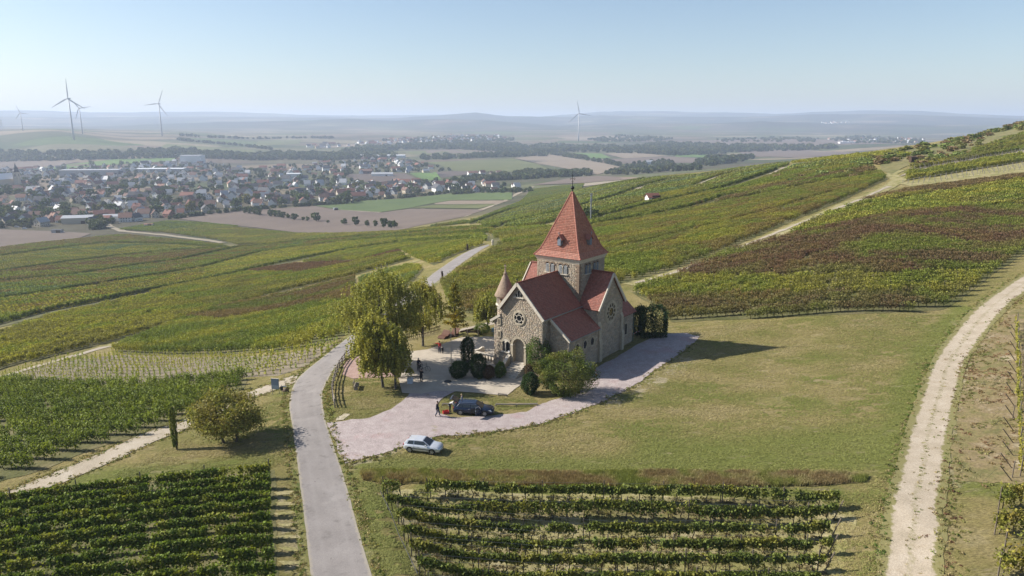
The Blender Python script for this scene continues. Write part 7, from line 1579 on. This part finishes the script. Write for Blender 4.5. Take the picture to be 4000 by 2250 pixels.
def bicycle():
    p = hit(1066,934); t = tag(empty('bicycle', p, math.radians(-15)), 'dark bicycle with luggage bags pushed by the grey haired person', 'bicycle')
    for x in (-.52, .55):
        w = MB()
        for k in range(20): a0, a1 = 2*math.pi*k/20, 2*math.pi*(k+1)/20; w.tube([(x+.34*math.cos(a0),0,.36+.34*math.sin(a0)),(x+.34*math.cos(a1),0,.36+.34*math.sin(a1))], .022, 5, False)
        wh = w.build('wheel', M['tyre'], t); s = MB()
        for k in range(8): a = math.pi*k/4; s.tube([(x,0,.36),(x+.33*math.cos(a),0,.36+.33*math.sin(a))], .005, 3)
        s.build('spokes', M['chrome'], wh)
    f = MB(); 
    for a, b_ in (((-.52,0,.36),(-.1,0,.33)),((-.1,0,.33),(-.22,0,.86)),((-.22,0,.80),(.38,0,.84)),((-.1,0,.33),(.40,0,.74)),((-.52,0,.36),(-.2,0,.78)),((.38,0,.95),(.55,0,.36))): f.tube([a, b_], .022, 6)
    f.build('frame', M['iron'], t); h = MB(); h.tube([(.38,0,.92),(.36,0,1.05)], .016, 5); h.tube([(.25,-.28,1.08),(.36,-.1,1.06),(.36,.1,1.06),(.25,.28,1.08)], .014, 5); h.build('handlebar', M['iron'], t); s = MB(); s.box((-.25,0,.92), (.26,.14,.06)); s.build('saddle', M['blackpl'], t)
    for y in (-.17, .17): g = MB(); g.box((-.6,y,.62), (.34,.14,.34)); g.build('pannier', M['blackpl'], t)
bicycle()
def crate():
    p = am+np.array([-2.95,-.25,0]); p[2] = float(ground_z(p[0], p[1])); t = tag(empty('red_bag', p, .3), 'bright red folding crate on the grass behind the car', 'crate'); r = plain('red_plastic', (.55,.03,.03), .5)
    for nm, c, d in (('bottom',(0,0,.03),(.62,.42,.04)),('side_wall',(0,-.2,.16),(.62,.03,.24)),('side_wall',(0,.2,.16),(.62,.03,.24)),('end_wall',(-.3,0,.16),(.03,.42,.24)),('end_wall',(.3,0,.16),(.03,.42,.24))): b = MB(); b.box(c, d); b.build(nm, r, t)
    h = MB(); h.tube([(-.2,0,.1),(-.1,0,.38),(.1,0,.38),(.2,0,.1)], .02, 5); h.build('handle', r, t)
crate()
# ================================================================== furniture, signs, fences
M['greywood'] = plain('weathered_wood', (.30,.26,.22), .85, 0, .15, .25, 5); M['redwood'] = plain('red_brown_wood', (.15,.07,.045), .7, 0, .25, .2, 5)
def bench(px, rz, label, wood, metal, L=1.9, bk=True):
    t = tag(empty('bench', hit(*px), rz), label, 'bench', None)
    for y in (-.18, 0, .18): b = MB(); b.box((0,y,.45), (L,.13,.045)); b.build('seat_slat', wood, t)
    if bk:
        for z in (.68, .86): b = MB(); b.box((0,.30,z), (L,.04,.13)); b.build('back_slat', wood, t)
    for x in (-L*.38, L*.38): b = MB(); b.box((x,0,.2), (.08,.42,.46)); b.box((x,.31,.55), (.07,.05,.85)); b.build('leg', metal, t)
    return t
bench((1190,843), math.radians(172), 'dark slatted park bench facing away beside the plaza', M['wood'], M['trim'], 2.1)
bench((897,977), math.radians(95), 'weathered wooden bench standing alone on the grass by the road fence', M['greywood'], M['greywood'], 1.5)
def lounger(px, rz, label):
    t = tag(empty('wooden_lounger', hit(*px), rz), label, 'lounger', 'wooden loungers below the larch'); t.scale = (.8,.8,.85); prof = [(-.95,.10),(-.55,.36),(-.15,.42),(.30,.36),(.70,.62),(1.15,1.15)]
    for i in range(len(prof)-1):
        (x0_, z0_), (x1_, z1_) = prof[i], prof[i+1]; m = 3
        for k in range(m):
            f0, f1 = k/m+.02, (k+1)/m-.02; b = MB(); a0 = V3((x0_+(x1_-x0_)*f0,0,z0_+(z1_-z0_)*f0)); a1 = V3((x0_+(x1_-x0_)*f1,0,z0_+(z1_-z0_)*f1)); n = V3((-(a1-a0).z,0,(a1-a0).x)).normalized()*.05
            b.prism([a0+V3((0,-.75,0)), a1+V3((0,-.75,0)), a1+V3((0,.75,0)), a0+V3((0,.75,0))], n); b.build('slat', M['redwood'], t)
    for y in (-.55, .55): b = MB(); b.prism([(-.9,y,0),(.9,y,0),(.95,y,.8),(.3,y,.33),(-.15,y,.38),(-.55,y,.32)], (0,.08,0)); b.build('side_frame', M['wood'], t)
lounger((1116,850), math.radians(60), 'left of two big red brown wooden loungers, its back to the camera'); lounger((1141,844), math.radians(60), 'right of two big red brown wooden loungers, next to the larch trunk')
b = MB(); p = hit(1158,839); b.tube([(0,0,.25),(1.9,.9,.45)], .16, 8); tag(b.build('log', M['wood'], None, loc=p), 'dark log lying behind the right wooden lounger', 'log')
def flagpole():
    p = hit(1135,916); H = zat(1137,828,p[1])-p[2]; t = tag(empty('flagpole', p), 'slim white flagpole beside the columnar juniper', 'flagpole'); b = MB(); b.tube([(0,0,0),(.05,0,H)], [.06,.035], 8); b.build('pole', M['trim'], t); c = MB(); c.lathe([(.02,0),(.07,.04),(.07,.1),(.02,.14)], (.05,0,H), 8); c.build('knob', M['zinc'], t); f = MB(); f.box((0,0,.06), (.4,.4,.14)); f.build('footing', M['mortar'], t)
flagpole()
def planter():
    p = hit(1032,965); t = tag(empty('planter', p), 'pale blue white planter tub with a small weeping tree', 'planter'); b = MB(); b.add([(-.28,-.28,0),(.28,-.28,0),(.28,.28,0),(-.28,.28,0),(-.34,-.34,.68),(.34,-.34,.68),(.34,.34,.68),(-.34,.34,.68)], [(3,2,1,0),(4,5,6,7),(0,1,5,4),(1,2,6,5),(2,3,7,6),(3,0,4,7)]); b.build('tub', plain('tub', (.60,.66,.74), .6), t)
    rg = np.random.default_rng(77); s = MB(); s.tube([(0,0,.6),(.05,0,1.5),(-.1,0,2.1)], [.03,.025,.015], 6); s.build('trunk', M['bark'], t); n = 420; a = rg.uniform(0, 6.28, n); r = rg.uniform(.05,.55,n); c = np.column_stack([np.cos(a)*r, np.sin(a)*r, 2.1-r*1.2-rg.random(n)*.7*r]); leafobj('crown', c, .13, G['birchd'], t, rg)
planter()
def rail_fence():
    pts = hits([(843,1026),(838,1008),(836,990),(839,970),(845,948),(854,927),(868,907),(884,894)]); t = tag(empty('rail_fence', pts[0]), 'curved low wooden rail fence along the inside of the road bend', 'fence'); o = pts[0]
    q = []
    for i in range(len(pts)-1):
        n = max(1, int(round(np.hypot(*(pts[i+1]-pts[i])[:2])/1.6)))
        for k in range(n): q.append(pts[i]+(pts[i+1]-pts[i])*k/n)
    q.append(pts[-1]); q = [V3([float(v) for v in (w-o)]) for w in q]
    for a in q: b = MB(); b.box(a+V3((0,0,.5)), (.12,.12,1.2)); b.build('post', M['greywood'], t)
    for a, c in zip(q, q[1:]):
        for z, h in ((.98,.14),(.62,.12),(.30,.12)): b = MB(); d = (c-a); L_ = d.length; b.box((a+c)/2+V3((0,0,z)), (L_+.02,.05,h), M=Matrix((d.normalized(), V3((0,0,1)).cross(d).normalized(), V3((0,0,1)))).transposed()); b.build('rail', M['greywood'], t)
rail_fence()
def signboard():
    p = hit(694,992); p2 = hit(704.5,990); t = tag(empty('sign_board', p, math.radians(-8)), 'large notice board seen from its blue grey back on two posts by the road', 'sign'); w = float(np.hypot(*(p2-p)[:2]))+.15
    zt = zat(690,953,p[1])-p[2]; zb = zat(690,979,p[1])-p[2]; w = 20.5/FPX*p[1]*1.04
    b = MB(); b.box((0,0,(zt+zb)/2), (w,.05,zt-zb)); b.build('panel', plain('sign_back', (.22,.29,.40), .5, .2, .4, .06), t); b = MB(); b.box((.0,-.03,zb+.26), (w*.97,.01,.42)); b.build('lower_panel', plain('sign_back_pale', (.36,.44,.54), .5, .2), t); b = MB(); b.box((0,0,zt+.03), (w+.04,.12,.06)); b.build('top_rail', M['trim'], t)
    for x in (-w/2+.05, w/2-.05): b = MB(); b.tube([(x,.05,-.1),(x,.05,zt)], .03, 6); b.build('post', M['zinc'], t)
    p = hit(710.5,993); t = tag(empty('sign_post', p), 'slim sign post with a small dark plate right of the notice board', 'sign'); H = zat(708,968,p[1])-p[2]; b = MB(); b.tube([(0,0,-.1),(-.05,0,H)], .03, 6); b.build('post', M['zinc'], t); z = zat(710,977,p[1])-p[2]; b = MB(); b.box((-.02,-.04,z), (.34,.03,.5)); b.build('plate', M['blackpl'], t); b = MB(); b.box((.25,0,H-.2), (.6,.02,.12)); b.build('pointer', M['rfwhite'], t)
    p = hit(722,988); b = MB(); rg = np.random.default_rng(5); H = zat(716,942,p[1])-p[2]; t = tag(empty('sapling', p), 'bare thin sapling with a stake beside the sign post', 'tree'); b.tube([(0,0,0),(-.1,0,H*.5),(-.25,.1,H)], [.03,.022,.006], 5)
    for k in range(9): z = H*(.4+.06*k); a = k*2.2; b.tube([(-.1-.15*(z/H-.5),0,z),(-.1+.45*math.cos(a),.45*math.sin(a),z+.4)], [.012,.004], 4)
    b.build('trunk', M['bark'], t); b = MB(); b.box((.15,.05,.35), (.1,.1,.8)); b.build('stake', M['wood'], t)
    p = hit(717,984); rg = np.random.default_rng(8); b = MB(); b.lathe([(.28,0),(.34,.12),(.24,.3),(.08,.38)], (0,0,0), 9); tag(b.build('boulder', M['stonebrown'], None, loc=p), 'dark boulder at the foot of the sapling', 'boulder')
signboard()
def mast():
    p = hit(1486,560); t = tag(empty('telecom_mast', p), 'slim grey telecom mast with antennas behind the spire', 'mast'); s = p[1]/FPX; H = zat(1486,486,p[1])-p[2]; b = MB(); b.lathe([(2.0*s,-1),(1.7*s,H*.5),(1.5*s,H)], (0,0,0), 10); b.build('pole', M['zinc'], t)
    for k, (z, r) in enumerate(((.97,2.4),(.80,2.2),(.52,2.6),(.42,2.6))):
        for q in (-1, 1): c = MB(); c.box((q*r*s,0,H*z-2*s), (1.3*s,1.0*s,(7 if k < 2 else 2.2)*s)); c.build('antenna', M['turb'], t)
    for z in (.9, .5): c = MB(); c.lathe([(2.9*s,0),(2.9*s,.4*s)], (0,0,H*z), 10); c.build('collar', M['zinc'], t)
mast()
def figure(px, h, label, w=.45):
    p = hit(*px); t = tag(empty('carved_figure', p), label, 'sculpture', 'carved wooden figures along the road'); b = MB(); b.lathe([(w*.62,0),(w*.62,.12*h),(w*.55,.2*h),(w*.5,.62*h),(w*.36,.74*h),(w*.2,.78*h)], (0,0,0), 9); b.build('robe', M['wood'], t, True); c = MB(); c.lathe([(.06,0),(.16,.06),(.18,.18),(.12,.3),(.03,.36)], (0,0,h*.77), 9); c.build('head', M['wood'], t, True); d = MB(); d.tube([(-w*.35,-.05,h*.55),(-w*.5,-.15,h*.9),(-w*.45,-.1,h*1.05)], [.09,.06,.04], 6); d.build('arm', M['wood'], t)
figure((1113,702), 1.9, 'dark carved wooden figure at the right edge of the road, nearer one'); figure((1176,630), 2.4, 'dark carved wooden figure on a base at the road bend, farther one', .6); figure((1517,541), 1.7, 'left of two dark figures on the pale terrace of the upper track', .7); figure((1526,540), 1.7, 'right of two dark figures on the pale terrace of the upper track', .7)
p = hit(1239,617); b = MB(); b.lathe([(.35,0),(.28,.8),(.42,1.1),(.3,1.7),(.05,1.9)], (0,0,0), 9); tag(b.build('wayside_marker', M['trim'], None, loc=p), 'small white wayside marker where the road vanishes', 'marker')
# tape fence along the chapel flank
def tape_fence():
    P = [(1481,918),(1500,903),(1520,890),(1550,876),(1580,860),(1602,850),(1622,842)]; pts = hits(P); o = pts[0]; t = tag(empty('tape_fence', o), 'red and white barrier tape on thin posts along the shaded chapel wall', 'fence'); q = [V3([float(v) for v in (w-o)]) for w in pts]
    for a in q: b = MB(); b.tube([a, a+V3((0,0,.95))], .025, 5); b.build('post', M['iron'], t)
    wm, rm = plain('tape_white', (.75,.74,.72), .6), plain('tape_red', (.55,.06,.05), .6); k = 0
    for a, c in zip(q, q[1:]):
        n = max(2, int((c-a).length/.35))
        for i in range(n): 
            f0, f1 = i/n, (i+1)/n; sg = lambda f: V3((0,0,.88-.1*4*f*(1-f))); b = MB(); A, B_ = a.lerp(c, f0)+sg(f0), a.lerp(c, f1)+sg(f1); b.prism([A, B_, B_+V3((0,0,.09)), A+V3((0,0,.09))], (.012,.008,0)); b.build('tape', wm if k % 2 else rm, t); k += 1
tape_fence()
def barrier_post(px, rz, lean, label):
    p = hit(*px); t = tag(empty('barrier_post', p, rz), label, 'post', 'striped posts beside the big bush'); b = MB(); wm = plain('post_white', (.7,.68,.64), .6); rm = plain('post_red', (.5,.09,.06), .6)
    for k in range(4): b = MB(); z0_, z1_ = .26*k, .26*(k+1); b.tube([(lean*z0_,0,z0_),(lean*z1_,0,z1_)], .05, 6); b.build('band', rm if k % 2 else wm, t)
barrier_post((1491,936), 0, -.5, 'leaning red white post at the end of the barrier tape'); barrier_post((1503,949), .4, -.35, 'red white post standing on the gravel right of the big bush')
def low_rail(P, label):
    pts = hits(P); o = pts[0]; t = tag(empty('timber_rail', o), label, 'rail', 'low timber rails edging the lawn'); q = [V3([float(v) for v in (w-o)]) for w in pts]
    for a, c in zip(q, q[1:]): b = MB(); b.tube([a+V3((0,0,.24)), c+V3((0,0,.24))], .085, 7); b.build('beam', M['greywood'], t)
    for a in q: b = MB(); b.tube([a-V3((0,0,.1)), a+V3((0,0,.2))], .07, 6); b.build('post', M['greywood'], t)
low_rail([(1113,1021),(1142,1021.5),(1165,1021)], 'low timber rail running behind the dark car, left piece'); low_rail([(1247,1022),(1300,1022),(1352,1021)], 'low timber rail running right of the dark car'); low_rail([(1002,954),(1030,952),(1056,951)], 'low timber rail between birch lawn and plaza'); low_rail([(1253,995),(1275,997.5)], 'short timber edging at the plaza corner')
def balustrade():
    a, c = hit(1192,902), hit(1243,915); o = a; t = tag(empty('balustrade', o), 'pale stone balustrade at the left side of the chapel', 'balustrade'); d = V3([float(v) for v in (c-a)]); d.z = 0; L_ = d.length; u = d.normalized(); R = Matrix((u, V3((0,0,1)).cross(u), V3((0,0,1)))).transposed()
    for z, h, w in ((.1,.2,.4),(1.0,.16,.42)): b = MB(); b.box(d/2+V3((0,0,z)), (L_,w,h), M=R); b.build('coping' if z > .5 else 'plinth', M['step'], t)
    n = 7
    for k in range(n+1): b = MB(); b.lathe([(.09,.2),(.14,.4),(.08,.6),(.07,.8),(.11,.92)], d*(k/n), 8); b.build('baluster', M['ashlar'], t, True)
    p = hit(1205,893); t = tag(empty('stone_seat', p, .35), 'curved pale stone seat wall beside the juniper', 'seat'); b = MB(); b.prism([(-.8,0,0),(.8,0,0),(.8,0,1.0),(.5,0,1.05),(.1,0,.8),(-.8,0,.7)], (0,.35,0)); b.build('back_wall', M['step'], t); b = MB(); b.box((0,-.25,.22), (1.6,.5,.44)); b.build('bench_block', M['ashlar'], t)
balustrade()
p = hit(1241,845); b = MB(); b.box((0,0,.9), (.5,.3,.55)); b.tube([(0,0,0),(0,0,.7)], .04, 6); tag(b.build('litter_bin', plain('bin_blue', (.12,.22,.27), .5), None, loc=p), 'blue grey litter bin on a post at the left chapel corner', 'bin')
b = MB(); p = hit(1127,961); b.lathe([(.45,.0),(.42,.05),(.1,.06)], (0,0,.09), 14); tag(b.build('manhole_cover', M['iron'], None, loc=p), 'round iron cover set in the plaza paving', 'cover')
def picket():
    P = [(1010,858),(1035,851),(1060,846),(1090,838),(1110,832)]; pts = hits(P); o = pts[0]; t = tag(empty('picket_fence', o), 'low dark picket fence behind the birches at the plaza rear', 'fence'); q = [V3([float(v) for v in (w-o)]) for w in pts]
    for a, c in zip(q, q[1:]):
        n = int((c-a).length/.28)
        for k in range(n): m = a.lerp(c, k/n); b = MB(); b.box(m+V3((0,0,.45)), (.07,.04,.95)); b.build('picket', M['wood'], t)
        for z in (.3, .75): d = c-a; b = MB(); b.box((a+c)/2+V3((0,0,z)), (d.length,.04,.07), M=Matrix((d.normalized(), V3((0,0,1)).cross(d).normalized(), V3((0,0,1)))).transposed()); b.build('rail', M['wood'], t)
picket()
for i, (x, y, c, s) in enumerate([(0,567,'rfwhite',1),(10,566,'rfgrey',1),(22,567,'rfwhite',1),(42,572,'rfgrey',1),(62,576,'silver',1),(68,573,'rfdark',1.7),(155,584,'silver',1),(440,514,'rfwhite',1)]):
    p = hit(x, y); b = MB(); L_ = 4.3*s; b.prism([(-L_/2,-.9,.2),(L_/2,-.9,.2),(L_/2,-.9,.85),(L_*.28,-.9,.95),(L_*.14,-.9,1.45*s),(-L_*.36,-.9,1.5*s),(-L_/2,-.9,.95)], (0,1.8,0)); v = tag(b.build('village_car', M[c], None, loc=p), ['white car first in the village car park','grey car second in the village car park','white car third in the village car park','grey car at the right end of the car park','silver car before the cream hall','dark bus parked left of the cream hall','silver car alone on the field track','white van on the village road'][i], 'bus' if s > 1 else 'car', 'vehicles at the village edge'); v.rotation_euler = (0,0,.2)
    g = MB(); g.box((-L_*.1,0,1.15*s), (L_*.5,1.84,.35*s)); g.build('windows', M['carglass'], v)
